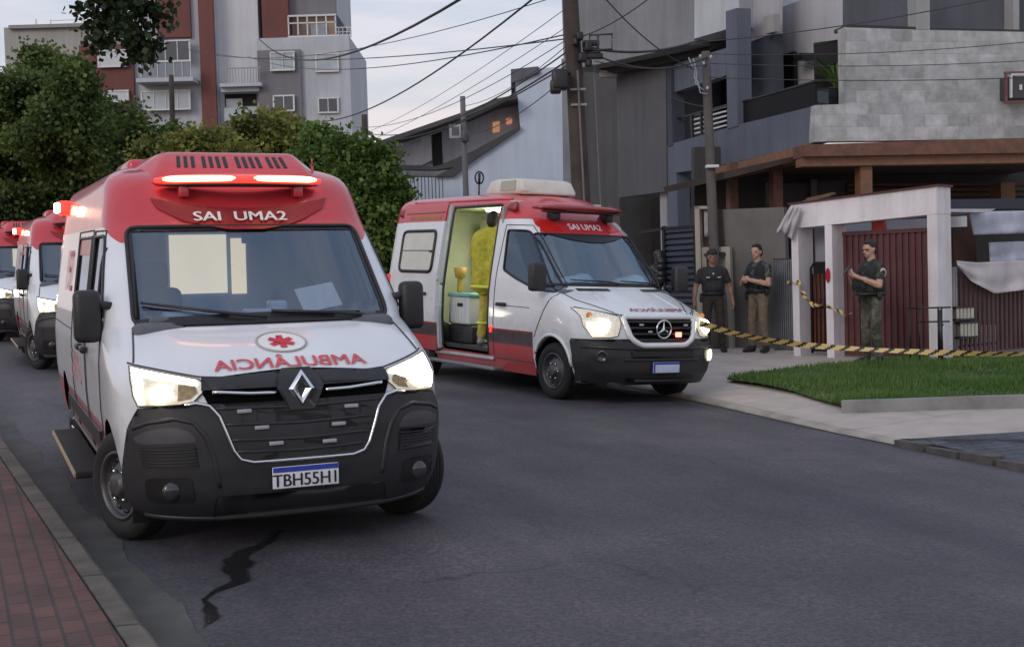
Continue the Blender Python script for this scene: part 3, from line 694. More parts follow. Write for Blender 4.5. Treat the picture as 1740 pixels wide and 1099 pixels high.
def build_far_van(mx):
    V = VB
    root = empty('ambulance', mx, 'white and red high-roofed ambulance with its side sliding door open beside the lawn', 'ambulance', 'white and red ambulances')
    paint = livery('white and red paint of the open van', (-1.0, -.80, 2.28, 2.07), lo_red=.80, band=(.62, .785, .815))
    bm = V.shell()
    ws = rounded([(-.85, 1.425), (.85, 1.425), (.775, 2.085), (-.775, 2.085)], .06); cut_hole(bm, ws, 'x')
    fw = rounded([(-.07, 1.33), (-.42, 1.36), (-.95, 1.49), (-1.30, 1.60), (-1.33, 2.13), (-.93, 2.12), (-.72, 1.97)], .05)
    for sd in (-1, 1):
        cut_hole(bm, fw, 'y', sd)
        for x in (0, -3.665): cut_hole(bm, circle2(x, .36, .43), 'y', sd, .05)
    op = rounded([(-1.60, .44), (-2.98, .44), (-2.98, 2.50), (-1.60, 2.50)], .07)
    cut_hole(bm, op, 'y', -1, .05)
    bw = rounded([(-3.2, 1.52), (-4.5, 1.52), (-4.5, 2.14), (-3.2, 2.14)], .1)
    g = G(); g.bm(bm, 0, True); body = g.build('body', paint, root)
    g = G()
    for sd in (-1, 1):
        V.side_line(g, [(-.42, .75), (-.2, 1.1), (-.02, 1.30), (-.74, 2.02), (-.96, 2.19), (-1.38, 2.2), (-1.46, 1.6), (-1.47, .42), (-.48, .42)], sd, .006, .002)
        V.side_line(g, [(-.55, 1.12), (-1.45, 1.13)], sd, .005, .0)
    for sd in (-1, 1): V.front_line(g, [(sd*.50, 1.07), (sd*.62, 1.15), (sd*.80, 1.25), (sd*.86, 1.40)], .006, .002)
    V.front_line(g, [(-.9, 1.165), (-.55, 1.085), (.55, 1.085), (.9, 1.165)], .006, .002)
    g.build('panel_gap', SEAM, body)
    g = G(); V.front_patch(g, ws, -.006, .004); w_ = g.build('windscreen', glass('blue windscreen glass', (.72, .86, .92), .15), root)
    g = G(); V.front_line(g, ws, .013, 0, True); V.front_patch(g, [(-.84, 1.412), (.84, 1.412), (.84, 1.44), (.45, 1.455), (0, 1.46), (-.45, 1.455), (-.84, 1.44)], .003)
    V.front_patch(g, [(-.62, 2.085), (.62, 2.085), (.42, 2.03), (.18, 1.985), (-.05, 1.985), (-.3, 2.01)], .003); g.build('windscreen_seal', BLACK, w_)
    for sd in (-1, 1):
        g = G(); V.side_patch(g, fw, sd, -.006); o = g.build('side_window', SDG, root)
        g = G(); V.side_line(g, fw, sd, .014, 0, True); V.side_line(g, [(-.42, 1.35), (-.44, 1.62), (-.80, 2.03)], sd, .012, 0); g.build('window_seal', BLACK, o)
    # the slid-back door
    g = G(); V.side_patch(g, rounded([(-3.03, .43), (-4.42, .43), (-4.45, 2.53), (-3.05, 2.53)], .06), -1, .085, .045); dr = g.build('sliding_door', paint, root); dr['label'] = 'side door slid open'
    g = G(); V.side_patch(g, bw if False else rounded([(-3.24, 1.53), (-4.32, 1.53), (-4.32, 2.13), (-3.24, 2.13)], .1), -1, .092, .004)
    wd = g.build('door_window', mat('frosted window film', (.50, .49, .45), .35, .12, 4, emit=(1, .93, .78), estr=.05), dr)
    g = G(); V.side_line(g, rounded([(-3.24, 1.53), (-4.32, 1.53), (-4.32, 2.13), (-3.24, 2.13)], .1), -1, .026, .09, True); V.side_line(g, [(-3.26, 1.84), (-4.3, 1.84)], -1, .006, .095); p = V.sp(-3.33, 1.83, -1, .10); g.bev(p, (.09, .02, .03), .006); g.build('door_window_seal', BLACK, wd)
    g = G(); p = V.sp(-3.42, 1.22, -1, .11); g.bev(p, (.20, .04, .045), .014); g.build('door_handle', BLACK, dr)
    g = G(); V.side_line(g, [(-3.1, 2.40), (-4.35, 2.40)], -1, .012, .088); V.side_patch(g, [(-3.18, 2.30), (-4.2, 2.30), (-4.2, 2.345), (-3.18, 2.345)], -1, .09); g.build('door_trim', mat('dull gold trim', (.38, .16, .05), .5, .2, 9), dr)
    g = G(); V.side_patch(g, [(-2.975, .46), (-3.06, .46), (-3.075, 2.50), (-2.985, 2.50)], -1, .055, .05); g.build('door_edge', mat('grey door edge', (.42, .45, .48), .5, .12, 4), dr)
    g = G(); V.side_line(g, [(-1.62, .45), (-1.62, 2.48), (-2.97, 2.48), (-2.985, 1.3), (-2.965, .45)], -1, .02, -.01); g.build('door_seal', BLACK, root)
    g = G(); V.side_line(g, [(-1.5, .40), (-3.2, .385)], -1, .03, .01); g.build('door_sill', mat('pale sill metal', (.45, .42, .42), .4, .2, 9, metal=.4), root)
    g = G(); V.side_line(g, [(-1.6, 2.56), (-4.4, 2.585)], -1, .022, .0); g.build('door_rail', REDP, root)
    # treatment room behind the door
    cream = mat('pale green cabin lining', (.62, .66, .46), .7, .1, 3); g = G()
    g.box((-3.1, .80, 1.5), (3.3, .06, 2.0)); g.box((-4.7, 0, 1.5), (.05, 1.6, 2.0)); g.box((-3.1, 0, 2.52), (3.3, 1.4, .04)); g.build('cabin_lining', cream, root)
    g = G(); g.box((-3.1, 0, .50), (3.3, 1.82, .05)); g.build('cabin_floor', mat('dark cabin floor', (.03, .03, .034), .6, .2, 9), root)
    g = G(); g.box((-1.50, 0, 1.45), (.05, 1.72, 2.0)); g.build('cab_partition', mat('grey partition', (.32, .34, .33), .7, .1, 4), root)
    g = G(); g.bev((-2.5, .1, 2.48), (1.5, .5, .05), .015); g.build('cabin_lamp', emis('cabin lamp', (1, 1, .86), 13.0), root)
    g = G(); g.bev((-3.0, .55, 2.05), (2.6, .44, .62), .03); g.build('wall_cupboard', mat('cupboard cream green', (.68, .70, .44), .5, .08, 3), root)
    g = G(); g.bev((-3.2, .1, 1.68), (.30, .85, .62), .03); g.build('hanging_cabinet', mat('cupboard pale green', (.52, .62, .48), .5, .1, 3), root)
    g = G(); g.bev((-2.78, -.05, .96), (.5, .55, .14), .05); g.bev((-2.66, .16, 1.40), (.5, .14, .8), .05); g.bev((-2.78, -.05, .70), (.3, .3, .4), .03); g.build('attendant_seat', SEATM, root)
    g = G(); g.tube([(-2.9, -.45, .55), (-2.9, -.45, 2.0), (-2.8, -.45, 2.1), (-2.2, -.45, 2.1), (-2.15, -.45, 1.95)], .022, 8); g.build('grab_rail', BLACK, root)
    # front end
    bp = [(-.985, .27), (-.5, .25), (.5, .25), (.985, .27), (1.0, .6), (.985, .79), (.8, .795), (.60, .80), (.48, .755), (.42, .735), (-.42, .735), (-.48, .755), (-.60, .80), (-.8, .795), (-.985, .79), (-1.0, .6)]
    g = G(); V.front_patch(g, bp, .02, .05)
    bmp = bmesh.new(); me = bpy.data.meshes.new('t'); me.from_pydata(g.v, [], g.f); bmp.from_mesh(me); bmp.normal_update()
    for sd in (-1, 1): cut_hole(bmp, circle2(0, .36, .44), 'y', sd, -2)
    g = G(); g.bm(bmp, 0, True); bumper = g.build('bumper', PLAST, root)
    g = G(); V.front_patch(g, [(-.46, .58), (.46, .58), (.48, .665), (-.48, .665)], .028); V.front_patch(g, [(-.5, .30), (.5, .30), (.5, .36), (-.5, .36)], .026)
    for z in (.60, .622, .644): V.front_line(g, [(-.46, z), (.46, z)], .005, .03)
    g.build('lower_grille', BLACK, bumper)
    g = G(); V.front_line(g, [(-.95, .70), (-.5, .685), (.5, .685), (.95, .70)], .014, .026); V.front_line(g, [(-.55, .555), (.55, .555)], .014, .026); g.build('bumper_ridge', PLAST, bumper)
    for sd in (-1, 1):
        g = G(); V.front_patch(g, rounded([(sd*.66, .52), (sd*.90, .52), (sd*.90, .67), (sd*.66, .67)], .06), .025, .01); f = g.build('fog_lamp_recess', BLACK, bumper)
        p = V.fp(sd*.80, .595, .03); nr = V.nrm(V.u_of_y(sd*.80, .595), .595)
        g = G(); Mq = Vector((0, 1, 0)).rotation_difference(nr).to_matrix().to_4x4(); g.lathe([(.0, .07), (.012, .068), (.018, .055), (.01, .05), (.012, .0)], 24, M=Matrix.Translation(p) @ Mq)
        g.build('fog_lamp', emis('lit fog lamp', (1, .86, .6), 5.0) if sd > 0 else mat('dull lamp lens', (.12, .12, .12), .12, .1, 9, coat=.5), f)
        hp = [(sd*a, b) for a, b in ((.93, 1.155), (.80, 1.135), (.64, 1.09), (.555, 1.058), (.57, .95), (.62, .835), (.70, .815), (.88, .815), (.935, .95))]
        g = G(); V.front_patch(g, hp, .01, .03); h = g.build('headlight', LENS, root); h['label'] = 'lit headlight'
        g = G(); p = V.fp(sd*.755, .94, .012); g.ell(p, (.035, .095, .095), 18); g.build('headlight_bulb', LEDW, h)
        g = G(); p = V.fp(sd*.86, 1.07, .006); g.ell(p, (.03, .045, .04), 12); g.build('indicator', mat('amber lens', (.45, .18, .05), .2, .1, 9, coat=.4), h)
        g = G(); V.front_line(g, hp, .0045, .01, True); g.build('headlight_rim', BLACK, h)
    go = rounded([(-.535, 1.055), (.535, 1.055), (.46, .80), (.33, .725), (-.33, .725), (-.46, .80)], .06)
    g = G(); V.front_patch(g, go, .01, .0); gr = g.build('grille', mat('grille mesh', (.003, .003, .0035), .9, .2, 40, spec=.05), root)
    g = G(); V.front_line(g, go, .036, .02, True); g.build('grille_surround', mat('white bumper paint', (.70, .71, .73), .3, .06, 5, coat=.5), gr)
    g = G()
    for z, y in ((1.0, .48), (.93, .46), (.86, .43), (.79, .40)): V.front_line(g, [(-y, z), (y, z)], .014, .02, d=.08)
    g.build('grille_bar', PLAST, gr)
    for y, z in ((-.31, .965), (-.2, .885), (.36, .96)):
        g = G(); g.bev(V.fp(y, z, .036), (.02, .06, .025), .006); g.build('grille_strobe', MATS['strobe lens'], gr)
    g = G(); g.bev(V.fp(.22, .85, .04), (.02, .09, .06), .008); g.build('grille_red_strobe', emis('red strobe', (1, .10, .07), 6.0, (.5, .02, .02)), gr)
    c = V.fp(0, .91, .045); g = G()
    g.tube([c + Vector((0, .108*math.cos(t), .108*math.sin(t))) for t in [2*PI*i/32 for i in range(32)]], .011, 8, closed=True)
    for k in range(3):
        t = PI/2+2*PI*k/3; d = Vector((0, math.cos(t), math.sin(t))); n = Vector((0, -math.sin(t), math.cos(t)))
        vs = [c+n*.02, c-n*.02, c+Vector((.014, 0, 0)), c+d*.108]; g.add(vs, [(0, 2, 3), (2, 1, 3), (0, 3, 1)])
    g.build('star_badge', CHROME, gr)
    g = G(); p = V.fp(.02, .465, .05); g.bev(p, (.012, .40, .13), .006); pl = g.build('number_plate', mat('plate pale blue', (.50, .56, .72), .4, .1, 20), root)
    g = G(); g.box(p + Vector((.0075, 0, .05)), (.003, .39, .026)); g.box(p + Vector((.0078, -.185, 0)), (.003, .025, .12)); g.build('plate_stripe', mat('plate blue', (.03, .05, .35), .4, .1, 20), pl)
    V.text_front('AMBULÂNCIA', .085, .13, 1.125, .008, kx=1.62, ky=.55, mirror=True).build('bonnet_lettering', mat('dark red lettering', (.30, .06, .08), .4, .2, 9), root)
    for y0, y1 in ((-.62, -.16), (.34, .78)):
        g = G(); V.front_patch(g, [(y0, 1.355), (y1, 1.36), (y1-.02*0, 1.385), (y0, 1.382)], .006); g.build('bonnet_vent', BLACK, root)
    for sd in (-1, 1):
        g = G(); V.front_line(g, [(sd*.55, 1.10), (sd*.50, 1.22), (sd*.46, 1.34)], .009, .0); g.build('bonnet_crease', paint, root)
    for pts in ([(.06, 1.43), (-.1, 1.455), (-.62, 1.475)], [(.72, 1.43), (.55, 1.45), (.10, 1.468)]):
        g = G(); g.tube([V.fp(y, z, .03) for y, z in pts], [.014, .011, .007], 6); g.build('wiper', BLACK, root)
    # sign film and light bar over the windscreen
    g = G(); V.front_patch(g, [(-.66, 2.30), (-.50, 2.27), (-.40, 2.19), (-.36, 2.12), (-.62, 2.11), (-.68, 2.2)], .006); g.build('red_visor_film', mat('bright red film', (.55, .02, .015), .25, .1, 3), root); g = G(); V.front_patch(g, [(.44, 2.30), (.56, 2.28), (.60, 2.15), (.36, 2.13)], .006); g.build('red_visor_film', mat('bright red film', (.55, .02, .015), .25, .1, 3), root)
    V.text_front('SAI UMA2', .125, -.0, 2.145, .010, kx=.98, ky=.9, mirror=False).build('visor_lettering', mat('faded white lettering', (.78, .68, .74), .4, .1, 9), root)
    e = bpy.data.objects.new('light_bar', None); COL.objects.link(e); e.parent = root; e.location = (-.80, 0, 2.43)
    g = G(); vs = []; n = 12
    for i in range(19):
        y = -.70+1.4*i/18; k = max(.15, 1-(abs(y)/.7)**5)**.5
        for j in range(n): a = 2*PI*j/n; vs.append((-.16*(abs(y)/.7)**2 + .14*k*math.cos(a), y, .05*k*math.sin(a)))
    g.add(vs, [(i*n+j, i*n+(j+1) % n, (i+1)*n+(j+1) % n, (i+1)*n+j) for i in range(18) for j in range(n)] + [tuple(range(n)), tuple(18*n+j for j in range(n))], 0, True); g.build('light_bar_lens', REDOFF, e)
    g = G(); g.bev((-.03, 0, -.052), (.16, 1.25, .02), .008); g.build('light_bar_base', BLACK, e)
    for y in (-.42, .42): g = G(); g.bev((-.12, y, -.10), (.22, .09, .12), .015); g.build('light_bar_bracket', BLACK, e)
    g = G(); s0 = [(-1.66, sy*.46, 2.65) for sy in (-1, 1)] + [(-1.80, sy*.42, 2.87) for sy in (-1, 1)] + [(-2.62, sy*.42, 2.89) for sy in (-1, 1)] + [(-2.80, sy*.46, 2.66) for sy in (-1, 1)]
    bmv = bmesh.new(); vv = [bmv.verts.new(p) for p in s0]; bmesh.ops.convex_hull(bmv, input=vv); bmesh.ops.bevel(bmv, geom=list(bmv.edges), offset=.045, segments=3, affect='EDGES', profile=.5)
    g.bm(bmv, 0, True); ac = g.build('roof_air_conditioner', mat('cream plastic', (.62, .58, .52), .5, .1, 3), root)
    g = G(); g.slab([(-1.88, -.463, 2.71), (-2.3, -.463, 2.71), (-2.3, -.436, 2.85), (-1.91, -.436, 2.85)], (0, .01, 0)); g.build('air_conditioner_grille', mat('dusty mesh', (.40, .39, .33), .8, .2, 50), ac)
    g = G(); g.tube([(-3.2, -.3, 2.69), (-3.2, -.3, 2.86)], .012, 6); g.tube([(-3.2, -.3+.07*math.cos(t), 2.95+.09*math.sin(t)) for t in [2*PI*i/20 for i in range(20)]], .012, 6, closed=True); g.tube([(-3.2, -.3, 2.86), (-3.2, -.3, 3.02)], .02, 6); g.build('roof_antenna', BLACK, root)
    for sd in (-1, 1):
        for x in (-1.40, -4.6):
            g = G(); p = V.sp(x, 2.43, sd, .02); g.bev(p, (.20, .08, .14), .03, M=Matrix.Rotation(sd*.2, 3, 'X')); b_ = g.build('side_beacon', REDOFF, root)
            g = G(); g.bev(p + Vector((0, sd*.035, .0)), (.13, .03, .09), .015, M=Matrix.Rotation(sd*.2, 3, 'X')); g.build('side_beacon_lamp', DKRED, b_)
        g = G(); p = V.sp(-1.24, 1.14, sd, .028); g.bev(p, (.22, .045, .05), .015); g.build('door_handle', BLACK, root)
        g = G(); p = V.sp(-1.52, .80, sd, .015); g.bev(p, (.03, .02, .09), .006); g.build('side_marker', REDL, root)
        g = G(); g.bev((-4.86, sd*.95, 1.28), (.14, .12, .42), .04); g.build('tail_light', TAIL, root)
        mirror(root, sd, (-.16, 1.12, 1.52), .22, .36, .14, ((-.10,),), .93)
        well(root, 0, .36, .43, sd, .95); well(root, -3.665, .36, .43, sd, .95)
        g = G(); arc = [(.445*math.cos(t), .36+.445*math.sin(t)) for t in [PI*.06+PI*.8*i/20 for i in range(21)]]; V.side_line(g, arc, sd, .022, .0); g.build('arch_flare', MATS['white bumper paint'], root)
        wheel(root, (0, sd*.965, .355), sd, .06, .355, .225); wheel(root, (-3.665, sd*.965, .355), sd, 0, .355, .225)
        g = G(); g.bev((-2.3, sd*.90, .27), (1.9, .30, .05), .015); g.build('side_step', mat('step metal', (.25, .24, .25), .45, .2, 20, metal=.5), root)
    g = G(); g.box((-2.0, 0, .34), (5.4, 1.2, .2)); g.box((-1.85, 0, .42), (2.9, 1.76, .03)); g.box((-4.4, 0, .42), (.8, 1.76, .03)); g.box((.2, 0, .5), (1.1, 1.15, .5)); g.build('underbody', BLACK, root)
    g = G(); g.bev((-.28, 0, 1.24), (.60, 1.72, .26), .06); g.build('dashboard', INT, root)
    seats(root, -1.1, .85, (-.45, .45))
    return root
# ------------------------------------------------------------------ ground, in the street frame (x = across, y = along)
MST = Matrix.Rotation(TH, 4, 'Z')
def strip(name, ts, ss, hf, m, kind='structure', dz=0.0, smooth=True):
    """surface between t-functions; ts(s) -> list of t"""
    g = G(); rows = [[(t, s, hf(s, t)+dz) for t in ts(s)] for s in ss]; n = len(rows[0])
    g.add([v for r in rows for v in r], [(i*n+j, i*n+j+1, (i+1)*n+j+1, (i+1)*n+j) for i in range(len(rows)-1) for j in range(n-1)], 0, smooth)
    o = g.build(name, m, None, MST); o['kind'] = kind; return o
def lin(a, b, n): return [a+(b-a)*i/n for i in range(n+1)]
def t_left(s): return 0.76 - 0.05*(s-6)
def asphalt():
    m = bpy.data.materials.new('asphalt'); m.use_nodes = True; N = m.node_tree; L = N.links; b = N.nodes['Principled BSDF']
    t = N.nodes.new('ShaderNodeTexCoord')
    def noise(sc, det=6, v=None, rough=.6):
        n = N.nodes.new('ShaderNodeTexNoise'); n.inputs['Scale'].default_value = sc; n.inputs['Detail'].default_value = det; n.inputs['Roughness'].default_value = rough; L.new(v or t.outputs['Object'], n.inputs['Vector']); return n.outputs['Fac']
    def rmp(f, stops):
        r = N.nodes.new('ShaderNodeValToRGB'); L.new(f, r.inputs[0]); e = r.color_ramp.elements
        e[0].position, e[0].color = stops[0][0], (*stops[0][1], 1); e[1].position, e[1].color = stops[-1][0], (*stops[-1][1], 1)
        for p, c in stops[1:-1]: k = e.new(p); k.color = (*c, 1)
        return r.outputs[0]
    def mul(a, c):
        n = N.nodes.new('ShaderNodeMix'); n.data_type = 'RGBA'; n.blend_type = 'MULTIPLY'; n.inputs['Factor'].default_value = 1; L.new(a, n.inputs[6]); L.new(c, n.inputs[7]); return n.outputs[2]
    mp = N.nodes.new('ShaderNodeMapping'); mp.inputs['Scale'].default_value = (1.3, .16, 1); L.new(t.outputs['Object'], mp.inputs[0])
    base = rmp(noise(1.1, 8), [(.3, (.060, .056, .066)), (.7, (.094, .086, .100))])
    grit = rmp(noise(140, 3, rough=.8), [(.32, (.58, .58, .58)), (.5, (1, 1, 1)), (.72, (1.5, 1.45, 1.4))])
    track = rmp(noise(1.0, 5, mp.outputs[0]), [(.35, (.72, .73, .77)), (.62, (1.12, 1.1, 1.08))])
    blot = rmp(noise(.45, 8, rough=.7), [(.36, (.70, .70, .75)), (.62, (1.12, 1.09, 1.07))])
    c = mul(mul(mul(base, grit), track), blot)
    c = mul(c, rmp(noise(34, 5, rough=.75), [(.32, (.48, .48, .50)), (.5, (1, 1, 1)), (.68, (1.7, 1.64, 1.58))]))
    dmp = N.nodes.new('ShaderNodeMixRGB'); dmp.blend_type = 'ADD'; dmp.inputs[0].default_value = .35; L.new(t.outputs['Object'], dmp.inputs[1])
    nv = N.nodes.new('ShaderNodeTexNoise'); nv.inputs['Scale'].default_value = 2.5; nv.inputs['Detail'].default_value = 6; L.new(t.outputs['Object'], nv.inputs['Vector']); L.new(nv.outputs['Color'], dmp.inputs[2])
    vo = N.nodes.new('ShaderNodeTexVoronoi'); vo.feature = 'DISTANCE_TO_EDGE'; vo.inputs['Scale'].default_value = .55; L.new(dmp.outputs[0], vo.inputs['Vector'])
    crk = rmp(vo.outputs['Distance'], [(.0, (.45, .45, .45)), (.004, (.62, .62, .62)), (.009, (1, 1, 1))])
    msk = N.nodes.new('ShaderNodeMix'); msk.data_type = 'RGBA'; msk.inputs[6].default_value = (1, 1, 1, 1); L.new(rmp(noise(.5, 3), [(.52, (0, 0, 0)), (.60, (1, 1, 1))]), msk.inputs['Factor']); L.new(crk, msk.inputs[7]); c = mul(c, msk.outputs[2]); L.new(c, b.inputs['Base Color'])
    rr = N.nodes.new('ShaderNodeMapRange'); rr.inputs['To Min'].default_value = .52; rr.inputs['To Max'].default_value = .85; L.new(noise(2.2, 6), rr.inputs['Value']); L.new(rr.outputs[0], b.inputs['Roughness'])
    bp = N.nodes.new('ShaderNodeBump'); bp.inputs['Strength'].default_value = .55; bp.inputs['Distance'].default_value = .012; L.new(noise(95, 4, rough=.8), bp.inputs['Height']); L.new(bp.outputs[0], b.inputs['Normal'])
    return m
def bricks(name, c1, c2, mort, bw, bh, msz=.012, off=.5, rot=0.0, rough=.75, con=1.0):
    m = bpy.data.materials.new(name); m.use_nodes = True; N = m.node_tree; L = N.links; b = N.nodes['Principled BSDF']
    t = N.nodes.new('ShaderNodeTexCoord'); mp = N.nodes.new('ShaderNodeMapping'); mp.inputs['Rotation'].default_value = (0, 0, rot); L.new(t.outputs['Object'], mp.inputs[0])
    br = N.nodes.new('ShaderNodeTexBrick'); br.offset = off; L.new(mp.outputs[0], br.inputs['Vector'])
    br.inputs['Color1'].default_value = (*c1, 1); br.inputs['Color2'].default_value = (*c2, 1); br.inputs['Mortar'].default_value = (*mort, 1)
    br.inputs['Scale'].default_value = 1; br.inputs['Brick Width'].default_value = bw; br.inputs['Row Height'].default_value = bh; br.inputs['Mortar Size'].default_value = msz; br.inputs['Mortar Smooth'].default_value = .3
    n = N.nodes.new('ShaderNodeTexNoise'); n.inputs['Scale'].default_value = 3.0; n.inputs['Detail'].default_value = 8; L.new(t.outputs['Object'], n.inputs['Vector'])
    r = N.nodes.new('ShaderNodeValToRGB'); r.color_ramp.elements[0].position = .3; r.color_ramp.elements[0].color = (1-.4*con, 1-.4*con, 1-.4*con, 1); r.color_ramp.elements[1].position = .72; r.color_ramp.elements[1].color = (1+.25*con, 1+.2*con, 1+.18*con, 1); L.new(n.outputs['Fac'], r.inputs[0])
    mm = N.nodes.new('ShaderNodeMix'); mm.data_type = 'RGBA'; mm.blend_type = 'MULTIPLY'; mm.inputs['Factor'].default_value = 1; L.new(br.outputs['Color'], mm.inputs[6]); L.new(r.outputs[0], mm.inputs[7]); L.new(mm.outputs[2], b.inputs['Base Color'])
    b.inputs['Roughness'].default_value = rough
    iv = N.nodes.new('ShaderNodeMath'); iv.operation = 'SUBTRACT'; iv.inputs[0].default_value = 1; L.new(br.outputs['Fac'], iv.inputs[1])
    bp = N.nodes.new('ShaderNodeBump'); bp.inputs['Strength'].default_value = .5; bp.inputs['Distance'].default_value = .01; L.new(iv.outputs[0], bp.inputs['Height']); L.new(bp.outputs[0], b.inputs['Normal'])
    return m
CONC = bricks('pale concrete paving', (.47, .405, .36), (.435, .38, .34), (.27, .24, .215), 2.1, 1.6, .009, .5, .1, .85, .42)
CONC2 = mat('grey kerb concrete', (.23, .225, .22), .85, .25, 3, bump=.3, bscale=60)
KERB = mat('dirty kerb stone', (.115, .098, .082), .85, .45, 3.5, bump=.3, bscale=60)
GUT = mat('stained gutter concrete', (.066, .062, .058), .8, .4, 2.2, bump=.3, bscale=50, tint=(.105, .098, .088))
EARTH = mat('bare earth', (.09, .075, .055), .95, .25, 1.0, bump=.3, bscale=20)

g = G(); R_ = [-400, -120, -40, -20, -8, 0, 8, 20, 40, 120, 400]; Sx = [-60, -20, -5, 5, 15, 25, 40, 60, 120, 300, 700]
g.add([(t, s, slope(max(s, -10)) - .55) for s in Sx for t in R_], [(i*11+j, i*11+j+1, i*11+12+j, i*11+11+j) for i in range(10) for j in range(10)], 0, True)
o = g.build('ground', EARTH, None, MST); o['kind'] = 'structure'
ROADS = lin(-6, 45, 102)
strip('road', lambda s: [t_left(s)-.02] + [t_left(s)+.32] + [t_left(s)+.32+(t_edge(s)-t_left(s)-.32)*k/10 for k in range(1, 11)], ROADS, h_road, asphalt())
strip('gutter', lambda s: [t_left(s), t_left(s)+.16, t_left(s)+.28+.025*math.sin(s*3.1)+.010*math.sin(s*7.7+1)+.006*math.sin(s*19.3)], lin(-4, 30, 680), h_road, GUT, dz=.004)
def hl(s): return h_road(s, .7)+.12
def kerbrun(name, s0, s1, m):
    g = G(); s = s0
    while s < s1:      # kerb stones with open joints
        L_ = .98; rows = []
        for a in (s, s+L_*.5, s+L_):
            t = t_left(a); z = hl(a); j = .004*math.sin(a*7.3); rows.append([(t+.0, a, z-.14), (t+.012, a, z-.02+j), (t-.012, a, z+j), (t-.115, a, z+.004+j), (t-.125, a, z-.10)])
        n = 5; g.add([v for r in rows for v in r], [(i*n+k, i*n+k+1, (i+1)*n+k+1, (i+1)*n+k) for i in range(2) for k in range(4)] + [(0, 1, 2, 3, 4), (14, 13, 12, 11, 10)], 0, False); s += 1.0
    o = g.build(name, m, None, MST); o['kind'] = 'structure'; return o
kerbrun('kerb', -4, 34, KERB)
strip('brick_pavement', lambda s: [t_left(s)-.128-6, t_left(s)-.128-2, t_left(s)-.128], lin(-5, 34, 78), lambda s, t: hl(s), bricks('red paving bricks', (.14, .062, .052), (.10, .050, .045), (.05, .04, .036), .21, .105, .009, .5, PI/2))
# right side: apron, pavement
strip('pavement', lambda s: [t_edge(s)+.10+.2*k for k in range(9)] + [t_edge(s)+2.2+2*k for k in range(8)], lin(-6, 34, 80), h_pav, CONC)
g = G(); n = 0
ss = lin(8.9, 34, 100)
rows = [[(t_edge(s)-.01+.012*math.sin(s*5), s, h_road(s, t_edge(s))-.02), (t_edge(s)+.01+.012*math.sin(s*5), s, h_road(s, t_edge(s))+.028), (t_edge(s)+.11, s, h_pav(s, t_edge(s)+.11)+.004)] for s in ss]
g.add([v for r in rows for v in r], [(i*3+k, i*3+k+1, i*3+4+k, i*3+3+k) for i in range(len(rows)-1) for k in (0, 1)], 0, True)
o = g.build('apron_edge', mat('pale kerb edge', (.33, .295, .26), .85, .3, 3, bump=.3, bscale=50), None, MST); o['kind'] = 'structure'
# narrow dark strip laid where asphalt meets apron, and the slate blue paving at the right
g = G(); rows = []
for i in range(60):
    s = 7+.12*i; wv = .03+.035*max(0, math.sin(s*2.3)) + (.06 if s > 12.2 else 0); t = t_edge(s); rows.append([(t-.02-wv, s, h_road(s, t-.05)+.004), (t-.004, s, h_road(s, t)+.005)])
g.add([v for r in rows for v in r], [(2*i, 2*i+1, 2*i+3, 2*i+2) for i in range(59)]); o = g.build('road_edge_strip', mat('dark edge strip', (.03, .027, .024), .7, .3, 6), None, MST); o['kind'] = 'structure'
blue = [st(*p, h_pav) for p in ((1527, 751), (1640, 744), (1745, 738))] 
g = G(); poly = [blue[0], blue[1], blue[2], (blue[2][0]-.15, blue[2][1]+3), (4.0, 12.5), (4.0, t_edge(4)+.02), (blue[0][0], t_edge(blue[0][0])+.02)]
bmb = poly_grid([(t, s) for s, t in poly], .4, .4); g.bm(bmb, 0, True, lambda c: Vector((c.x, c.y, h_pav(c.y, max(c.x, t_edge(c.y)+.05))+.030)))
o = g.build('slate_paving', bricks('slate blue paving', (.075, .085, .115), (.10, .105, .13), (.04, .04, .045), .28, .14, .012, .5, .3), None, MST); o['kind'] = 'structure'
g = G(); s = 4.0; k = 0
while s < blue[0][0]:
    ln = min(.42, blue[0][0]-s); t = t_edge(s); z = h_road(s, t); d = .012*math.sin(k*2.1)
    g.box((t-.0, s+ln/2, z+.02+d), (.16, ln-.03, .11), .03*math.sin(k)); s += .43; k += 1
o = g.build('kerb_stones', mat('rough dark kerb stone', (.085, .08, .078), .9, .35, 5, bump=.4, bscale=40), None, MST); o['kind'] = 'structure'
# lawn bed
bed = [st(*p, h_pav) for p in ((1234, 649), (1290, 637), (1340, 630), (1409, 624), (1470, 620), (1512, 616), (1547, 611), (1616, 611), (1750, 609))]
near = [st(*p, h_pav) for p in ((1750, 687), (1640, 691), (1540, 694), (1434, 697), (1405, 688), (1350, 671), (1290, 659))]
lawn = bed + near
def pip(x, y, P):
    r = False; n = len(P)
    for i in range(n):
        (x1, y1), (x2, y2) = P[i], P[i-1]
        if (y1 > y) != (y2 > y) and x < (x2-x1)*(y-y1)/(y2-y1)+x1: r = not r
    return r
bml = poly_grid([(t, s) for s, t in lawn], .35, .35); g = G()
rnd.seed(3)
def lawn_h(s, t): return h_pav(s, t)+.035+.03*math.sin(t*1.7+s)*math.sin(s*1.3)
g.bm(bml, 0, True, lambda c: Vector((c.x, c.y, lawn_h(c.y, c.x)))); o = g.build('lawn_soil', mat('lawn soil', (.03, .05, .016), .95, .35, 4, bump=.3, bscale=40), None, MST); o['kind'] = 'structure'
g = G(); mn = [min(p[i] for p in lawn) for i in (0, 1)]; mxx = [max(p[i] for p in lawn) for i in (0, 1)]; cnt = 0
V_, F_ = [], []
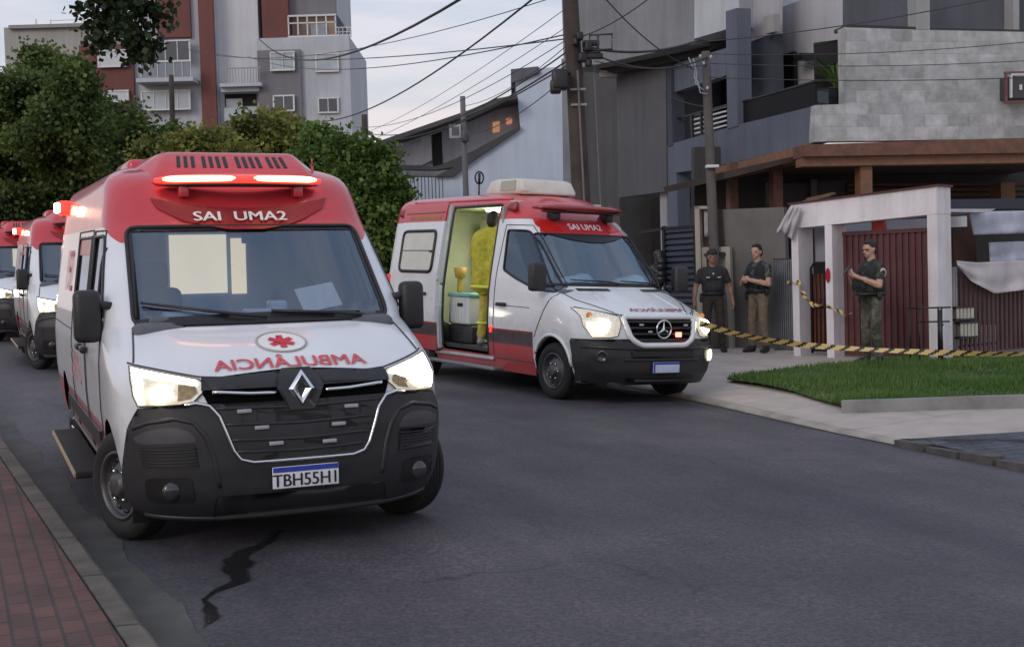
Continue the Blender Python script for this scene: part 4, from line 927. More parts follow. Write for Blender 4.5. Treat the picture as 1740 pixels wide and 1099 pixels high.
while cnt < 30000:
    s, t = rnd.uniform(mn[0], mxx[0]), rnd.uniform(mn[1], mxx[1])
    if not pip(s, t, lawn) or math.sin(s*2.7+1.3*math.sin(t*3.1))*math.sin(t*2.3+s) > rnd.uniform(.55, 1.5): continue
    cnt += 1; z = lawn_h(s, t)-.01; a = rnd.uniform(0, PI); hgt = rnd.uniform(.03, .10)*(1+.6*math.sin(s*2.1)*math.sin(t*1.9)); wd = rnd.uniform(.006, .012)
    dx, dy = math.cos(a)*wd, math.sin(a)*wd; bx, by = rnd.uniform(-.04, .04), rnd.uniform(-.04, .04); i = len(V_)
    V_ += [(t-dx, s-dy, z), (t+dx, s+dy, z), (t+bx, s+by, z+hgt)]; F_.append((i, i+1, i+2))
g.add(V_, F_)
def leafmat(name, c1, c2, c3, rough=.6, trans=.25):
    m = bpy.data.materials.new(name); m.use_nodes = True; N = m.node_tree; L = N.links; b = N.nodes['Principled BSDF']; b.inputs['Roughness'].default_value = rough; b.inputs['Specular IOR Level'].default_value = .3
    ge = N.nodes.new('ShaderNodeNewGeometry'); t = N.nodes.new('ShaderNodeTexCoord')
    r = N.nodes.new('ShaderNodeValToRGB'); e = r.color_ramp.elements; e[0].color = (*c1, 1); e[1].color = (*c3, 1); k = e.new(.5); k.color = (*c2, 1); e[0].position = .1; e[2].position = .95
    nz = N.nodes.new('ShaderNodeTexNoise'); nz.inputs['Scale'].default_value = .8; nz.inputs['Detail'].default_value = 4; L.new(t.outputs['Object'], nz.inputs['Vector'])
    ad = N.nodes.new('ShaderNodeMath'); ad.operation = 'MULTIPLY_ADD'; ad.inputs[1].default_value = .45; L.new(ge.outputs['Random Per Island'], ad.inputs[0])
    m2 = N.nodes.new('ShaderNodeMath'); m2.operation = 'MULTIPLY_ADD'; m2.inputs[1].default_value = 1.5; m2.inputs[2].default_value = -.47; L.new(nz.outputs['Fac'], m2.inputs[0]); L.new(m2.outputs[0], ad.inputs[2])
    L.new(ad.outputs[0], r.inputs[0]); L.new(r.outputs[0], b.inputs['Base Color'])
    tr = N.nodes.new('ShaderNodeBsdfTranslucent'); L.new(r.outputs[0], tr.inputs[0]); mx = N.nodes.new('ShaderNodeMixShader'); mx.inputs[0].default_value = trans
    L.new(b.outputs[0], mx.inputs[1]); L.new(tr.outputs[0], mx.inputs[2]); L.new(mx.outputs[0], N.nodes['Material Output'].inputs[0]); return m
o = g.build('grass', leafmat('grass blades', (.05, .10, .02), (.095, .185, .04), (.20, .26, .09)), None, MST, recalc=False); o['kind'] = 'stuff'
# concrete kerb in front of the lawn
g = G(); kp = [st(*p, h_pav) for p in ((1430, 702), (1540, 699), (1640, 696), (1760, 692))]
for (s0, t0), (s1, t1) in zip(kp, kp[1:]):
    d = Vector((t1-t0, s1-s0, 0)); n = Vector((-d.y, d.x, 0)).normalized()*.13; z0, z1 = h_pav(s0, t0), h_pav(s1, t1)
    A = Vector((t0, s0, z0-.05)); B = Vector((t1, s1, z1-.05)); up = Vector((0, 0, .185))
    g.add([A, B, B+n, A+n, A+up, B+up, B+n+up, A+n+up], [(3, 2, 1, 0), (4, 5, 6, 7), (0, 1, 5, 4), (1, 2, 6, 5), (2, 3, 7, 6), (3, 0, 4, 7)])
o = g.build('lawn_kerb', CONC2); o.matrix_world = MST; o['kind'] = 'structure'
# wet trail from under the near van
def wet_mat():
    m = mat('wet asphalt', (.010, .010, .012), .20, .2, 30, bump=.25, bscale=90); N = m.node_tree; b = N.nodes['Principled BSDF']
    t = N.nodes.new('ShaderNodeTexCoord'); n = N.nodes.new('ShaderNodeTexNoise'); n.inputs['Scale'].default_value = 30; n.inputs['Detail'].default_value = 6; N.links.new(t.outputs['Object'], n.inputs['Vector'])
    a = N.nodes.new('ShaderNodeAttribute'); a.attribute_name = 'wetness'
    s_ = N.nodes.new('ShaderNodeMath'); s_.operation = 'MULTIPLY_ADD'; s_.inputs[1].default_value = 1.5; N.links.new(a.outputs['Fac'], s_.inputs[0]); N.links.new(n.outputs['Fac'], s_.inputs[2])
    r = N.nodes.new('ShaderNodeMapRange'); r.inputs['From Min'].default_value = .75; r.inputs['From Max'].default_value = 1.35; r.inputs['To Max'].default_value = .93; N.links.new(s_.outputs[0], r.inputs['Value']); N.links.new(r.outputs[0], b.inputs['Alpha']); return m
tr = [(478, 900, 20), (445, 926, 12), (418, 938, 22), (398, 952, 36), (404, 968, 30), (408, 986, 24), (385, 996, 16), (362, 1008, 7), (346, 1019, 5), (356, 1033, 17), (364, 1045, 19), (352, 1058, 12), (340, 1070, 5)]
rows = []; rnd.seed(4)
for (x0, y0, w0), (x1, y1, w1) in zip(tr, tr[1:]):
    k = max(2, int(abs(y1-y0)/1.5))
    for i in range(k):
        q = i/k; w_ = w0+(w1-w0)*q; yy = y0+(y1-y0)*q; rows.append((x0+(x1-x0)*q-w_*.8*(.8+.22*math.sin(yy*.17)+.10*math.sin(yy*.37+1)), x0+(x1-x0)*q+w_*.8*(.8+.22*math.sin(yy*.19+2)+.10*math.sin(yy*.33)), y0+(y1-y0)*q))
g = G(); vs = []
for a, b, y in rows:
    for q in (-.25, .06, .28, .5, .72, .94, 1.25): s_, t_ = st(a+(b-a)*q, y, h_road); vs.append((t_, s_, h_road(s_, t_)+.005))
g.add(vs, [(7*i+k, 7*i+k+1, 7*i+8+k, 7*i+7+k) for i in range(len(rows)-1) for k in range(6)], 0, True)
o = g.build('wet_trail', wet_mat(), None, MST, recalc=False)
at_ = o.data.attributes.new('wetness', 'FLOAT', 'POINT'); at_.data.foreach_set('value', [(0, .5, .85, 1, .85, .5, 0)[i % 7]*min(1, .3+(i//7)*.12)*min(1, .2+(len(rows)-1-i//7)*.06) for i in range(len(rows)*7)])
o; o['kind'] = 'structure'
# ------------------------------------------------------------------ buildings
class Face:
    """a vertical plane; px polygons land on it, `off` metres behind it"""
    def __init__(s, a, b): s.a, s.b = a.copy(), b.copy(); s.n = plnorm(a, b)
    def P(s, px, py, off=0.0): return onpl(px, py, s.a, s.b, off)
    def poly(s, g, pts, th, off=0.0, m=0): return g.slab([s.P(x, y, off) for x, y in pts], s.n*th, m)
    def rect(s, g, x0, y0, x1, y1, th, off=0.0, m=0):
        """upright rectangle whose corners match these pixels (true verticals)"""
        ym = (y0+y1)/2; A = s.P(x0, ym, off); B = s.P(x1, ym, off); xm = (x0+x1)/2; z1 = s.P(xm, y0, off).z; z0 = s.P(xm, y1, off).z
        return g.slab([Vector((A.x, A.y, z0)), Vector((B.x, B.y, z0)), Vector((B.x, B.y, z1)), Vector((A.x, A.y, z1))], s.n*th, m)
def facade(name, base, shades, scale, bump=.12, rough=.85):
    if name in MATS: return MATS[name]
    m = mat(name, base, rough, shades, scale, bump=bump, bscale=25); N = m.node_tree; L = N.links; b = N.nodes['Principled BSDF']
    t = N.nodes.new('ShaderNodeTexCoord'); mp = N.nodes.new('ShaderNodeMapping'); mp.inputs['Scale'].default_value = (3.2, 3.2, .22); L.new(t.outputs['Object'], mp.inputs[0])
    n = N.nodes.new('ShaderNodeTexNoise'); n.inputs['Scale'].default_value = 1.0; n.inputs['Detail'].default_value = 7; n.inputs['Roughness'].default_value = .7; L.new(mp.outputs[0], n.inputs['Vector'])
    r = N.nodes.new('ShaderNodeValToRGB'); r.color_ramp.elements[0].position = .36; r.color_ramp.elements[0].color = (.70, .69, .67, 1); r.color_ramp.elements[1].position = .58; r.color_ramp.elements[1].color = (1.08, 1.08, 1.08, 1); L.new(n.outputs['Fac'], r.inputs[0])
    x = N.nodes.new('ShaderNodeMix'); x.data_type = 'RGBA'; x.blend_type = 'MULTIPLY'; x.inputs['Factor'].default_value = .28 if scale < .5 else .45; src = b.inputs['Base Color'].links[0].from_socket; L.new(src, x.inputs[6]); L.new(r.outputs[0], x.inputs[7]); L.new(x.outputs[2], b.inputs['Base Color']); return m
WIN = mat('dark pane', (.05, .06, .075), .08, .25, .6, spec=.7)
SKYWIN = mat('pale curtained pane', (.38, .42, .46), .2, .2, .8)
WFR = mat('white frame', (.62, .62, .62), .5, .08, 5)
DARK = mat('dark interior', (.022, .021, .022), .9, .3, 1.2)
SHUT = mat('white shutter', (.55, .56, .58), .6, .06, 3)

# --- apartment block far behind the trees
Y = 75.0
AF = Face(at(0, 100, Y), at(600, 100, Y))
apt = empty('apartment_building', at(320, 469, Y), 'tall pale grey apartment block with maroon vertical stripes behind the trees', 'building')
def ap(name, m, rects, th=.3, off=0.0, parent=None):
    g = G()
    for r in rects: AF.rect(g, *r, th, off)
    o = g.build(name, m); o.parent = parent or apt; o.matrix_parent_inverse = (parent or apt).matrix_world.inverted() if parent is None else Matrix.Identity(4)
    if parent is not None: o.matrix_parent_inverse = parent.matrix_world.inverted()
    return o
LG = facade('pale grey render', (.46, .475, .52), .10, .25); TAU = facade('taupe render', (.19, .185, .20), .08, .3); MAR = facade('maroon render', (.165, .062, .055), .12, .3); BEI = facade('beige grey render', (.36, .345, .33), .1, .3)
ap('wall', LG, [(228, -60, 372, 480)], 9, .0); ap('wall', LG, [(444, 63, 600, 480)], 9, -.02); ap('wall', BEI, [(16, 44, 230, 480)], 8, 1.5)
ap('wall', facade('white render', (.58, .585, .62), .07, .3), [(371, -60, 445, 480)], 8, .6)
ap('roof_slab', facade('roof edge', (.28, .27, .26), .1, .4), [(14, 40, 230, 46)], 8.4, 1.2); ap('roof_slab', LG, [(486, -60, 571, 26)], 7, 1.2)
ap('maroon_panel', MAR, [(137, 76, 228, 230)], .25, -.3); ap('maroon_panel', MAR, [(265, -60, 322, 64)], .25, -.25); ap('maroon_panel', MAR, [(344, -60, 369, 480)], .25, -.4); ap('maroon_panel', MAR, [(444, -60, 489, 64)], 6, .3)
ap('taupe_panel', TAU, [(444, 85, 517, 480)], .2, -.3); ap('dark_storey', TAU, [(489, -60, 569, 25)], .2, .9)
for x0, y0, x1, y1, m_, k in ((460, 89, 499, 119, SKYWIN, 2), (465, 163, 499, 188, WIN, 2), (537, 92, 574, 121, SKYWIN, 1), (541, 167, 574, 191, WIN, 2), (241, 155, 322, 186, SKYWIN, 4), (167, 86, 215, 113, SHUT, 1), (169, 155, 217, 173, SHUT, 1), (239, 70, 322, 104, WIN, 4)):
    o_ = -.55 if x0 < 330 or x0 < 520 and x0 > 440 else -.2
    w0 = ap('window', WFR, [(x0-1.5, y0-1.5, x1+1.5, y0+1), (x0-1.5, y1-1, x1+1.5, y1+1.5), (x0-1.5, y0+1, x0+1.2, y1-1), (x1-1.2, y0+1, x1+1.5, y1-1)] + [(x0+(x1-x0)*i/k-.7, y0+1, x0+(x1-x0)*i/k+.7, y1-1) for i in range(1, k)], .12, o_)
    ap('pane', m_, [(x0+1, y0+1, x1-1, y1-1)], .04, o_+.05, w0)
# balconies
b0 = ap('balcony', LG, [(231, 132, 328, 139)], 2.2, -1.6)
ap('balcony_railing', mat('glass railing', (.20, .23, .27), .15, .15, 1), [(240, 105, 322, 131)], .05, -1.55, b0); ap('balcony_rail', WFR, [(238, 103, 324, 106)] + [(239+14*i, 105, 240+14*i, 132) for i in range(7)], .08, -1.6, b0)
b1 = ap('balcony', LG, [(373, 141, 444, 147)], 1.6, -.9); ap('balcony_railing', mat('metal railing', (.30, .30, .31), .5, .1, 3), [(374, 115, 443, 117)] + [(375+5*i, 117, 376+5*i, 141) for i in range(14)], .06, -.85, b1)
b2 = ap('balcony', DARK, [(382, 157, 435, 180)], .1, .5); ap('balcony_railing', SKYWIN, [(381, 183, 436, 206)], .06, -.3, b2); ap('pane', SKYWIN, [(384, 168, 412, 184)], .05, .4, b2); ap('balcony_lintel', LG, [(376, 148, 440, 156)], 1.2, -.5, b2)
pg = ap('rooftop_pergola', WFR, [(489, 25, 571, 28), (489, 38, 571, 40), (489, 60, 596, 64)] + [(489+16*i, 28, 491+16*i, 60) for i in range(6)], .15, .2); ap('pergola_wall', mat('peach wall', (.40, .28, .21), .8, .12, .5), [(491, 28, 569, 60)], .2, 1.5, pg); ap('pane', SKYWIN, [(528, 42, 552, 60)], .1, 1.2, pg)
ap('terrace_railing', WFR, [(571, 46, 597, 47.5), (571, 54, 597, 55)] + [(575+7*i, 46, 576+7*i, 64) for i in range(4)], .06, .1); ap('rooftop_railing', WFR, [(60, 33, 62, 44), (85, 34, 86.5, 44), (85, 34, 140, 35), (138, 34, 139, 44)], .06, 2.0)

# --- pale blue house with the sloping roof
Y = 46.0
BF = Face(at(640, 250, Y), at(960, 250, Y))
bh = empty('sloped_roof_house', at(800, 469, Y), 'pale blue house with a long sloping dark roof behind the open-doored ambulance', 'building')
def part_of(root, F):
    def fn(name, m, polys, th=.2, off=0.0, parent=None):
        g = G()
        for p in polys: F.poly(g, p, th, off)
        o = g.build(name, m); q = parent or root; o.parent = q; o.matrix_parent_inverse = q.matrix_world.inverted(); return o
    return fn
bp_ = part_of(bh, BF)
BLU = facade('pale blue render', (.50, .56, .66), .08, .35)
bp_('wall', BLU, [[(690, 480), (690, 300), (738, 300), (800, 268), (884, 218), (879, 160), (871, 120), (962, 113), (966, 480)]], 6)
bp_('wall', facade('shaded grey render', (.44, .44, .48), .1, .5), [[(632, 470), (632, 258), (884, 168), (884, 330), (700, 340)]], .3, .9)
bp_('roof', mat('dark roof tiles', (.075, .07, .07), .8, .25, 3), [[(626, 246), (800, 186), (842, 168), (878, 161), (880, 167), (842, 176), (800, 195), (628, 253)]], 4.5, -.9)
bp_('parapet', facade('dark parapet', (.11, .115, .13), .15, .6), [[(868, 118), (915, 113), (918, 124), (869, 141)]], 3, -.15)
bp_('stair_fascia', mat('dark fascia', (.05, .05, .055), .6, .15, 2), [[(678, 281), (742, 283), (800, 258), (884, 214), (884, 219), (802, 274), (770, 300), (738, 300), (772, 284), (742, 289), (680, 288)]], .5, -.2)
bp_('wall', facade('light stucco', (.55, .55, .6), .1, .6), [[(668, 240), (732, 222), (734, 272), (716, 281), (668, 280)]], .2, .65)
w0 = bp_('doorway', DARK, [[(734, 221), (750, 215), (752, 278), (736, 283)]], .1, .8); bp_('window', SKYWIN, [[(702, 238), (716, 236), (716, 245), (702, 247)]], .05, .6)
for x, y, r, m_ in ((843, 216, (12, 20), emis('warm lit window', (1, .42, .16), .24, (.5, .3, .2))), (865, 206, (10, 12), emis('warm lit lamp', (1, .33, .2), .3, (.5, .3, .2)))):
    bp_('lit_window', m_, [[(x-r[0]/2, y-r[1]/2+2), (x+r[0]/2, y-r[1]/2), (x+r[0]/2, y+r[1]/2-2), (x-r[0]/2, y+r[1]/2)]], .06, .82)
g = G(); pts = [BF.P(692+6*i, 310, -1.0) for i in range(11)]
for p in pts: g.box((p.x, p.y, p.z-.25), (.03, .03, .9))
g.tube([pts[0]+Vector((0, 0, .2)), pts[-1]+Vector((0, 0, .2))], .025, 6); o = g.build('garden_railing', mat('dark railing', (.05, .06, .07), .5, .15, 4)); tag(o, 'thin dark railing below the pale blue house, left of the grey pole', 'railing')

# --- grey neighbour building with the overhanging upper storey
NF = Face(at(985, 112, 28.9), at(1235, 60, 25.6)); N4 = Face(at(1050, 335, 29.5), at(1130, 325, 28.0))
nb = empty('grey_building', at(1060, 600, 29), 'weathered grey building with an overhanging top storey beside the big wooden pole', 'building')
np_ = part_of(nb, NF); n4 = part_of(nb, N4)
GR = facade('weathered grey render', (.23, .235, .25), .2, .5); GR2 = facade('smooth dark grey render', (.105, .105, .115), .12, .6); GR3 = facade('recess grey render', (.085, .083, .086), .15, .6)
np_('upper_storey', GR, [[(953, -60), (1180, -60), (1180, 75), (1000, 113), (958, 118)]], 5, 0); np_('upper_storey', facade('white render upper', (.46, .48, .52), .08, .6), [[(1180, -60), (1256, -60), (1256, 44), (1180, 66)]], 4, -.12)
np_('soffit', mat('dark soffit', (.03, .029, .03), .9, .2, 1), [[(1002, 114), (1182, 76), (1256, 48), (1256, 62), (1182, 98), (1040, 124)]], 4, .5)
n4('block', GR2, [[(1047, 108), (1131, 92), (1133, 325), (1051, 336)]], 3.0, 0)
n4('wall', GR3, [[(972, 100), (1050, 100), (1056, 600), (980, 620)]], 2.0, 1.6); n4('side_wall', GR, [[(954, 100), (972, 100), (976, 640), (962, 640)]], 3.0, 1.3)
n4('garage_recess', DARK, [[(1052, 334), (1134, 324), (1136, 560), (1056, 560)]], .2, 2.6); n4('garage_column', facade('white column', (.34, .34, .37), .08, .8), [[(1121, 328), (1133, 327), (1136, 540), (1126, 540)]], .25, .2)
g = G(); p = N4.P(1034, 126, -.4); g.bev(p, (.42, .18, .17), .03); o = g.build('wall_floodlight', mat('floodlight grey', (.30, .28, .27), .5, .12, 5)); o.parent = nb; o.matrix_parent_inverse = nb.matrix_world.inverted()

# --- corner house: slate side, concrete-block front, timber eaves
C0 = at(1385, 240, 22.0); P1 = Face(C0, at(1740, 236, 22.7)); P2 = Face(C0, at(1132, 246, 28.0))
ch = empty('corner_house', at(1400, 600, 23), 'two-storey slate and bare concrete house with timber eaves behind the gate', 'building')
f1 = part_of(ch, P1); f2 = part_of(ch, P2)
def blockwall():
    m = bpy.data.materials.new('bare concrete blocks'); m.use_nodes = True; N = m.node_tree; L = N.links; b = N.nodes['Principled BSDF']; b.inputs['Roughness'].default_value = .9
    t = N.nodes.new('ShaderNodeTexCoord'); mp = N.nodes.new('ShaderNodeMapping'); mp.inputs['Rotation'].default_value = (PI/2, 0, 0); L.new(t.outputs['Object'], mp.inputs[0])
    br = N.nodes.new('ShaderNodeTexBrick'); L.new(mp.outputs[0], br.inputs['Vector']); br.inputs['Scale'].default_value = 1; br.inputs['Brick Width'].default_value = .42; br.inputs['Row Height'].default_value = .21; br.inputs['Mortar Size'].default_value = .008; br.inputs['Mortar Smooth'].default_value = .6
    br.inputs['Color1'].default_value = (.47, .48, .485, 1); br.inputs['Color2'].default_value = (.31, .32, .325, 1); br.inputs['Mortar'].default_value = (.40, .41, .42, 1); br.inputs['Bias'].default_value = -.1
    def ns(sc, d, lo, hi, a, c):
        n = N.nodes.new('ShaderNodeTexNoise'); n.inputs['Scale'].default_value = sc; n.inputs['Detail'].default_value = d; n.inputs['Roughness'].default_value = .65; L.new(t.outputs['Object'], n.inputs['Vector'])
        r = N.nodes.new('ShaderNodeValToRGB'); r.color_ramp.elements[0].position = lo; r.color_ramp.elements[1].position = hi; r.color_ramp.elements[0].color = (*a, 1); r.color_ramp.elements[1].color = (*c, 1); L.new(n.outputs['Fac'], r.inputs[0]); return r.outputs[0]
    def mul(a, c, bt='MULTIPLY', f=1):
        n = N.nodes.new('ShaderNodeMix'); n.data_type = 'RGBA'; n.blend_type = bt; n.inputs['Factor'].default_value = f; L.new(a, n.inputs[6]); L.new(c, n.inputs[7]); return n.outputs[2]
    c = mul(br.outputs['Color'], ns(1.1, 8, .30, .70, (.76, .76, .73), (1.18, 1.18, 1.2))); c = mul(c, ns(5.0, 6, .35, .7, (.80, .79, .77), (1.18, 1.18, 1.2))); L.new(c, b.inputs['Base Color'])
    bp = N.nodes.new('ShaderNodeBump'); bp.inputs['Strength'].default_value = .4; bp.inputs['Distance'].default_value = .012; L.new(br.outputs['Fac'], bp.inputs['Height']); bp.invert = True; L.new(bp.outputs[0], b.inputs['Normal']); return m
BLK = blockwall()
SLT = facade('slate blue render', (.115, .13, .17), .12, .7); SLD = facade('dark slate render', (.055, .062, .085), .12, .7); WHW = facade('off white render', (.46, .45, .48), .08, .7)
f1('block_wall', BLK, [[(1438, 47), (1560, 51), (1900, 58), (1900, 233), (1385, 241), (1385, 179), (1438, 177)]], .25, -.06)
f1('wall_cap', mat('dark flashing', (.03, .03, .034), .6, .2, 3), [[(1438, 42), (1556, 46), (1556, 52), (1438, 48)], [(1581, 48), (1900, 54), (1900, 59), (1581, 53)]], .5, -.04)
f1('upper_wall', facade('grey blue render', (.10, .105, .125), .14, .6), [[(1440, -80), (1900, -80), (1900, 70), (1440, 64)]], .2, 1.2)
f1('column', facade('pale column', (.34, .34, .34), .12, 1.5), [[(1555, -80), (1579, -80), (1580, 51), (1557, 50)]], .3, -.06)
f1('column', facade('pale column', (.34, .34, .34), .12, 1.5), [[(1722, -80), (1732, -80), (1732, 60), (1722, 60)]], .3, .9)
f1('corner_trim', facade('pale corner trim', (.42, .41, .39), .12, 2), [[(1436, 46), (1443, 46), (1445, 182), (1438, 182)]], .3, -.03)
wn_ = f1('window', DARK, [[(1384, 73), (1437, 66), (1438, 178), (1386, 179)]], .05, 1.5)
f1('window_frame', BLACK, [[(1384, 73), (1437, 66), (1437, 70), (1385, 77)], [(1386, 150), (1438, 149), (1438, 152), (1386, 153)]], .05, .4, wn_)
f1('window_glass', glass('smoked glass', (.25, .27, .28), .03), [[(1386, 153), (1438, 152), (1438, 177), (1387, 178)]], .02, .3, wn_)
f2('parapet', SLT, [[(1133, 247), (1251, 213), (1385, 180), (1385, 243), (1213, 284), (1147, 294), (1133, 297)]], .25, 0)
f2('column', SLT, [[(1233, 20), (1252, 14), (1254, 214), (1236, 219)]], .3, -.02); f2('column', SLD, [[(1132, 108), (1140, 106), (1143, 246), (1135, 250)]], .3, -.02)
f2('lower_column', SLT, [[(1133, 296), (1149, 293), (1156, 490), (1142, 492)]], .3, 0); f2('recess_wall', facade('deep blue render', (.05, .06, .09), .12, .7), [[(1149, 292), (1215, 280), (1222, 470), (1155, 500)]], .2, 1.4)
f2('lintel', SLT, [[(1137, 112), (1234, 82), (1234, 128), (1137, 160)]], .25, .05)
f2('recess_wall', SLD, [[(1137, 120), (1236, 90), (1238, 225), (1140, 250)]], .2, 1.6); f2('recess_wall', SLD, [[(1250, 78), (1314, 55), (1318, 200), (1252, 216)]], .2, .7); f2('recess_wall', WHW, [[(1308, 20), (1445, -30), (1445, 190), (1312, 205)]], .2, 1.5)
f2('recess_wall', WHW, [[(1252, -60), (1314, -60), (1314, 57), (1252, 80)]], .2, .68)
f2('soffit_beam', facade('cream beam', (.30, .29, .28), .1, 2), [[(1297, 30), (1316, 24), (1317, 54), (1298, 58)]], .12, .5)
dd = f2('balcony_door', BLACK, [[(1327, 94), (1348, 88), (1351, 192), (1330, 197)]], .08, 1.4)
f2('wall_lamp', BLACK, [[(1349, 93), (1363, 90), (1364, 102), (1350, 104)]], .25, 1.15)
f2('balcony_door', mat('dark sliding door', (.02, .021, .024), .2, .2, 1), [[(1140, 160), (1172, 152), (1174, 242), (1142, 250)]], .06, 1.5); f2('balcony_window', DARK, [[(1212, 140), (1236, 130), (1237, 184), (1213, 190)]], .06, 1.5)
f2('balcony_railing', mat('smoked railing panel', (.012, .012, .014), .6, .2, 2, spec=.2), [[(1252, 176), (1384, 138), (1385, 180), (1253, 212)]], .05, .1)
f2('balcony_handrail', BLACK, [[(1251, 174), (1385, 136), (1385, 139), (1251, 177)]], .09, .08)
f2('balcony_railing', WFR, [[(1174, 196+8*i-.5), (1234, 180+8*i-.5), (1234, 182.0+8*i), (1174, 198.0+8*i)] for i in range(5)], .04, .15); f2('balcony_railing', BLACK, [[(1140, 203), (1235, 177), (1235, 179), (1140, 205.5)], [(1141, 205), (1143, 205), (1144, 248), (1142, 248)], [(1172, 197), (1175, 196), (1177, 238), (1174, 239)], [(1189, 192), (1191, 192), (1192, 234), (1190, 234)]], .04, .1)
WOOD = mat('red brown timber', (.14, .062, .038), .55, .35, 7, bump=.2, bscale=30); WOODL = mat('orange timber', (.20, .092, .05), .5, .25, 8, bump=.15, bscale=40)
f1('timber_beam', WOOD, [[(1366, 246), (1900, 229), (1900, 257), (1368, 266)]], .5, -.55); f1('timber_beam', WOODL, [[(1364, 267), (1900, 258), (1900, 274), (1364, 283)]], .3, -.4)
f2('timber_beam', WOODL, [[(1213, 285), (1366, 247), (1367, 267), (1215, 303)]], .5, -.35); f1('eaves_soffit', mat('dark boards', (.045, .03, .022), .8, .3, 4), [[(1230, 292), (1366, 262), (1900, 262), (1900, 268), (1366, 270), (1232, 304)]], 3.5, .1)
for x0, x1, m_, of in ((1462, 1482, WOODL, -.3), (1314, 1330, WOOD, .9), (1240, 1254, WOOD, 1.6)): f1('timber_post', m_, [[(x0, 276), (x1, 276), (x1+3, 600), (x0+3, 600)]], .22, of)
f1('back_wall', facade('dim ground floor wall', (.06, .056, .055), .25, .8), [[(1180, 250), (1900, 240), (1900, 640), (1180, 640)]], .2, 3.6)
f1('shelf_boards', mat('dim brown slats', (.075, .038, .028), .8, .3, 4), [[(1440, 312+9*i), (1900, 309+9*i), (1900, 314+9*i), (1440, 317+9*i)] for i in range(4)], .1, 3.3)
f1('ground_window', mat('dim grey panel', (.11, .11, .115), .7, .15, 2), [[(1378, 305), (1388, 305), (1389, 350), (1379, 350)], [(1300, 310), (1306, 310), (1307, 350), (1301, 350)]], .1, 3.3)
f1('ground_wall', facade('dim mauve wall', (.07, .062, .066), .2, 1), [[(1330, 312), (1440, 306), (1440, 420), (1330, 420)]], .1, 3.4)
# things at the house
g = G(); P1.rect(g, 1701, 310, 1725, 339, .4, 2.6); o = g.build('cardboard_box', mat('tan cardboard', (.20, .13, .075), .8, .15, 6)); tag(o, 'tan cardboard box high up under the timber eaves', 'box')
# air conditioner cage on the block wall
e = empty('window_air_conditioner', P1.P(1725, 150, -.2), 'air conditioner unit boxed in a rusty red frame on the concrete wall', 'air conditioner'); q = part_of(e, P1)
q('casing', mat('dark casing', (.06, .055, .06), .6, .2, 4), [[(1716, 130), (1760, 130), (1760, 166), (1716, 167)]], .35, -.38); q('frame', mat('rusty red frame', (.16, .06, .06), .7, .3, 8), [[(1708, 122), (1760, 121), (1760, 125), (1708, 126)], [(1709, 126), (1712, 126), (1712, 172), (1709, 172)], [(1708, 172), (1760, 170), (1760, 174), (1708, 176)]], .05, -.44); q('white_edge', WFR, [[(1718, 125), (1760, 124), (1760, 127), (1718, 128)], [(1718, 128), (1720.5, 128), (1720.5, 166), (1718, 166)]], .05, -.44); q('fan_badge', WFR, [[(1733, 144), (1737, 144), (1737, 153), (1733, 153)]], .02, -.40)
# ------------------------------------------------------------------ gate, fences, poles
GA, GB = Vector((4.56, 20.26, 0)), Vector((6.36, 18.46, 0)); gd = (GB-GA).normalized(); gb = Vector((-gd.y, gd.x, 0))   # along, back
GF = Face(GA, GB)
def gx(px, py=520): p = GF.P(px, py); return (p-GA).dot(gd)
def zpav(p): return h_pav(*to_st(p))
GM = Matrix.Identity(4)
for i in range(3): GM[i][0], GM[i][1], GM[i][3] = gd[i], gb[i], GA[i]
GM[2][3] = .15
gate = empty('gate', GM, 'white painted concrete gate frame with maroon corrugated metal leaf and a red oval number plate', 'gate')
GW = facade('white gate render', (.70, .66, .68), .14, 1.2, .15); GWT = mat('maroon coping', (.075, .025, .028), .6, .2, 3)
X0, X1, X2, X3 = gx(1346, 480), gx(1403, 480), gx(1578, 480), gx(1594, 480); zt0, zt1 = 2.44, 2.56
def zt(x): return zt0 + (zt1-zt0)*(x-X0)/(X3-X0)
D = .44; g = G()
for a, b, dp in ((X0, X0+.125, D), (X1, X1+.125, D), (X2-.01, X3+.0, D)):
    zz = 2.06+.1*((a+b)/2-X0)/(X3-X0)-.002; g = G(); g.box(((a+b)/2, dp/2, (zz-.1)/2), (b-a, dp-.006, zz+.1)); g.build('gate_pillar', GW, gate)
g = G(); g.slab([(X0, 0, 2.06), (X3, 0, 2.16), (X3, 0, zt1), (X0, 0, zt0)], (0, D, 0)); g.build('gate_lintel', GW, gate)
g = G(); g.slab([(X0-.03, -.03, zt0), (X3+.03, -.03, zt1), (X3+.03, -.03, zt1+.03), (X0-.03, -.03, zt0+.03)], (0, D+.06, 0)); g.build('gate_coping', GWT, gate)
MARO = mat('maroon metal sheet', (.105, .034, .036), .55, .25, 2.5, coat=.1)
g = G(); n = 60; xa, xb = X1+.13, X2-.01
for i in range(n):     # trapezoidal ribs
    w_ = (xb-xa)/n
    if i % 4 in (0, 1): g.box((xa+w_*(i+.5), D-.10, 1.0), (w_*1.02, .03, 1.95))
    else: g.box((xa+w_*(i+.5), D-.075, 1.0), (w_*1.02, .02, 1.95))
g.box(((xa+xb)/2, D-.11, .08), (xb-xa, .05, .1)); g.box(((xa+xb)/2, D-.11, 1.94), (xb-xa, .05, .05)); g.build('gate_leaf', MARO, gate)
g = G(); c = (X1+.05, -.008, 1.30)
g.add([(c[0]+.040*math.cos(t), c[1]-.012*k, c[2]+.115*math.sin(t)) for k in (0, 1) for t in [2*PI*i/24 for i in range(24)]], [tuple(24+i for i in range(24))]+[(i, (i+1) % 24, 24+(i+1) % 24, 24+i) for i in range(24)]); g.build('number_plaque', mat('red enamel', (.36, .015, .03), .35, .1, 5), gate)
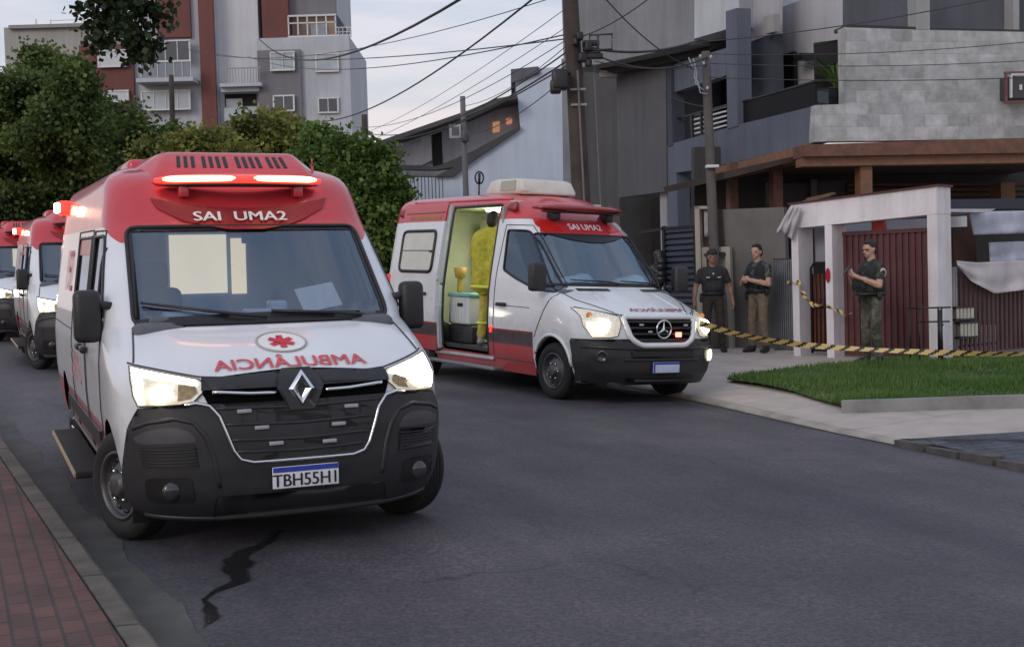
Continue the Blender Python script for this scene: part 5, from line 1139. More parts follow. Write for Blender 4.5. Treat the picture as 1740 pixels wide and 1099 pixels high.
# pedestrian gate with bars between the two left pillars
g = G(); xa, xb = X0+.14, X1-.01; fr = [(xa, D-.1, .05), (xa, D-.1, 1.42), (xa+.06, D-.1, 1.5), (xb-.06, D-.1, 1.5), (xb, D-.1, 1.42), (xb, D-.1, .05)]
g.tube(fr, .022, 8); 
for i in range(1, 6): g.tube([(xa+(xb-xa)*i/6, D-.1, .08), (xa+(xb-xa)*i/6, D-.1, 1.48)], .012, 6)
g.tube([(xa, D-.1, .1), (xb, D-.1, .1)], .018, 6); g.tube([(xa, D-.1, .8), (xb, D-.1, .8)], .014, 6); g.build('pedestrian_gate', BLACK, gate)
g = G(); g.box(((xa+xb)/2, D-.05, .7), (xb-xa, .02, 1.25)); g.build('pedestrian_gate_sheet', mat('rust red sheet', (.14, .035, .018), .7, .35, 3), gate)
g = G(); g.box(((xa+xb)/2, D+.12, 1.82), (xb-xa+.1, .02, .62)); g.build('white_board', mat('grey white sheet', (.30, .31, .35), .8, .15, 2), gate)
g = G(); g.box(((X1+X2)/2, D+.5, 2.06), (X2-X1+.3, .05, .16)); g.build('white_board', mat('white sheet', (.50, .52, .56), .7, .1, 3), gate)
g = G(); g.bev((gx(1470, 375), D-.02, 2.06), (.2, .14, .22), .03); g.build('gate_motor', mat('red motor box', (.45, .05, .04), .5, .15, 5), gate)
def cloth(name, F, top, bot, m, label, cat, off=0.0, wr=.03, n=26, k=10, seed=0):
    """hanging cloth between two pixel polylines (top edge, bottom edge)"""
    rr = random.Random(seed)
    def along(P, t):
        d = [0]
        for a, b in zip(P, P[1:]): d.append(d[-1]+math.hypot(b[0]-a[0], b[1]-a[1]))
        q = t*d[-1]
        for i in range(len(P)-1):
            if q <= d[i+1] or i == len(P)-2:
                u = (q-d[i])/max(1e-6, d[i+1]-d[i]); return P[i][0]+(P[i+1][0]-P[i][0])*u, P[i][1]+(P[i+1][1]-P[i][1])*u
    ph = [rr.uniform(0, 6) for _ in range(6)]; vs = []
    for j in range(k+1):
        for i in range(n+1):
            t = i/n; a = along(top, t); b = along(bot, t); v = j/k; x, y = a[0]+(b[0]-a[0])*v, a[1]+(b[1]-a[1])*v
            w_ = wr*(.3+v)*(math.sin(t*17+ph[0]+v*1.5)+.6*math.sin(t*31+ph[1]-v*2)+.5*math.sin(v*9+t*5+ph[2]))
            vs.append(F.P(x, y, off+w_))
    g = G(); g.add(vs, [(j*(n+1)+i, j*(n+1)+i+1, (j+1)*(n+1)+i+1, (j+1)*(n+1)+i) for j in range(k) for i in range(n)], 0, True)
    o = g.build(name, m); md = o.modifiers.new('thickness', 'SOLIDIFY'); md.thickness = .006
    tag(o, label, cat); return o
CL = mat('white cloth', (.50, .48, .50), .9, .1, 3); CL2 = mat('pinkish white cloth', (.46, .43, .45), .9, .12, 3); CL3 = mat('bluish white cloth', (.44, .47, .55), .9, .2, 3)
cloth('crumpled_cloth', GF, [(1343, 351), (1350, 350), (1362, 353)], [(1318, 395), (1334, 397), (1346, 408)], CL, 'crumpled white cloth hanging off the left corner of the gate frame', 'cloth', -.12, .04, 18, 10, 3)
g = G()
for i, (x0, y0, x1, y1) in enumerate(((1366, 345, 1412, 334), (1372, 341, 1418, 331), (1362, 349, 1396, 341))):
    a, b = GF.P(x0, y0, .12+.05*i), GF.P(x1, y1, .2+.05*i); a.z += .02; b.z += .02; d = (b-a); M = d.to_track_quat('X', 'Z').to_matrix(); g.box((a+b)/2, (d.length, .09, .035), M=M)
o = g.build('plank_pile', mat('old plank', (.14, .085, .05), .85, .3, 6)); tag(o, 'small pile of old planks lying on top of the gate frame', 'planks')
# fence on the right with its cloths
FA, FB = at(1622, 609, 19.2), at(1760, 596, 20.4); FF = Face(FA, FB)
fence = empty('fence', Vector((FA.x, FA.y, zpav(FA))), 'maroon picket fence right of the white gate frame, half hidden by a draped cloth', 'fence'); fp_ = part_of(fence, FF)
fdir = Vector((FB.x-FA.x, FB.y-FA.y, 0)).normalized(); L_ = 3.2; g = G(); k = 0
while k*.115 < L_:
    p = FA + fdir*(.06+k*.115); z0 = zpav(p); g.box((p.x, p.y, z0+.68), (.06, .025, 1.25), math.atan2(fdir.y, fdir.x)); k += 1
def par(o, root): o.parent = root; o.matrix_parent_inverse = root.matrix_world.inverted(); return o
par(g.build('picket', mat('maroon brown picket', (.075, .035, .035), .6, .25, 3)), fence)
g = G()
for zz in (.18, 1.15): a = FA + fdir*0 + FF.n*.04; b = FA + fdir*L_ + FF.n*.04; g.tube([(a.x, a.y, zpav(a)+zz), (b.x, b.y, zpav(b)+zz)], .022, 6)
par(g.build('fence_rail', MARO), fence)
g = G(); 
for dx, r in ((0.0, .04), (.075, .025)): p = FA + fdir*(-.02+dx); z0 = zpav(p); g.tube([(p.x, p.y, z0), (p.x, p.y, z0+1.40)], r, 8)
par(g.build('fence_post', mat('pale pipe', (.30, .27, .27), .5, .15, 4)), fence)
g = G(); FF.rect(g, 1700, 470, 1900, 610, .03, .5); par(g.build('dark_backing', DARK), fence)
cloth('draped_cloth', FF, [(1625, 443), (1660, 446), (1700, 444), (1790, 440)], [(1627, 452), (1650, 478), (1690, 499), (1790, 486)], CL2, 'pinkish white cloth sagging over the top of the maroon fence', 'cloth', -.16, .03, 30, 14, 5)
cloth('awning_cloth', FF, [(1646, 362), (1690, 359), (1790, 357)], [(1654, 399), (1690, 398), (1790, 395)], CL3, 'white awning cloth hanging under the eaves at the far right', 'cloth', .8, .02, 30, 8, 8)
cloth('hanging_sheet', FF, [(1680, 412), (1790, 408)], [(1682, 446), (1790, 446)], CL3, 'bluish stained white sheet hanging behind the fence, below the awning cloth', 'cloth', 1.0, .03, 24, 8, 9)
g = G(); FF.poly(g, [(1612, 355), (1692, 355), (1680, 361), (1612, 360)], 1.2, .5); o = g.build('white_roof_sheet', CL); tag(o, 'thin white roofing sheet jutting out right of the gate frame', 'roof sheet')
g = G(); FF.poly(g, [(1612, 339), (1790, 336), (1790, 355), (1612, 355)], .2, 1.6); o = g.build('tarpaulin', mat('dark blue tarpaulin', (.035, .038, .065), .6, .2, 3)); tag(o, 'dark blue tarpaulin strip stretched above the white roofing sheet', 'tarpaulin')
g = G(); FF.poly(g, [(1616, 362), (1655, 365), (1660, 445), (1622, 446)], .1, 1.4); o = g.build('brown_board', mat('dark brown board', (.07, .032, .02), .8, .3, 4)); tag(o, 'dark brown upright board behind the right gate pillar', 'board')
g = G(); pal = empty('plastic_crate_stack', FF.P(1642, 575, -.25), 'white slatted boxes stacked behind the fence near its post', 'crates')
for i, (y0, y1, xo) in enumerate(((523, 541, 0), (549, 571, 7))):
    g = G()
    for k in range(5): FF.rect(g, 1626+xo+k*6.2, y0, 1630+xo+k*6.2, y1, .02, -.12)
    par(g.build('crate_front', mat('cream slats', (.46, .44, .36), .6, .15, 5)), pal)
    g = G(); FF.rect(g, 1624+xo, y0-3, 1660+xo, y0, .10, -.13); FF.rect(g, 1624+xo, y1, 1660+xo, y1+3, .10, -.13); par(g.build('crate_rim', BLACK), pal)
# low iron railing on the lawn
rail = empty('iron_railing', on_h(1585, 608, h_pav), 'low black iron railing standing on the lawn before the right gate pillar', 'railing'); RA, RB = at(1540, 610, 18.3), at(1616, 612, 18.1); RF = Face(RA, RB)
def bar(g, x0, y0, x1, y1, r=.012, F=RF): g.tube([F.P(x0, y0), F.P(x1, y1)], r, 6)
g = G(); bar(g, 1541, 524, 1616, 522); bar(g, 1560, 547, 1614, 546)
g2 = G()
for x in (1546, 1562, 1594, 1600): bar(g2, x, 523, x+1, 612)
bar(g2, 1597, 526, 1600, 612, .03); g.tube([RF.P(1594, 566), RF.P(1598, 560), RF.P(1603, 550)], .01, 6)
par(g.build('railing_bar', BLACK), rail); par(g2.build('railing_post', BLACK), rail)
# wall, meter post and bar gate left of the gate frame
WA, WB = at(1178, 600, 22.4), at(1342, 600, 21.6); WF = Face(WA, WB)
g = G(); WF.poly(g, [(1228, 356), (1332, 352), (1342, 604), (1236, 606)], .2, 0); o = g.build('concrete_wall', facade('stained concrete', (.135, .125, .118), .3, .8, .2)); tag(o, 'stained bare concrete wall behind the two policemen on the left', 'wall')
mp_ = empty('meter_post', Vector((WA.x, WA.y, zpav(WA))), 'cream painted electricity meter surround behind the policeman in the cap', 'meter post'); wp = part_of(mp_, WF)
CRM = facade('cream paint', (.36, .325, .27), .12, 1.5)
wp('post', CRM, [[(1180, 350), (1188, 350), (1196, 602), (1186, 602)], [(1180, 350), (1204, 350), (1204, 355), (1180, 355)]], .15, -.25); wp('meter_frame', CRM, [[(1192, 420), (1240, 419), (1240, 428), (1192, 429)], [(1192, 429), (1200, 429), (1206, 602), (1197, 602)], [(1232, 428), (1240, 428), (1246, 602), (1239, 602)]], .14, -.2); wp('meter_panel', mat('dull panel', (.28, .27, .25), .6, .15, 2), [[(1198, 428), (1236, 428), (1243, 602), (1203, 602)]], .05, -.1); wp('meter_bar', BLACK, [[(1196, 431), (1232, 430), (1232, 434), (1196, 435)]], .04, -.24)
wp('rusty_panel', mat('rusty sheet', (.08, .05, .04), .8, .4, 3), [[(1188, 356), (1228, 355), (1232, 420), (1194, 421)]], .05, .0)
cloth('hanging_rag', WF, [(1196, 358), (1204, 357)], [(1197, 402), (1205, 403)], CL, 'narrow pale rag hanging above the meter surround', 'rag', -.12, .02, 8, 6, 2)
bg_ = empty('bar_gate', WF.P(1330, 595, -.3), 'grey steel bar gate between the concrete wall and the white frame', 'gate'); g = G()
for i in range(9): WF.rect(g, 1315+i*3.6, 441, 1317.2+i*3.6, 600, .03, -.32)
par(g.build('bar', mat('grey steel bar', (.16, .165, .19), .4, .25, 5, metal=.4)), bg_); g = G(); WF.rect(g, 1313, 439, 1348, 443, .04, -.31); WF.rect(g, 1315, 592, 1350, 597, .04, -.31); par(g.build('gate_rail', BLACK), bg_)
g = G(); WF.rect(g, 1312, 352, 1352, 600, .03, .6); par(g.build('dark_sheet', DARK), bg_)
SA, SB = at(1085, 600, 26.0), at(1186, 600, 24.0); SF = Face(SA, SB)
sg = empty('slatted_gate', Vector(((SA.x+SB.x)/2, (SA.y+SB.y)/2, .2)), 'dark blue horizontal slat gate behind the open-doored ambulance', 'gate'); g = G()
for i in range(22): SF.rect(g, 1128, 388+i*10, 1182, 394+i*10, .03, 0)
par(g.build('slat', mat('blue slat', (.05, .06, .09), .5, .2, 3)), sg); g = G(); SF.poly(g, [(1085, 393), (1128, 386), (1182, 382), (1182, 386), (1128, 390), (1085, 397)], .06, -.03)
for x in (1127, 1180): SF.rect(g, x, 384, x+4, 610, .06, -.03)
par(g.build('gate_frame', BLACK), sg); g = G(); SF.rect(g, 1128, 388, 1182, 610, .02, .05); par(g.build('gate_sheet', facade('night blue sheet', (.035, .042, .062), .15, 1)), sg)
# bags and boxes glimpsed behind the van
g = G(); rnd.seed(5)
for i in range(14): g.ell(SF.P(1117+rnd.uniform(-5, 8), 432+i*4.2, -.3), (.12, .1, .09), 8)
o = g.build('rubbish_bag', mat('black plastic bag', (.02, .02, .022), .35, .3, 9)); tag(o, 'heap of shiny black bags against the blue slat gate', 'bags')
# ------------------------------------------------------------------ poles
PW = mat('dark creosoted timber', (.060, .045, .040), .85, .4, 3, bump=.4, bscale=20); PG = facade('pale pole concrete', (.17, .17, .18), .2, 1.5, .2)
def pole(name, px0, py0, px1, py1, Yd, r0, r1, m, label, zb=None, square=False):
    a = at(px0, py0, Yd); b = at(px1, py1, Yd); z0 = h_pav(*to_st(b)) if zb is None else zb
    k = (a-b)/(a.z-b.z); base = b + k*(z0-b.z); root = empty(name, base, label, 'utility pole', 'utility poles')
    g = G(); N = 12; g.tube([base + (a-base)*i/N for i in range(N+1)], [r1+(r0-r1)*i/N for i in range(N+1)], 12); par(g.build('pole_shaft', m), root); return root, a, base
P1r, ptop, pbase = pole('utility_pole', 966, -60, 992, 420, 21.0, .125, .17, PW, 'thick dark wooden utility pole hung with cables behind the open-doored ambulance')
def pp(px, py, d=0.0): return at(px, py, 21.0+d)
g = G()
for px, py, r in ((985, 62, .07), (998, 80, .08), (990, 98, .08), (1000, 108, .06), (978, 72, .06)): g.bev(pp(px, py, -.2), (r*1.8, r*1.6, r*2), r*.4, rz=px)
for px, py in ((1004, 74), (1006, 88), (1010, 96)): g.bev(pp(px, py, -.15), (.28, .12, .09), .02)
par(g.build('cable_junction', BLACK), P1r)
g = G(); g.tube([pp(1002, 60, -.2), pp(1040, 58, -.2), pp(1040, 84, -.2), pp(1002, 86, -.2)], .02, 6, closed=True); g.tube([pp(1016, 60, -.2), pp(1016, 86, -.2)], .018, 6); par(g.build('cable_bracket', mat('galvanised iron', (.07, .07, .08), .5, .2, 5, metal=.5)), P1r)
g = G(); g.bev(pp(951, 136, -.3), (.26, .22, .34), .05); g.bev(pp(944, 148, -.3), (.18, .2, .22), .04); par(g.build('splice_box', BLACK), P1r); g = G(); g.tube([pp(948, 126, -.2), pp(990, 123, 0)], .025, 6); par(g.build('pole_arm', BLACK), P1r)
g = G()
for y in (152, 178): g.box(pp(982+(y-150)*.05, y, -.165), (.26, .02, .035))
par(g.build('pole_band', mat('pale band', (.26, .25, .23), .6, .2, 5)), P1r)
g = G(); g.tube([pp(975+(y*.052), y, -.20) for y in range(120, 440, 20)], .018, 6); g.tube([pp(1003+(y*.05), y, .0) for y in range(110, 440, 20)], .015, 6); par(g.build('pole_conduit', mat('grey conduit', (.14, .13, .13), .5, .2, 4)), P1r)
P2r, p2t, _ = pole('utility_pole', 1199, 88, 1213, 420, 21.9, .075, .095, PG if False else mat('weathered grey timber', (.10, .09, .085), .85, .3, 3, bump=.3, bscale=20), 'slim weathered pole in front of the corner house timber eaves')
def p2(px, py, d=-.12): return at(px, py, 21.9+d)
g = G()
for px, py in ((1190, 96), (1208, 97), (1196, 108), (1202, 150)): g.ell(p2(px, py), (.026, .026, .035), 8)
par(g.build('insulator', mat('pale insulator', (.40, .40, .40), .4, .15, 9)), P2r); g = G(); g.tube([p2(1170, 98), p2(1176, 112), p2(1181, 118), p2(1180, 132), p2(1186, 140), p2(1190, 158), p2(1202, 160)], .012, 5); g.tube([p2(1178, 100), p2(1184, 124), p2(1182, 142), p2(1196, 154)], .012, 5); par(g.build('loose_wire', mat('pale loose wire', (.34, .36, .40), .5, .15, 5)), P2r)
g = G(); g.bev(p2(1210, 283), (.22, .14, .05), .01); par(g.build('pole_lamp_cap', WFR), P2r)
P3r, p3t, _ = pole('utility_pole', 786, 164, 792, 335, 36.0, .075, .095, PG, 'pale grey pole carrying a white meter box in front of the sloping roof house', .5)
g = G(); c = at(774, 224, 36.0); g.bev(c, (.34, .25, .40), .02); bx = par(g.build('meter_box', mat('white meter box', (.36, .36, .38), .5, .1, 3)), P3r); g = G(); g.box(c+Vector((0, -.13, 0)), (.20, .01, .24)); o = g.build('box_window', WIN); o.parent = bx; g = G(); g.bev(at(791, 232, 35.9), (.22, .2, .30), .02); par(g.build('pole_clamp', STEEL), P3r)
pole('utility_pole', 291, 128, 294, 240, 40.0, .08, .10, PW, 'thin dark pole standing in front of the apartment block balcony', .8)
pole('utility_pole', 619, 195, 621, 260, 44.0, .10, .11, PW, 'short dark pole top beside the end of the sloping roof', .8)
pole('utility_pole', 540, 205, 541, 250, 48.0, .08, .09, PW, 'small dark pole top over the green tree', .8)
# ------------------------------------------------------------------ cables
WIRE = mat('cable rubber', (.035, .034, .036), .6, .1, 3)
def cable(a, b, r, sag=.2, label=None, mid=()):
    A = at(*a); B = at(*b); n = 20; g = G(); pts = []
    for i in range(n+1):
        t = i/n; p = A.lerp(B, t); p.z -= sag*4*t*(1-t); pts.append(p)
    o = g.tube(pts, r*.66, 5).build('overhead_cable', WIRE); tag(o, label or 'thin black cable in the fan of wires running left from the wooden pole', 'cable', 'overhead cables'); return o
Lb = 'thin black cable in the fan of wires running left from the wooden pole'
cable((940, -30, 19), (541, 207, 48), .028, .5, 'thick twisted cable crossing the sky diagonally down to the small pole over the tree')
cable((800, -12, 22), (440, 66, 74), .045, 1.2, 'thick cable running across the sky at the top to the apartment block')
for (a, b, r, sg_) in (((972, 82, 21), (621, 226, 44), .022, .55), ((975, 96, 21), (618, 236, 44), .026, .5), ((976, 104, 21), (560, 250, 48), .020, .6), ((972, 62, 21), (600, 216, 44), .012, .45), ((972, 40, 21), (560, 262, 50), .010, .3), ((968, 10, 21), (575, 240, 52), .010, .35), ((972, 70, 21), (790, 180, 36), .012, .2), ((985, 110, 21), (790, 230, 36), .014, .25)): cable(a, b, r, sg_, Lb)
cable((966, 66, 21), (300, 78, 60), .018, .5, 'upper of two nearly level wires between the wooden pole and the apartment block')
cable((966, 58, 21), (420, 96, 60), .018, .6, 'lower of two nearly level wires between the wooden pole and the apartment block')
cable((941, -4, 20), (250, 62, 50), .012, .9, 'faint high wire crossing the sky above the two level wires')
cable((1004, 82, 20.8), (1186, 70, 21.7), .035, .12, 'bundled black cable looping from the wooden pole to the slim pole'); cable((1004, 90, 20.8), (1202, 98, 21.8), .022, .22, 'slack black cable hanging below the bundle between the two poles')
cable((1186, 72, 21.7), (1800, -28, 20), .014, .12, 'wire rising to the right across the pale column of the corner house'); cable((1010, 104, 20.8), (1200, 110, 21.8), .012, .1, 'wire just under the overhanging storey between the two poles')
cable((1204, 92, 21.8), (1800, 66, 20.5), .010, .1, 'highest of three wires crossing the concrete wall'); cable((1206, 108, 21.8), (1800, 100, 20.5), .010, .08, 'middle of three wires crossing the concrete wall'); cable((1206, 132, 21.8), (1800, 130, 20.5), .012, .06, 'lowest of three wires crossing the concrete wall')
cable((1020, -12, 19.5), (1180, 118, 21.8), .016, .15, 'dark wire dropping steeply from the top edge to the slim pole'); cable((1128, 158, 27.5), (1202, 182, 21.8), .012, .05, 'pale drop wire from the grey building to the slim pole'); cable((1100, 0, 18), (990, 62, 21), .014, .05, 'short wire from the top edge down to the wooden pole')
# ------------------------------------------------------------------ barrier tape
YEL = mat('yellow tape', (.66, .47, .17), .45, .1, 20); BLK_ = mat('black tape', (.03, .028, .026), .45, .1, 20)
def tape(pts, width, twist, stripe, name, label, lie=0.0):
    P = []
    for a, b in zip(pts, pts[1:]):
        n = max(2, int((b-a).length/.02))
        for i in range(n): P.append(a.lerp(b, i/n))
    P.append(pts[-1]); d = 0; g = G(); vs = []; ms = []
    for i, p in enumerate(P):
        t = (P[min(i+1, len(P)-1)]-P[max(i-1, 0)]).normalized(); up = Vector((0, 0, 1)); sd = t.cross(up).normalized(); up = sd.cross(t)
        a = (.75*math.sin(twist*d) if twist < 4 else twist*d) + lie; n = up*math.cos(a)+sd*math.sin(a); vs += [p+n*width*(k/4-.5) for k in range(5)]; ms.append(d); d += .02
    for i in range(len(P)-1):
        for k in range(4): g.add([vs[5*i+k], vs[5*i+k+1], vs[5*i+6+k], vs[5*i+5+k]], [(0, 1, 2, 3)], int(((ms[i]-k*stripe*.28)/stripe) % 2 < .72), True)
    o = g.build(name, [YEL, BLK_], recalc=False); tag(o, label, 'barrier tape'); return o
tp_ = [at(1189, 549, 15.2), at(1240, 565, 15.6), at(1300, 577, 16.0), at(1365, 586, 16.3), at(1430, 591, 16.5), at(1500, 595, 16.7), at(1600, 599, 16.9), at(1700, 601, 17.0), at(1850, 602, 17.2)]
tape(tp_, .075, 1.6, .11, 'barrier_tape', 'long twisted yellow and black barrier tape stretched from the ambulance past the lawn')
tape([GF.P(x, y, -.06) for x, y in ((1338, 481), (1356, 478), (1368, 505), (1383, 519), (1398, 517))], .07, 14.0, .06, 'barrier_tape', 'looped yellow tape tied across the small barred gate')
tape([GF.P(x, y, -.05) for x, y in ((1404, 519), (1420, 526), (1437, 535), (1447, 532))], .06, 12.0, .07, 'barrier_tape', 'faded scrap of yellow tape on the middle gate pillar')
# ------------------------------------------------------------------ trees
BARK = mat('bark', (.06, .048, .04), .9, .35, 4, bump=.4, bscale=20)
def tree(base, blobs, n, size, m, label, limbs=True, r0=.18, name='tree', seed=1, subs=11, group='street trees'):
    """blobs: (centre, radii) clumps of foliage; leaves spread in small sprigs through each clump"""
    rr = random.Random(seed); root = empty(name, base, label, 'tree', group); base = Vector(base)
    sub = []
    for c, r in blobs:
        if subs > 5: sub.append((c, tuple(q*.62 for q in r)))
        for _ in range(subs):
            d = Vector((rr.gauss(0, 1), rr.gauss(0, 1), rr.gauss(.15, 1))).normalized(); q = rr.uniform(.5, .98); k = rr.uniform(.24, .46)
            sub.append((tuple(Vector(c)+Vector((d.x*r[0], d.y*r[1], d.z*r[2]))*q), tuple(e_*k for e_ in r)))
    main = blobs; blobs = sub
    tot = sum(b[1][0]*b[1][1]+b[1][2]*b[1][1] for b in blobs); V_, F_ = [], []
    for c, r in blobs:
        k = max(3, int(n*(r[0]*r[1]+r[2]*r[1])/tot/14))
        for _ in range(k):
            while True:
                d = Vector((rr.gauss(0, 1), rr.gauss(0, 1), rr.gauss(0, 1)))
                if d.length > .1: break
            d.normalize(); q = rr.uniform(.25, 1)**.45*(1+.16*math.sin(d.x*7+d.y*5)+.12*math.sin(d.z*9+seed)); tw = Vector(c)+Vector((d.x*r[0], d.y*r[1], d.z*r[2]))*q
            ax = (d+Vector((rr.uniform(-.7, .7), rr.uniform(-.7, .7), rr.uniform(-.5, .4)))).normalized()
            for j in range(14):
                p = tw + ax*rr.uniform(-.5, .9)*size*2.2 + Vector((rr.gauss(0, 1), rr.gauss(0, 1), rr.gauss(0, 1)))*size*.85
                u = Vector((rr.gauss(0, 1), rr.gauss(0, 1), rr.gauss(0, .8)-.35)).normalized(); v = u.cross(Vector((rr.gauss(0, 1), rr.gauss(0, 1), rr.gauss(0, 1)))).normalized()
                L_ = size*rr.uniform(.6, 1.25); W_ = L_*rr.uniform(.32, .5); i = len(V_)
                V_ += [tuple(p), tuple(p+u*L_*.5+v*W_), tuple(p+u*L_), tuple(p+u*L_*.5-v*W_)]; F_.append((i, i+1, i+2, i+3))
    g = G(); g.add(V_, F_); par(g.build('crown', m, recalc=False), root)
    blobs = main
    cen = sum((Vector(b[0]) for b in blobs), Vector())/len(blobs); top = Vector((base.x*.5+cen.x*.5, base.y*.5+cen.y*.5, max(base.z+1.0, min(b[0][2]-b[1][2]*.6 for b in blobs)+.8)))
    g = G(); mid = base.lerp(top, .5)+Vector((.08, .05, 0)); g.tube([base, mid, top], [r0*1.25, r0, r0*.8], 10)
    if limbs:
        for c, r in blobs: c = Vector(c); q = top.lerp(c, .55)+Vector((rr.uniform(-.2, .2), rr.uniform(-.2, .2), -.15)); g.tube([top-Vector((0, 0, .15)), q, c+Vector((0, 0, r[2]*.3))], [r0*.55, r0*.3, r0*.08], 7)
    par(g.build('trunk', BARK), root); return root
def blobs_px(lst, Yd, dy=1.0):
    """(px, py, radius px x, radius px z, depth offset)"""
    o = []
    for px, py, rx, rz, d in lst:
        c = at(px, py, Yd+d); k = (Yd+d)/CF; o.append((tuple(c), (rx*k, max(rx, rz)*k*dy, rz*k)))
    return o
L1 = leafmat('dark green leaves', (.023, .045, .013), (.085, .135, .034), (.23, .28, .085), trans=.35); L2 = leafmat('olive green leaves', (.046, .060, .015), (.18, .195, .045), (.40, .36, .10), trans=.35); L3 = leafmat('fresh green leaves', (.023, .052, .013), (.092, .165, .034), (.25, .33, .085), trans=.35); L4 = leafmat('mango dark leaves', (.008, .017, .006), (.019, .036, .012), (.045, .07, .022))
tree(at(50, 440, 33), blobs_px([(15, 155, 55, 50, 0), (75, 130, 50, 40, 1), (125, 140, 38, 42, -1), (145, 200, 34, 50, 0), (95, 215, 75, 60, -1.5), (15, 260, 65, 75, 0), (110, 300, 75, 50, 0), (30, 350, 60, 45, -1), (175, 290, 40, 50, 1)], 32), 70000, .125, L1, 'broad dark green tree at the far left over the queue of ambulances', seed=2, r0=.25)
tree(at(222, 440, 36), blobs_px([(205, 215, 40, 38, 0), (240, 240, 42, 40, -1), (200, 275, 45, 50, 0), (255, 290, 40, 40, 0), (215, 330, 55, 40, -1), (290, 255, 22, 40, 2)], 35), 30000, .13, L1, 'smaller dark tree between the broad left tree and the olive tree', seed=3)
tree(at(400, 470, 28), blobs_px([(270, 275, 40, 36, 0), (330, 255, 48, 32, -.6), (395, 245, 50, 38, 0), (455, 225, 46, 32, .5), (500, 240, 40, 36, 0), (300, 320, 60, 40, -.8), (400, 310, 70, 50, -.5), (490, 300, 55, 50, 0), (350, 380, 90, 50, 0), (460, 380, 70, 50, 0)], 27), 60000, .115, L2, 'wide olive green tree rising behind the nearest ambulance', seed=5, r0=.2)
tree(at(600, 470, 26.5), blobs_px([(545, 250, 34, 28, 0), (590, 268, 45, 34, -.6), (635, 295, 42, 36, -.6), (660, 345, 34, 45, -.4), (590, 330, 62, 55, -.8), (530, 320, 40, 55, 0), (625, 395, 55, 50, -.4), (660, 425, 34, 40, 0), (575, 410, 55, 50, 0)], 25.5), 60000, .105, L3, 'dense fresh green tree between the two main ambulances', seed=6, r0=.2)
br = tree((-8.0, 13.6, .2), blobs_px([(160, 26, 20, 22, 0), (190, 8, 26, 22, .2), (228, 22, 26, 26, 0), (262, 14, 20, 26, .1), (205, 52, 22, 22, -.2), (172, 62, 14, 16, 0), (240, 68, 16, 18, 0), (254, 88, 8, 8, 0), (200, -30, 60, 24, 0)], 13.5), 1700, .085, L4, 'overhanging branch of dark leaves at the top left against the apartment block', seed=9, r0=.09, limbs=False, subs=4)
g = G(); hub = at(120, -70, 13.5)
g.tube([Vector((-7.9, 13.6, 4.4)), Vector((-7.2, 13.6, 6.1)), hub], [.09, .07, .045], 8)
for q in ((160, 26), (172, 62), (205, 52), (228, 22), (240, 68), (262, 14), (254, 88)):
    e_ = at(q[0], q[1], 13.5); g.tube([hub, hub.lerp(e_, .5)+Vector((0, 0, .22)), e_], [.035, .02, .006], 6)
par(g.build('branch', BARK), br)
# potted plant in the balcony corner
e = empty('potted_plant', P1.P(1422, 165, .9), 'potted plant with arching leaves inside the open balcony corner', 'plant'); g = G(); g.lathe([(0, .0), (0, .13), (.26, .17), (.27, .15), (.24, .0)], 14, M=Matrix.Translation(e.location-Vector((0, 0, .1))) @ Matrix.Rotation(PI/2, 4, 'X')); par(g.build('pot', mat('dark pot', (.05, .04, .035), .7, .2, 5)), e)
V_, F_ = [], []; rnd.seed(8)
for i in range(46):
    a = rnd.uniform(0, 2*PI); b = rnd.uniform(.25, .8); p = e.location+Vector((0, 0, .12)); d = Vector((math.cos(a)*b, math.sin(a)*b, 1)).normalized(); s_ = Vector((-d.y, d.x, 0)).normalized()*.025
    for j in range(5):
        q = p+d*.15; d = (d+Vector((math.cos(a)*.12, math.sin(a)*.12, -.13))).normalized(); k = len(V_); V_ += [tuple(p-s_), tuple(p+s_), tuple(q+s_*.8), tuple(q-s_*.8)]; F_.append((k, k+1, k+2, k+3)); p = q
g = G(); g.add(V_, F_); par(g.build('leaves', L3, recalc=False), e)
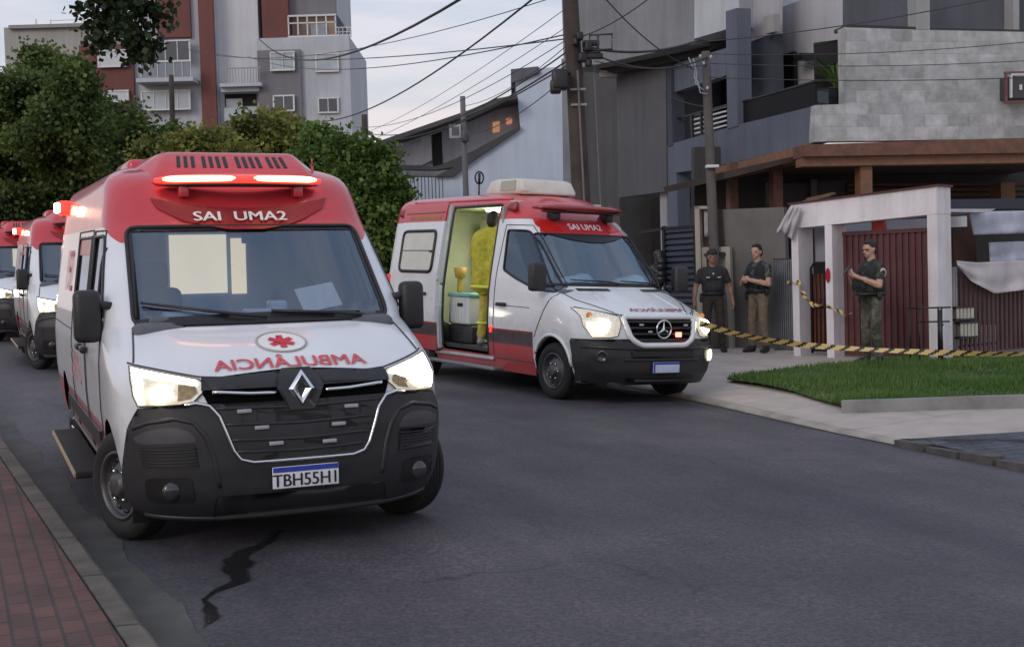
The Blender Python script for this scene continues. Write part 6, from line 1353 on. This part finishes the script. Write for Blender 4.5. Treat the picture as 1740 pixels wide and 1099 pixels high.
# ------------------------------------------------------------------ people (body fused from tapered volumes, then remeshed into one skin)
def cap_mesh(g, a, b, ra, rb, n=12):
    a, b = Vector(a), Vector(b); d = b-a; L = d.length; t = d/L if L > 1e-6 else Vector((0, 0, 1))
    pts, rs = [], []
    for k in range(4): th = PI/2*(1-k/3.0); pts.append(a-t*ra*math.sin(th)); rs.append(max(1e-4, ra*math.cos(th)))
    for k in range(4): th = PI/2*k/3.0; pts.append(b+t*rb*math.sin(th)); rs.append(max(1e-4, rb*math.cos(th)))
    g.tube(pts, rs, n)
def skin(name, prims, mats, parent, voxel=.011, smooth=5, wr=0.0):
    """prims: ('c', a, b, ra, rb, mat) capsule or ('e', centre, radii, mat, rotation) ellipsoid -> one continuous mesh with a material per region"""
    g = G()
    for p in prims:
        if p[0] == 'c': cap_mesh(g, p[1], p[2], p[3], p[4])
        else: g.ell(p[1], p[2], 18, 0, p[4] if len(p) > 4 else None)
    o = g.build('remesh_source', [mats[0]]); md = o.modifiers.new('r', 'REMESH'); md.mode = 'VOXEL'; md.voxel_size = voxel
    ms = o.modifiers.new('s', 'SMOOTH'); ms.factor = .5; ms.iterations = smooth
    bpy.context.view_layer.update(); me = bpy.data.meshes.new_from_object(o.evaluated_get(bpy.context.evaluated_depsgraph_get())); bpy.data.objects.remove(o)
    nv = len(me.vertices); co = np.empty(nv*3); me.vertices.foreach_get('co', co); co = co.reshape(-1, 3)
    if wr:
        no = np.empty(nv*3); me.vertices.foreach_get('normal', no); no = no.reshape(-1, 3)
        f = np.array([mnoise.noise((x*16+7, y*16, z*11))+.6*mnoise.noise((x*34, y*34+3, z*22)) for x, y, z in co])*1.5
        msk = (co[:, 2] < 1.45)[:, None]; co = co+no*f[:, None]*wr*msk; me.vertices.foreach_set('co', co.ravel())
    npf = len(me.polygons); ce = np.empty(npf*3); me.polygons.foreach_get('center', ce); ce = ce.reshape(-1, 3); D = []
    for p in prims:
        if p[0] == 'c':
            a, b = np.array(p[1], float), np.array(p[2], float); d = b-a; t = np.clip(((ce-a)@d)/max(1e-9, d@d), 0, 1); D.append(np.linalg.norm(ce-(a+t[:, None]*d), axis=1)-(p[3]+(p[4]-p[3])*t))
        else:
            R = np.array(p[4]) if len(p) > 4 and p[4] is not None else np.eye(3); q = (ce-np.array(p[1], float))@R; r = np.array(p[2], float); k = np.linalg.norm(q/r, axis=1); D.append((k-1)*r.min())
    D = np.array(D); mi = np.array([p[5] if p[0] == 'c' else p[3] for p in prims])
    idx = mi[np.argmin(D, axis=0)]
    for m_ in mats: me.materials.append(m_)
    while len(me.materials) > len(mats): me.materials.pop(index=0)
    me.polygons.foreach_set('material_index', idx.astype(np.int32)); me.polygons.foreach_set('use_smooth', [True]*npf); me.update(); me.name = name
    o = bpy.data.objects.new(name, me); COL.objects.link(o); o.parent = parent; return o
def hand(pr, w, dirv, palm_n, side, m, curl=.5):
    """palm, four bent fingers of unequal length and a thumb from the side of the palm"""
    d = Vector(dirv).normalized(); n = Vector(palm_n); n = (n-d*n.dot(d)).normalized(); s = d.cross(n)*side; w = Vector(w)
    pr.append(('c', tuple(w), tuple(w+d*.035), .026, .033, m)); pr.append(('c', tuple(w+d*.05+s*.018), tuple(w+d*.085+s*.022), .022, .019, m)); pr.append(('c', tuple(w+d*.05-s*.018), tuple(w+d*.08-s*.024), .021, .018, m))
    for k, (o_, L_) in enumerate(((.034, .070), (.012, .082), (-.011, .077), (-.032, .060))):
        a = w+d*.088+s*o_; b = a+(d*math.cos(curl)+n*math.sin(curl)).normalized()*L_*.55; c = b+(d*math.cos(curl*2.1)+n*math.sin(curl*2.1)).normalized()*L_*.5
        pr.append(('c', tuple(a), tuple(b), .0105, .0095, m)); pr.append(('c', tuple(b), tuple(c), .0095, .008, m))
    a = w+d*.03+s*.030; b = a+(d*.6+s*.7+n*.35).normalized()*.045; c = b+(d*.9+s*.1+n*.4).normalized()*.035
    pr.append(('c', tuple(a), tuple(b), .014, .012, m)); pr.append(('c', tuple(b), tuple(c), .012, .0095, m))
SK, SH, TR, BO, EY, LIP = range(6)
def person(label, mx, H, skinc, shirt, trouser, boot, hairc, arms, legs, head=(0, 0), belly=0.0, sleeve=.55, cap=None, vest=None, extra=None, group=None, hairlen=0):
    """facing local +X; arms: {side: (elbow, wrist, hand direction, palm normal, curl)}; legs: {side: (knee, ankle, toe direction)}"""
    s = H/1.78; root = empty('person', mx @ Matrix.Scale(s, 4), label, 'person', group)
    pr = []; C = lambda a, b, ra, rb, m: pr.append(('c', tuple(a), tuple(b), ra, rb, m)); E_ = lambda c, r, m, R=None: pr.append(('e', tuple(c), r, m, R) if R is not None else ('e', tuple(c), r, m))
    # torso
    E_((0, 0, .96), (.125, .172, .12), TR); C((-.01, -.085, 1.02), (0, -.095, 1.30), .108, .115, SH); C((-.01, .085, 1.02), (0, .095, 1.30), .108, .115, SH); E_((.015+belly*.4, 0, 1.12), (.125+belly, .165+belly*.5, .15), SH); E_((.012, 0, 1.33), (.125, .19, .15), SH); C((0, -.15, 1.425), (0, .15, 1.425), .062, .062, SH); C((-.015, -.05, 1.44), (-.01, .05, 1.44), .07, .07, SH)
    C((-.012, 0, 1.44), (.008, 0, 1.56), .058, .054, SK)
    # head, turned by yaw and pitch
    Rh = Matrix.Rotation(head[0], 3, 'Z') @ Matrix.Rotation(head[1], 3, 'Y'); hc = Vector((.012, 0, 1.60)); Q = lambda x, y, z: tuple(hc+Rh @ Vector((x, y, z)))
    E_(Q(.005, 0, .065), (.098, .077, .112), SK, Rh); E_(Q(.045, 0, -.005), (.056, .054, .052), SK, Rh); C(Q(.078, 0, -.040), Q(.076, 0, -.038), .022, .02, SK); C(Q(.092, 0, .055), Q(.112, 0, .022), .011, .016, SK)
    C(Q(.080, -.040, .078), Q(.080, .040, .078), .016, .016, SK)
    for y in (-.033, .033): E_(Q(.090, y, .056), (.010, .014, .008), EY)
    C(Q(.093, -.02, -.012), Q(.093, .02, -.012), .008, .008, LIP)
    for y in (-.078, .078): E_(Q(-.005, y, .045), (.022, .010, .032), SK)
    for sd in (-1, 1):
        kn, an, td = legs[sd]; hp = Vector((0, sd*.092, .93)); kn, an = Vector(kn), Vector(an)
        C(hp, kn, .098, .070, TR); C(kn, an+Vector((0, 0, .05)), .070, .060, TR); C(kn+Vector((-.02, 0, -.1)), kn+Vector((-.02, 0, -.2)), .066, .062, TR)
        t = Vector((math.cos(td), math.sin(td), 0)); C(an+Vector((0, 0, .10)), an-Vector((0, 0, .02)), .052, .05, BO); C(an+Vector((-.02, 0, -.045)), an+t*.12+Vector((0, 0, -.055)), .045, .042, BO); C(an+t*.12+Vector((0, 0, -.055)), an+t*.165+Vector((0, 0, -.058)), .042, .034, BO)
        el, wr, hd, pn, cu = arms[sd]; sh = Vector((-.005, sd*.20, 1.40)); el, wr = Vector(el), Vector(wr); C(sh, sh.lerp(el, .5), .066, .056, SH); m_ = sh.lerp(el, sleeve)
        C(sh.lerp(el, .5), m_, .058, .056, SH)
        C(m_, el, .048, .043, SH if sleeve > .95 else SK); a2 = SH if sleeve > 1.2 else SK
        C(el, el.lerp(wr, .35), .046, .046, a2); C(el.lerp(wr, .35), wr, .045, .030, a2); hand(pr, wr, hd, pn, sd, SK, cu)
    mats = [skinc, shirt, trouser, boot, mat('eye dark', (.02, .015, .012), .3, 0), mat('lip', (.22, .09, .07), .6, 0)]
    skin('body', pr, mats, root, .0095, 4, .007)
    if hairc:
        hp = [('e', Q(-.012, 0, .088), (.098, .083, .100), 0, Rh), ('e', Q(-.050, 0, .04), (.062, .074, .085), 0, Rh)]
        if not cap: hp.append(('e', Q(.045, 0, .152), (.05, .058, .028), 0, Rh))
        skin('hair', hp, [hairc], root, .010, 3)
    if cap:
        skin('cap', [('e', Q(-.004, 0, .125), (.112, .092, .072), 0, Rh), ('e', Q(.105, 0, .108), (.058, .070, .012), 0, Rh)], [cap], root, .009, 2)
    if vest:
        v = [('c', (-.004, -.08, 1.08), (.008, -.085, 1.34), .142, .138, 0), ('c', (-.004, .08, 1.08), (.008, .085, 1.34), .142, .138, 0), ('e', (.02+belly*.4, 0, 1.16), (.150+belly, .19, .14), 0), ('c', (.0, -.10, 1.40), (.0, -.10, 1.45), .075, .055, 0), ('c', (.0, .10, 1.40), (.0, .10, 1.45), .075, .055, 0)]
        v += [('c', (.135+belly, y, 1.10), (.14+belly, y, 1.17), .035, .033, 0) for y in (-.11, -.035, .045, .12)] + [('c', (.13, .10, 1.30), (.13, .10, 1.37), .03, .028, 0)]
        skin('vest', v, [vest], root, .012, 3, .005)
        g = G(); g.tube([(math.cos(t)*(.148+belly*.9)+belly*.4, math.sin(t)*.195, 1.015) for t in [2*PI*i/28 for i in range(28)]], .024, 8, closed=True); g.bev((.02, -.215, .95), (.10, .07, .17), .02); g.bev((.03, .21, .99), (.07, .06, .11), .02); g.bev((.15+belly, .07, 1.01), (.05, .08, .07), .015); g.build('belt', BLACK, root)
    if extra: extra(root, Q)
    return root
def camo(name, c1, c2, c3, sc=9):
    m = bpy.data.materials.new(name); m.use_nodes = True; N = m.node_tree; b = N.nodes['Principled BSDF']; b.inputs['Roughness'].default_value = .9
    t = N.nodes.new('ShaderNodeTexCoord'); n = N.nodes.new('ShaderNodeTexNoise'); n.inputs['Scale'].default_value = sc; n.inputs['Detail'].default_value = 2; N.links.new(t.outputs['Object'], n.inputs['Vector'])
    r = N.nodes.new('ShaderNodeValToRGB'); r.color_ramp.interpolation = 'CONSTANT'; e = r.color_ramp.elements; e[0].color = (*c1, 1); e[1].color = (*c3, 1); e[1].position = .56; k = e.new(.46); k.color = (*c2, 1); N.links.new(n.outputs['Fac'], r.inputs[0]); N.links.new(r.outputs[0], b.inputs['Base Color']); return m
SKIN1 = mat('light skin', (.46, .27, .20), .55, .1, 12); SKIN2 = mat('brown skin', (.26, .14, .095), .55, .1, 12)
HAIR = mat('dark hair', (.018, .014, .012), .7, .3, 40); BOOT = mat('black boot', (.014, .013, .013), .5, .2, 9)
def stand(px, py, hf, face, Yd=None):
    p = on_h(px, py, hf) if Yd is None else at(px, py, Yd)
    if Yd is not None: p.z = hf(*to_st(p))
    a = math.atan2(-p.y, -p.x) + face      # 0 = looking at the camera, positive turns towards his left (image right)
    return Matrix.Translation(p) @ Matrix.Rotation(a, 4, 'Z')
LEG = {-1: ((.03, -.125, .50), (0, -.15, .10), -.25), 1: ((.03, .12, .50), (-.01, .14, .10), .25)}
def patch_badge(y, z, x, c):
    def f(root, Q):
        g = G(); g.ell((x, y, z), (.012, .03, .04), 12); g.build('sleeve_badge', c, root)
    return f
BAD = mat('pale badge', (.45, .40, .38), .6, .2, 30)
# the policeman with a cap, arms hanging
def ex1(root, Q):
    g = G()
    for y in (-.09, .10): g.bev((.142, y, 1.30), (.008, .06, .022), .003)
    g.ell((.138, .0, 1.36), (.01, .018, .022), 10); g.build('chest_badge', BAD, root)
    g = G(); g.tube([(math.cos(t)*.148, math.sin(t)*.185, 1.02) for t in [2*PI*i/28 for i in range(28)]], .022, 8, closed=True); g.bev((.0, -.205, .95), (.09, .06, .16), .02); g.build('belt', BLACK, root)
person('policeman in a dark cap and black shirt with arms hanging, before the cream meter surround', stand(1214, 599, h_pav, .1, 21.2), 1.72, SKIN2, mat('black shirt', (.020, .021, .023), .8, .3, 9), mat('dark brown trousers', (.040, .027, .022), .85, .25, 9), BOOT, HAIR,
       {-1: ((.0, -.30, 1.12), (.06, -.33, .87), (.15, -.05, -1), (.3, 1, 0), .5), 1: ((-.01, .30, 1.12), (.05, .33, .87), (.15, .05, -1), (.3, -1, 0), .5)}, LEG, (0, 0), .02, .62, mat('black cap', (.014, .014, .016), .7, .2, 9), None, ex1, 'policemen')
# the policeman with folded hands
def ex2(root, Q):
    g = G(); g.ell((.01, .268, 1.30), (.045, .012, .055), 12); g.build('sleeve_badge', BAD, root)
person('bareheaded policeman in a dark vest and khaki trousers with hands clasped at his chest', stand(1291, 598, h_pav, -.75, 21.0), 1.80, SKIN1, camo('grey camouflage shirt', (.05, .055, .05), (.10, .10, .09), (.02, .022, .025)), mat('khaki trousers', (.16, .120, .085), .85, .2, 6), BOOT, HAIR,
       {-1: ((.10, -.27, 1.13), (.30, -.06, 1.20), (.4, 1, .25), (-1, .3, 0), .5), 1: ((.06, .29, 1.12), (.30, .08, 1.20), (.35, -1, .25), (-1, -.3, 0), .6)}, LEG, (.15, .05), .03, .55, None, mat('dark blue vest', (.014, .015, .020), .8, .3, 12), ex2, 'policemen')
# the policeman on the lawn with a phone
PM3 = stand(1484, 622, lambda s, t: h_pav(s, t)+.035, -.95, 18.3)
def ex3(root, Q):
    g = G(); g.ell((.0, .27, 1.31), (.055, .014, .07), 14); g.build('sleeve_badge', BAD, root)
    g = G(); g.ell((.0, .284, 1.31), (.03, .006, .04), 12); g.build('sleeve_emblem', BLACK, root)
    g = G(); g.tube([tuple(Q(.095, y, .058)) for y in (-.07, -.035, 0, .035, .07)], .010, 6); g.build('spectacles', BLACK, root)
person('policeman in a dark vest and camouflage trousers standing on the lawn, looking at a phone', PM3, 1.80, SKIN1, camo('olive camouflage shirt', (.03, .035, .028), (.06, .062, .045), (.018, .02, .016)), camo('olive camouflage trousers', (.040, .045, .030), (.085, .085, .062), (.15, .135, .10), 5), BOOT, HAIR,
       {-1: ((.10, -.28, 1.14), (.31, -.07, 1.28), (.55, .45, .45), (-.3, .6, .3), .7), 1: ((.08, .29, 1.13), (.33, .10, 1.27), (.45, -.5, .4), (-.4, -.5, .5), .7)}, LEG, (.1, .16), .085, .62, None, mat('black vest', (.016, .018, .018), .8, .3, 12), ex3, 'policemen')
g = G(); g.bev((0, 0, 0), (.012, .075, .155), .006); o = g.build('phone', mat('black phone', (.012, .012, .014), .2, .1, 9), None, PM3 @ Matrix.Translation((.43, .02, 1.385)) @ Matrix.Rotation(-.7, 4, 'Y')); tag(o, 'small dark phone held in both hands by the policeman on the lawn', 'phone')
# ------------------------------------------------------------------ vehicles placed on the road
MV1 = van_matrix(-1.6254, 8.3464, .4072); van1 = build_near_van(MV1)
MV2 = van_matrix(1.2941, 16.2553, .53); van2 = build_far_van(MV2)
def st_xy(s, t): p = SN*t+SU*s; return p.x, p.y
for (px, py, Yd, yaw, lab) in ((170, 640, 20.3, .42, 'second ambulance in the queue, mostly hidden behind the nearest one at the left'), (70, 588, 27.0, .43, 'farthest ambulance, cut off by the left edge of the picture')):
    p = at(px, py, Yd); M = van_matrix(p.x, p.y, yaw); c = copy_tree(van1); c.matrix_world = M; c['label'] = lab
    for o in c.children_recursive:
        if o.name.startswith(('light_bar_lamp', 'light_bar_lens')):
            o.material_slots[0].link = 'OBJECT'; o.material_slots[0].material = REDOFF
# things lying on the near dashboard
def inside(name, g, m, M, label, cat, group=None): o = g.build(name, m, None, M); return tag(o, label, cat, group)
PAP = mat('white paper', (.70, .72, .74), .7, .05, 9); D1 = 1.405
g = G(); g.box((-.20, .40, D1+.085), (.20, .28, .004), M=Matrix.Rotation(.9, 3, 'Y') @ Matrix.Rotation(.2, 3, 'Z')); inside('paper_sheet', g, PAP, MV1, 'large white paper sheet propped on the dashboard at the right behind the windscreen', 'paper')
g = G(); g.bev((-.15, .10, D1+.03), (.14, .12, .09), .02); g.bev((-.12, .0, D1), (.12, .26, .05), .015); inside('plastic_packet', g, mat('bluish plastic', (.50, .60, .66), .35, .15, 9), MV1, 'crumpled bluish plastic packet beside the large paper on the dashboard', 'packet')
g = G(); g.bev((-.16, -.52, D1-.01), (.20, .24, .06), .015); inside('glove_box_carton', g, mat('pale blue carton', (.38, .48, .56), .6, .1, 9), MV1, 'pale blue carton lying on the dashboard at the left behind the windscreen', 'carton')
g = G(); g.bev((-.12, -.25, D1-.015), (.10, .30, .035), .012); inside('document_folder', g, mat('grey folder', (.42, .45, .48), .6, .1, 9), MV1, 'narrow grey folder lying in the middle of the dashboard', 'folder')
# things behind the other windscreen
for y, lab in ((-.42, 'crumpled pale plastic bag on the dashboard of the open ambulance, driver side of the picture'), (.42, 'pale paper bundle on the dashboard of the open ambulance near its far corner')):
    g = G(); g.ell((-.32, y, 1.46), (.16, .28, .09), 16); g.ell((-.34, y+.1, 1.50), (.12, .14, .08), 12); inside('plastic_bag', g, mat('pale plastic bag', (.62, .70, .72), .4, .15, 9), MV2, lab, 'bag')
# storage box and bag in the doorway
sb = empty('storage_box', MV2 @ Matrix.Translation((-2.82, -.58, .80)), 'white plastic storage box with a teal lid inside the open side door', 'box')
g = G(); g.bev((0, 0, .20), (.62, .44, .40), .03)
for k in range(5): g.box((-.2+.1*k, -.222, .20), (.012, .012, .34))
g.build('box_body', mat('white plastic', (.52, .55, .56), .5, .08, 5), sb); g = G(); g.bev((0, 0, .42), (.66, .48, .06), .02); g.build('box_lid', mat('teal plastic', (.16, .36, .33), .45, .1, 5), sb); g = G(); g.bev((.05, -.226, .28), (.16, .012, .05), .005); g.build('box_handle', BLACK, sb)
g = G(); g.bev((-2.80, -.56, .66), (.7, .46, .26), .03); inside('equipment_case', g, mat('dark case', (.02, .02, .022), .5, .2, 9), MV2, 'dark equipment case under the white storage box in the ambulance doorway', 'case')
g = G(); g.lathe([(0, 0), (0, .07), (.15, .10), (.155, .085), (.02, .06), (.02, 0)], 20, M=Matrix.Translation((-3.06, -.66, 1.46)) @ Matrix.Rotation(PI/2, 4, 'X')); g.bev((-3.06, -.66, 1.36), (.07, .07, .22), .02); inside('yellow_container', g, mat('yellow plastic', (.42, .26, .04), .45, .15, 6), MV2, 'yellow container on its stand just inside the ambulance doorway', 'container')
# the firefighter in yellow gear, seen from behind in the doorway
YG = mat('yellow turnout cloth', (.46, .42, .045), .85, .18, 7, bump=.3, bscale=30)
fm = MV2 @ Matrix.Translation((-2.05, -.70, .53)) @ Matrix.Rotation(PI*.5+.5, 4, 'Z')
def exf(root, Q):
    v = [('c', (-.006, -.085, 1.00), (0, -.13, 1.38), .19, .17, 0), ('c', (-.006, .085, 1.00), (0, .13, 1.38), .19, .17, 0), ('c', (-.0, -.10, .84), (-.0, -.10, 1.0), .185, .185, 0), ('c', (-.0, .10, .84), (-.0, .10, 1.0), .185, .185, 0), ('c', (0, -.20, 1.42), (0, .20, 1.42), .10, .10, 0), ('c', (-.005, -.22, 1.40), (.06, -.29, 1.2), .085, .075, 0), ('c', (-.005, .22, 1.40), (.05, .30, 1.2), .085, .075, 0), ('c', (-.03, -.05, 1.5), (-.03, .05, 1.5), .07, .07, 0)]
    skin('turnout_coat', v, [YG], root, .012, 3, .010)
    st_ = mat('lime reflective band', (.55, .62, .08), .5, .1, 20, emit=(.6, .7, .1), estr=.05)
    g = G(); g.tube([(math.cos(t)*.190, math.sin(t)*.285, .78) for t in [2*PI*i/32 for i in range(32)]], .022, 6, closed=True); g.build('coat_band', st_, root)
    g = G()
    for sd in (-1, 1): g.tube([(.01+math.cos(t)*.078, sd*.128+math.sin(t)*.078, .30) for t in [2*PI*i/18 for i in range(18)]], .014, 6, closed=True)
    g.build('trouser_band', st_, root)
person('firefighter in yellow turnout coat and trousers standing in the open ambulance door, seen from behind', fm, 1.88, SKIN2, YG, mat('yellow turnout trousers', (.44, .37, .075), .85, .22, 6, bump=.3, bscale=30), mat('grey boot', (.25, .25, .24), .6, .2, 9), HAIR,
       {-1: ((.12, -.30, 1.16), (.34, -.22, 1.16), (1, .2, .1), (0, 0, -1), .5), 1: ((.10, .31, 1.15), (.30, .24, 1.10), (1, -.2, 0), (0, 0, -1), .5)}, LEG, (0, .1), .03, 1.3, None, None, exf)
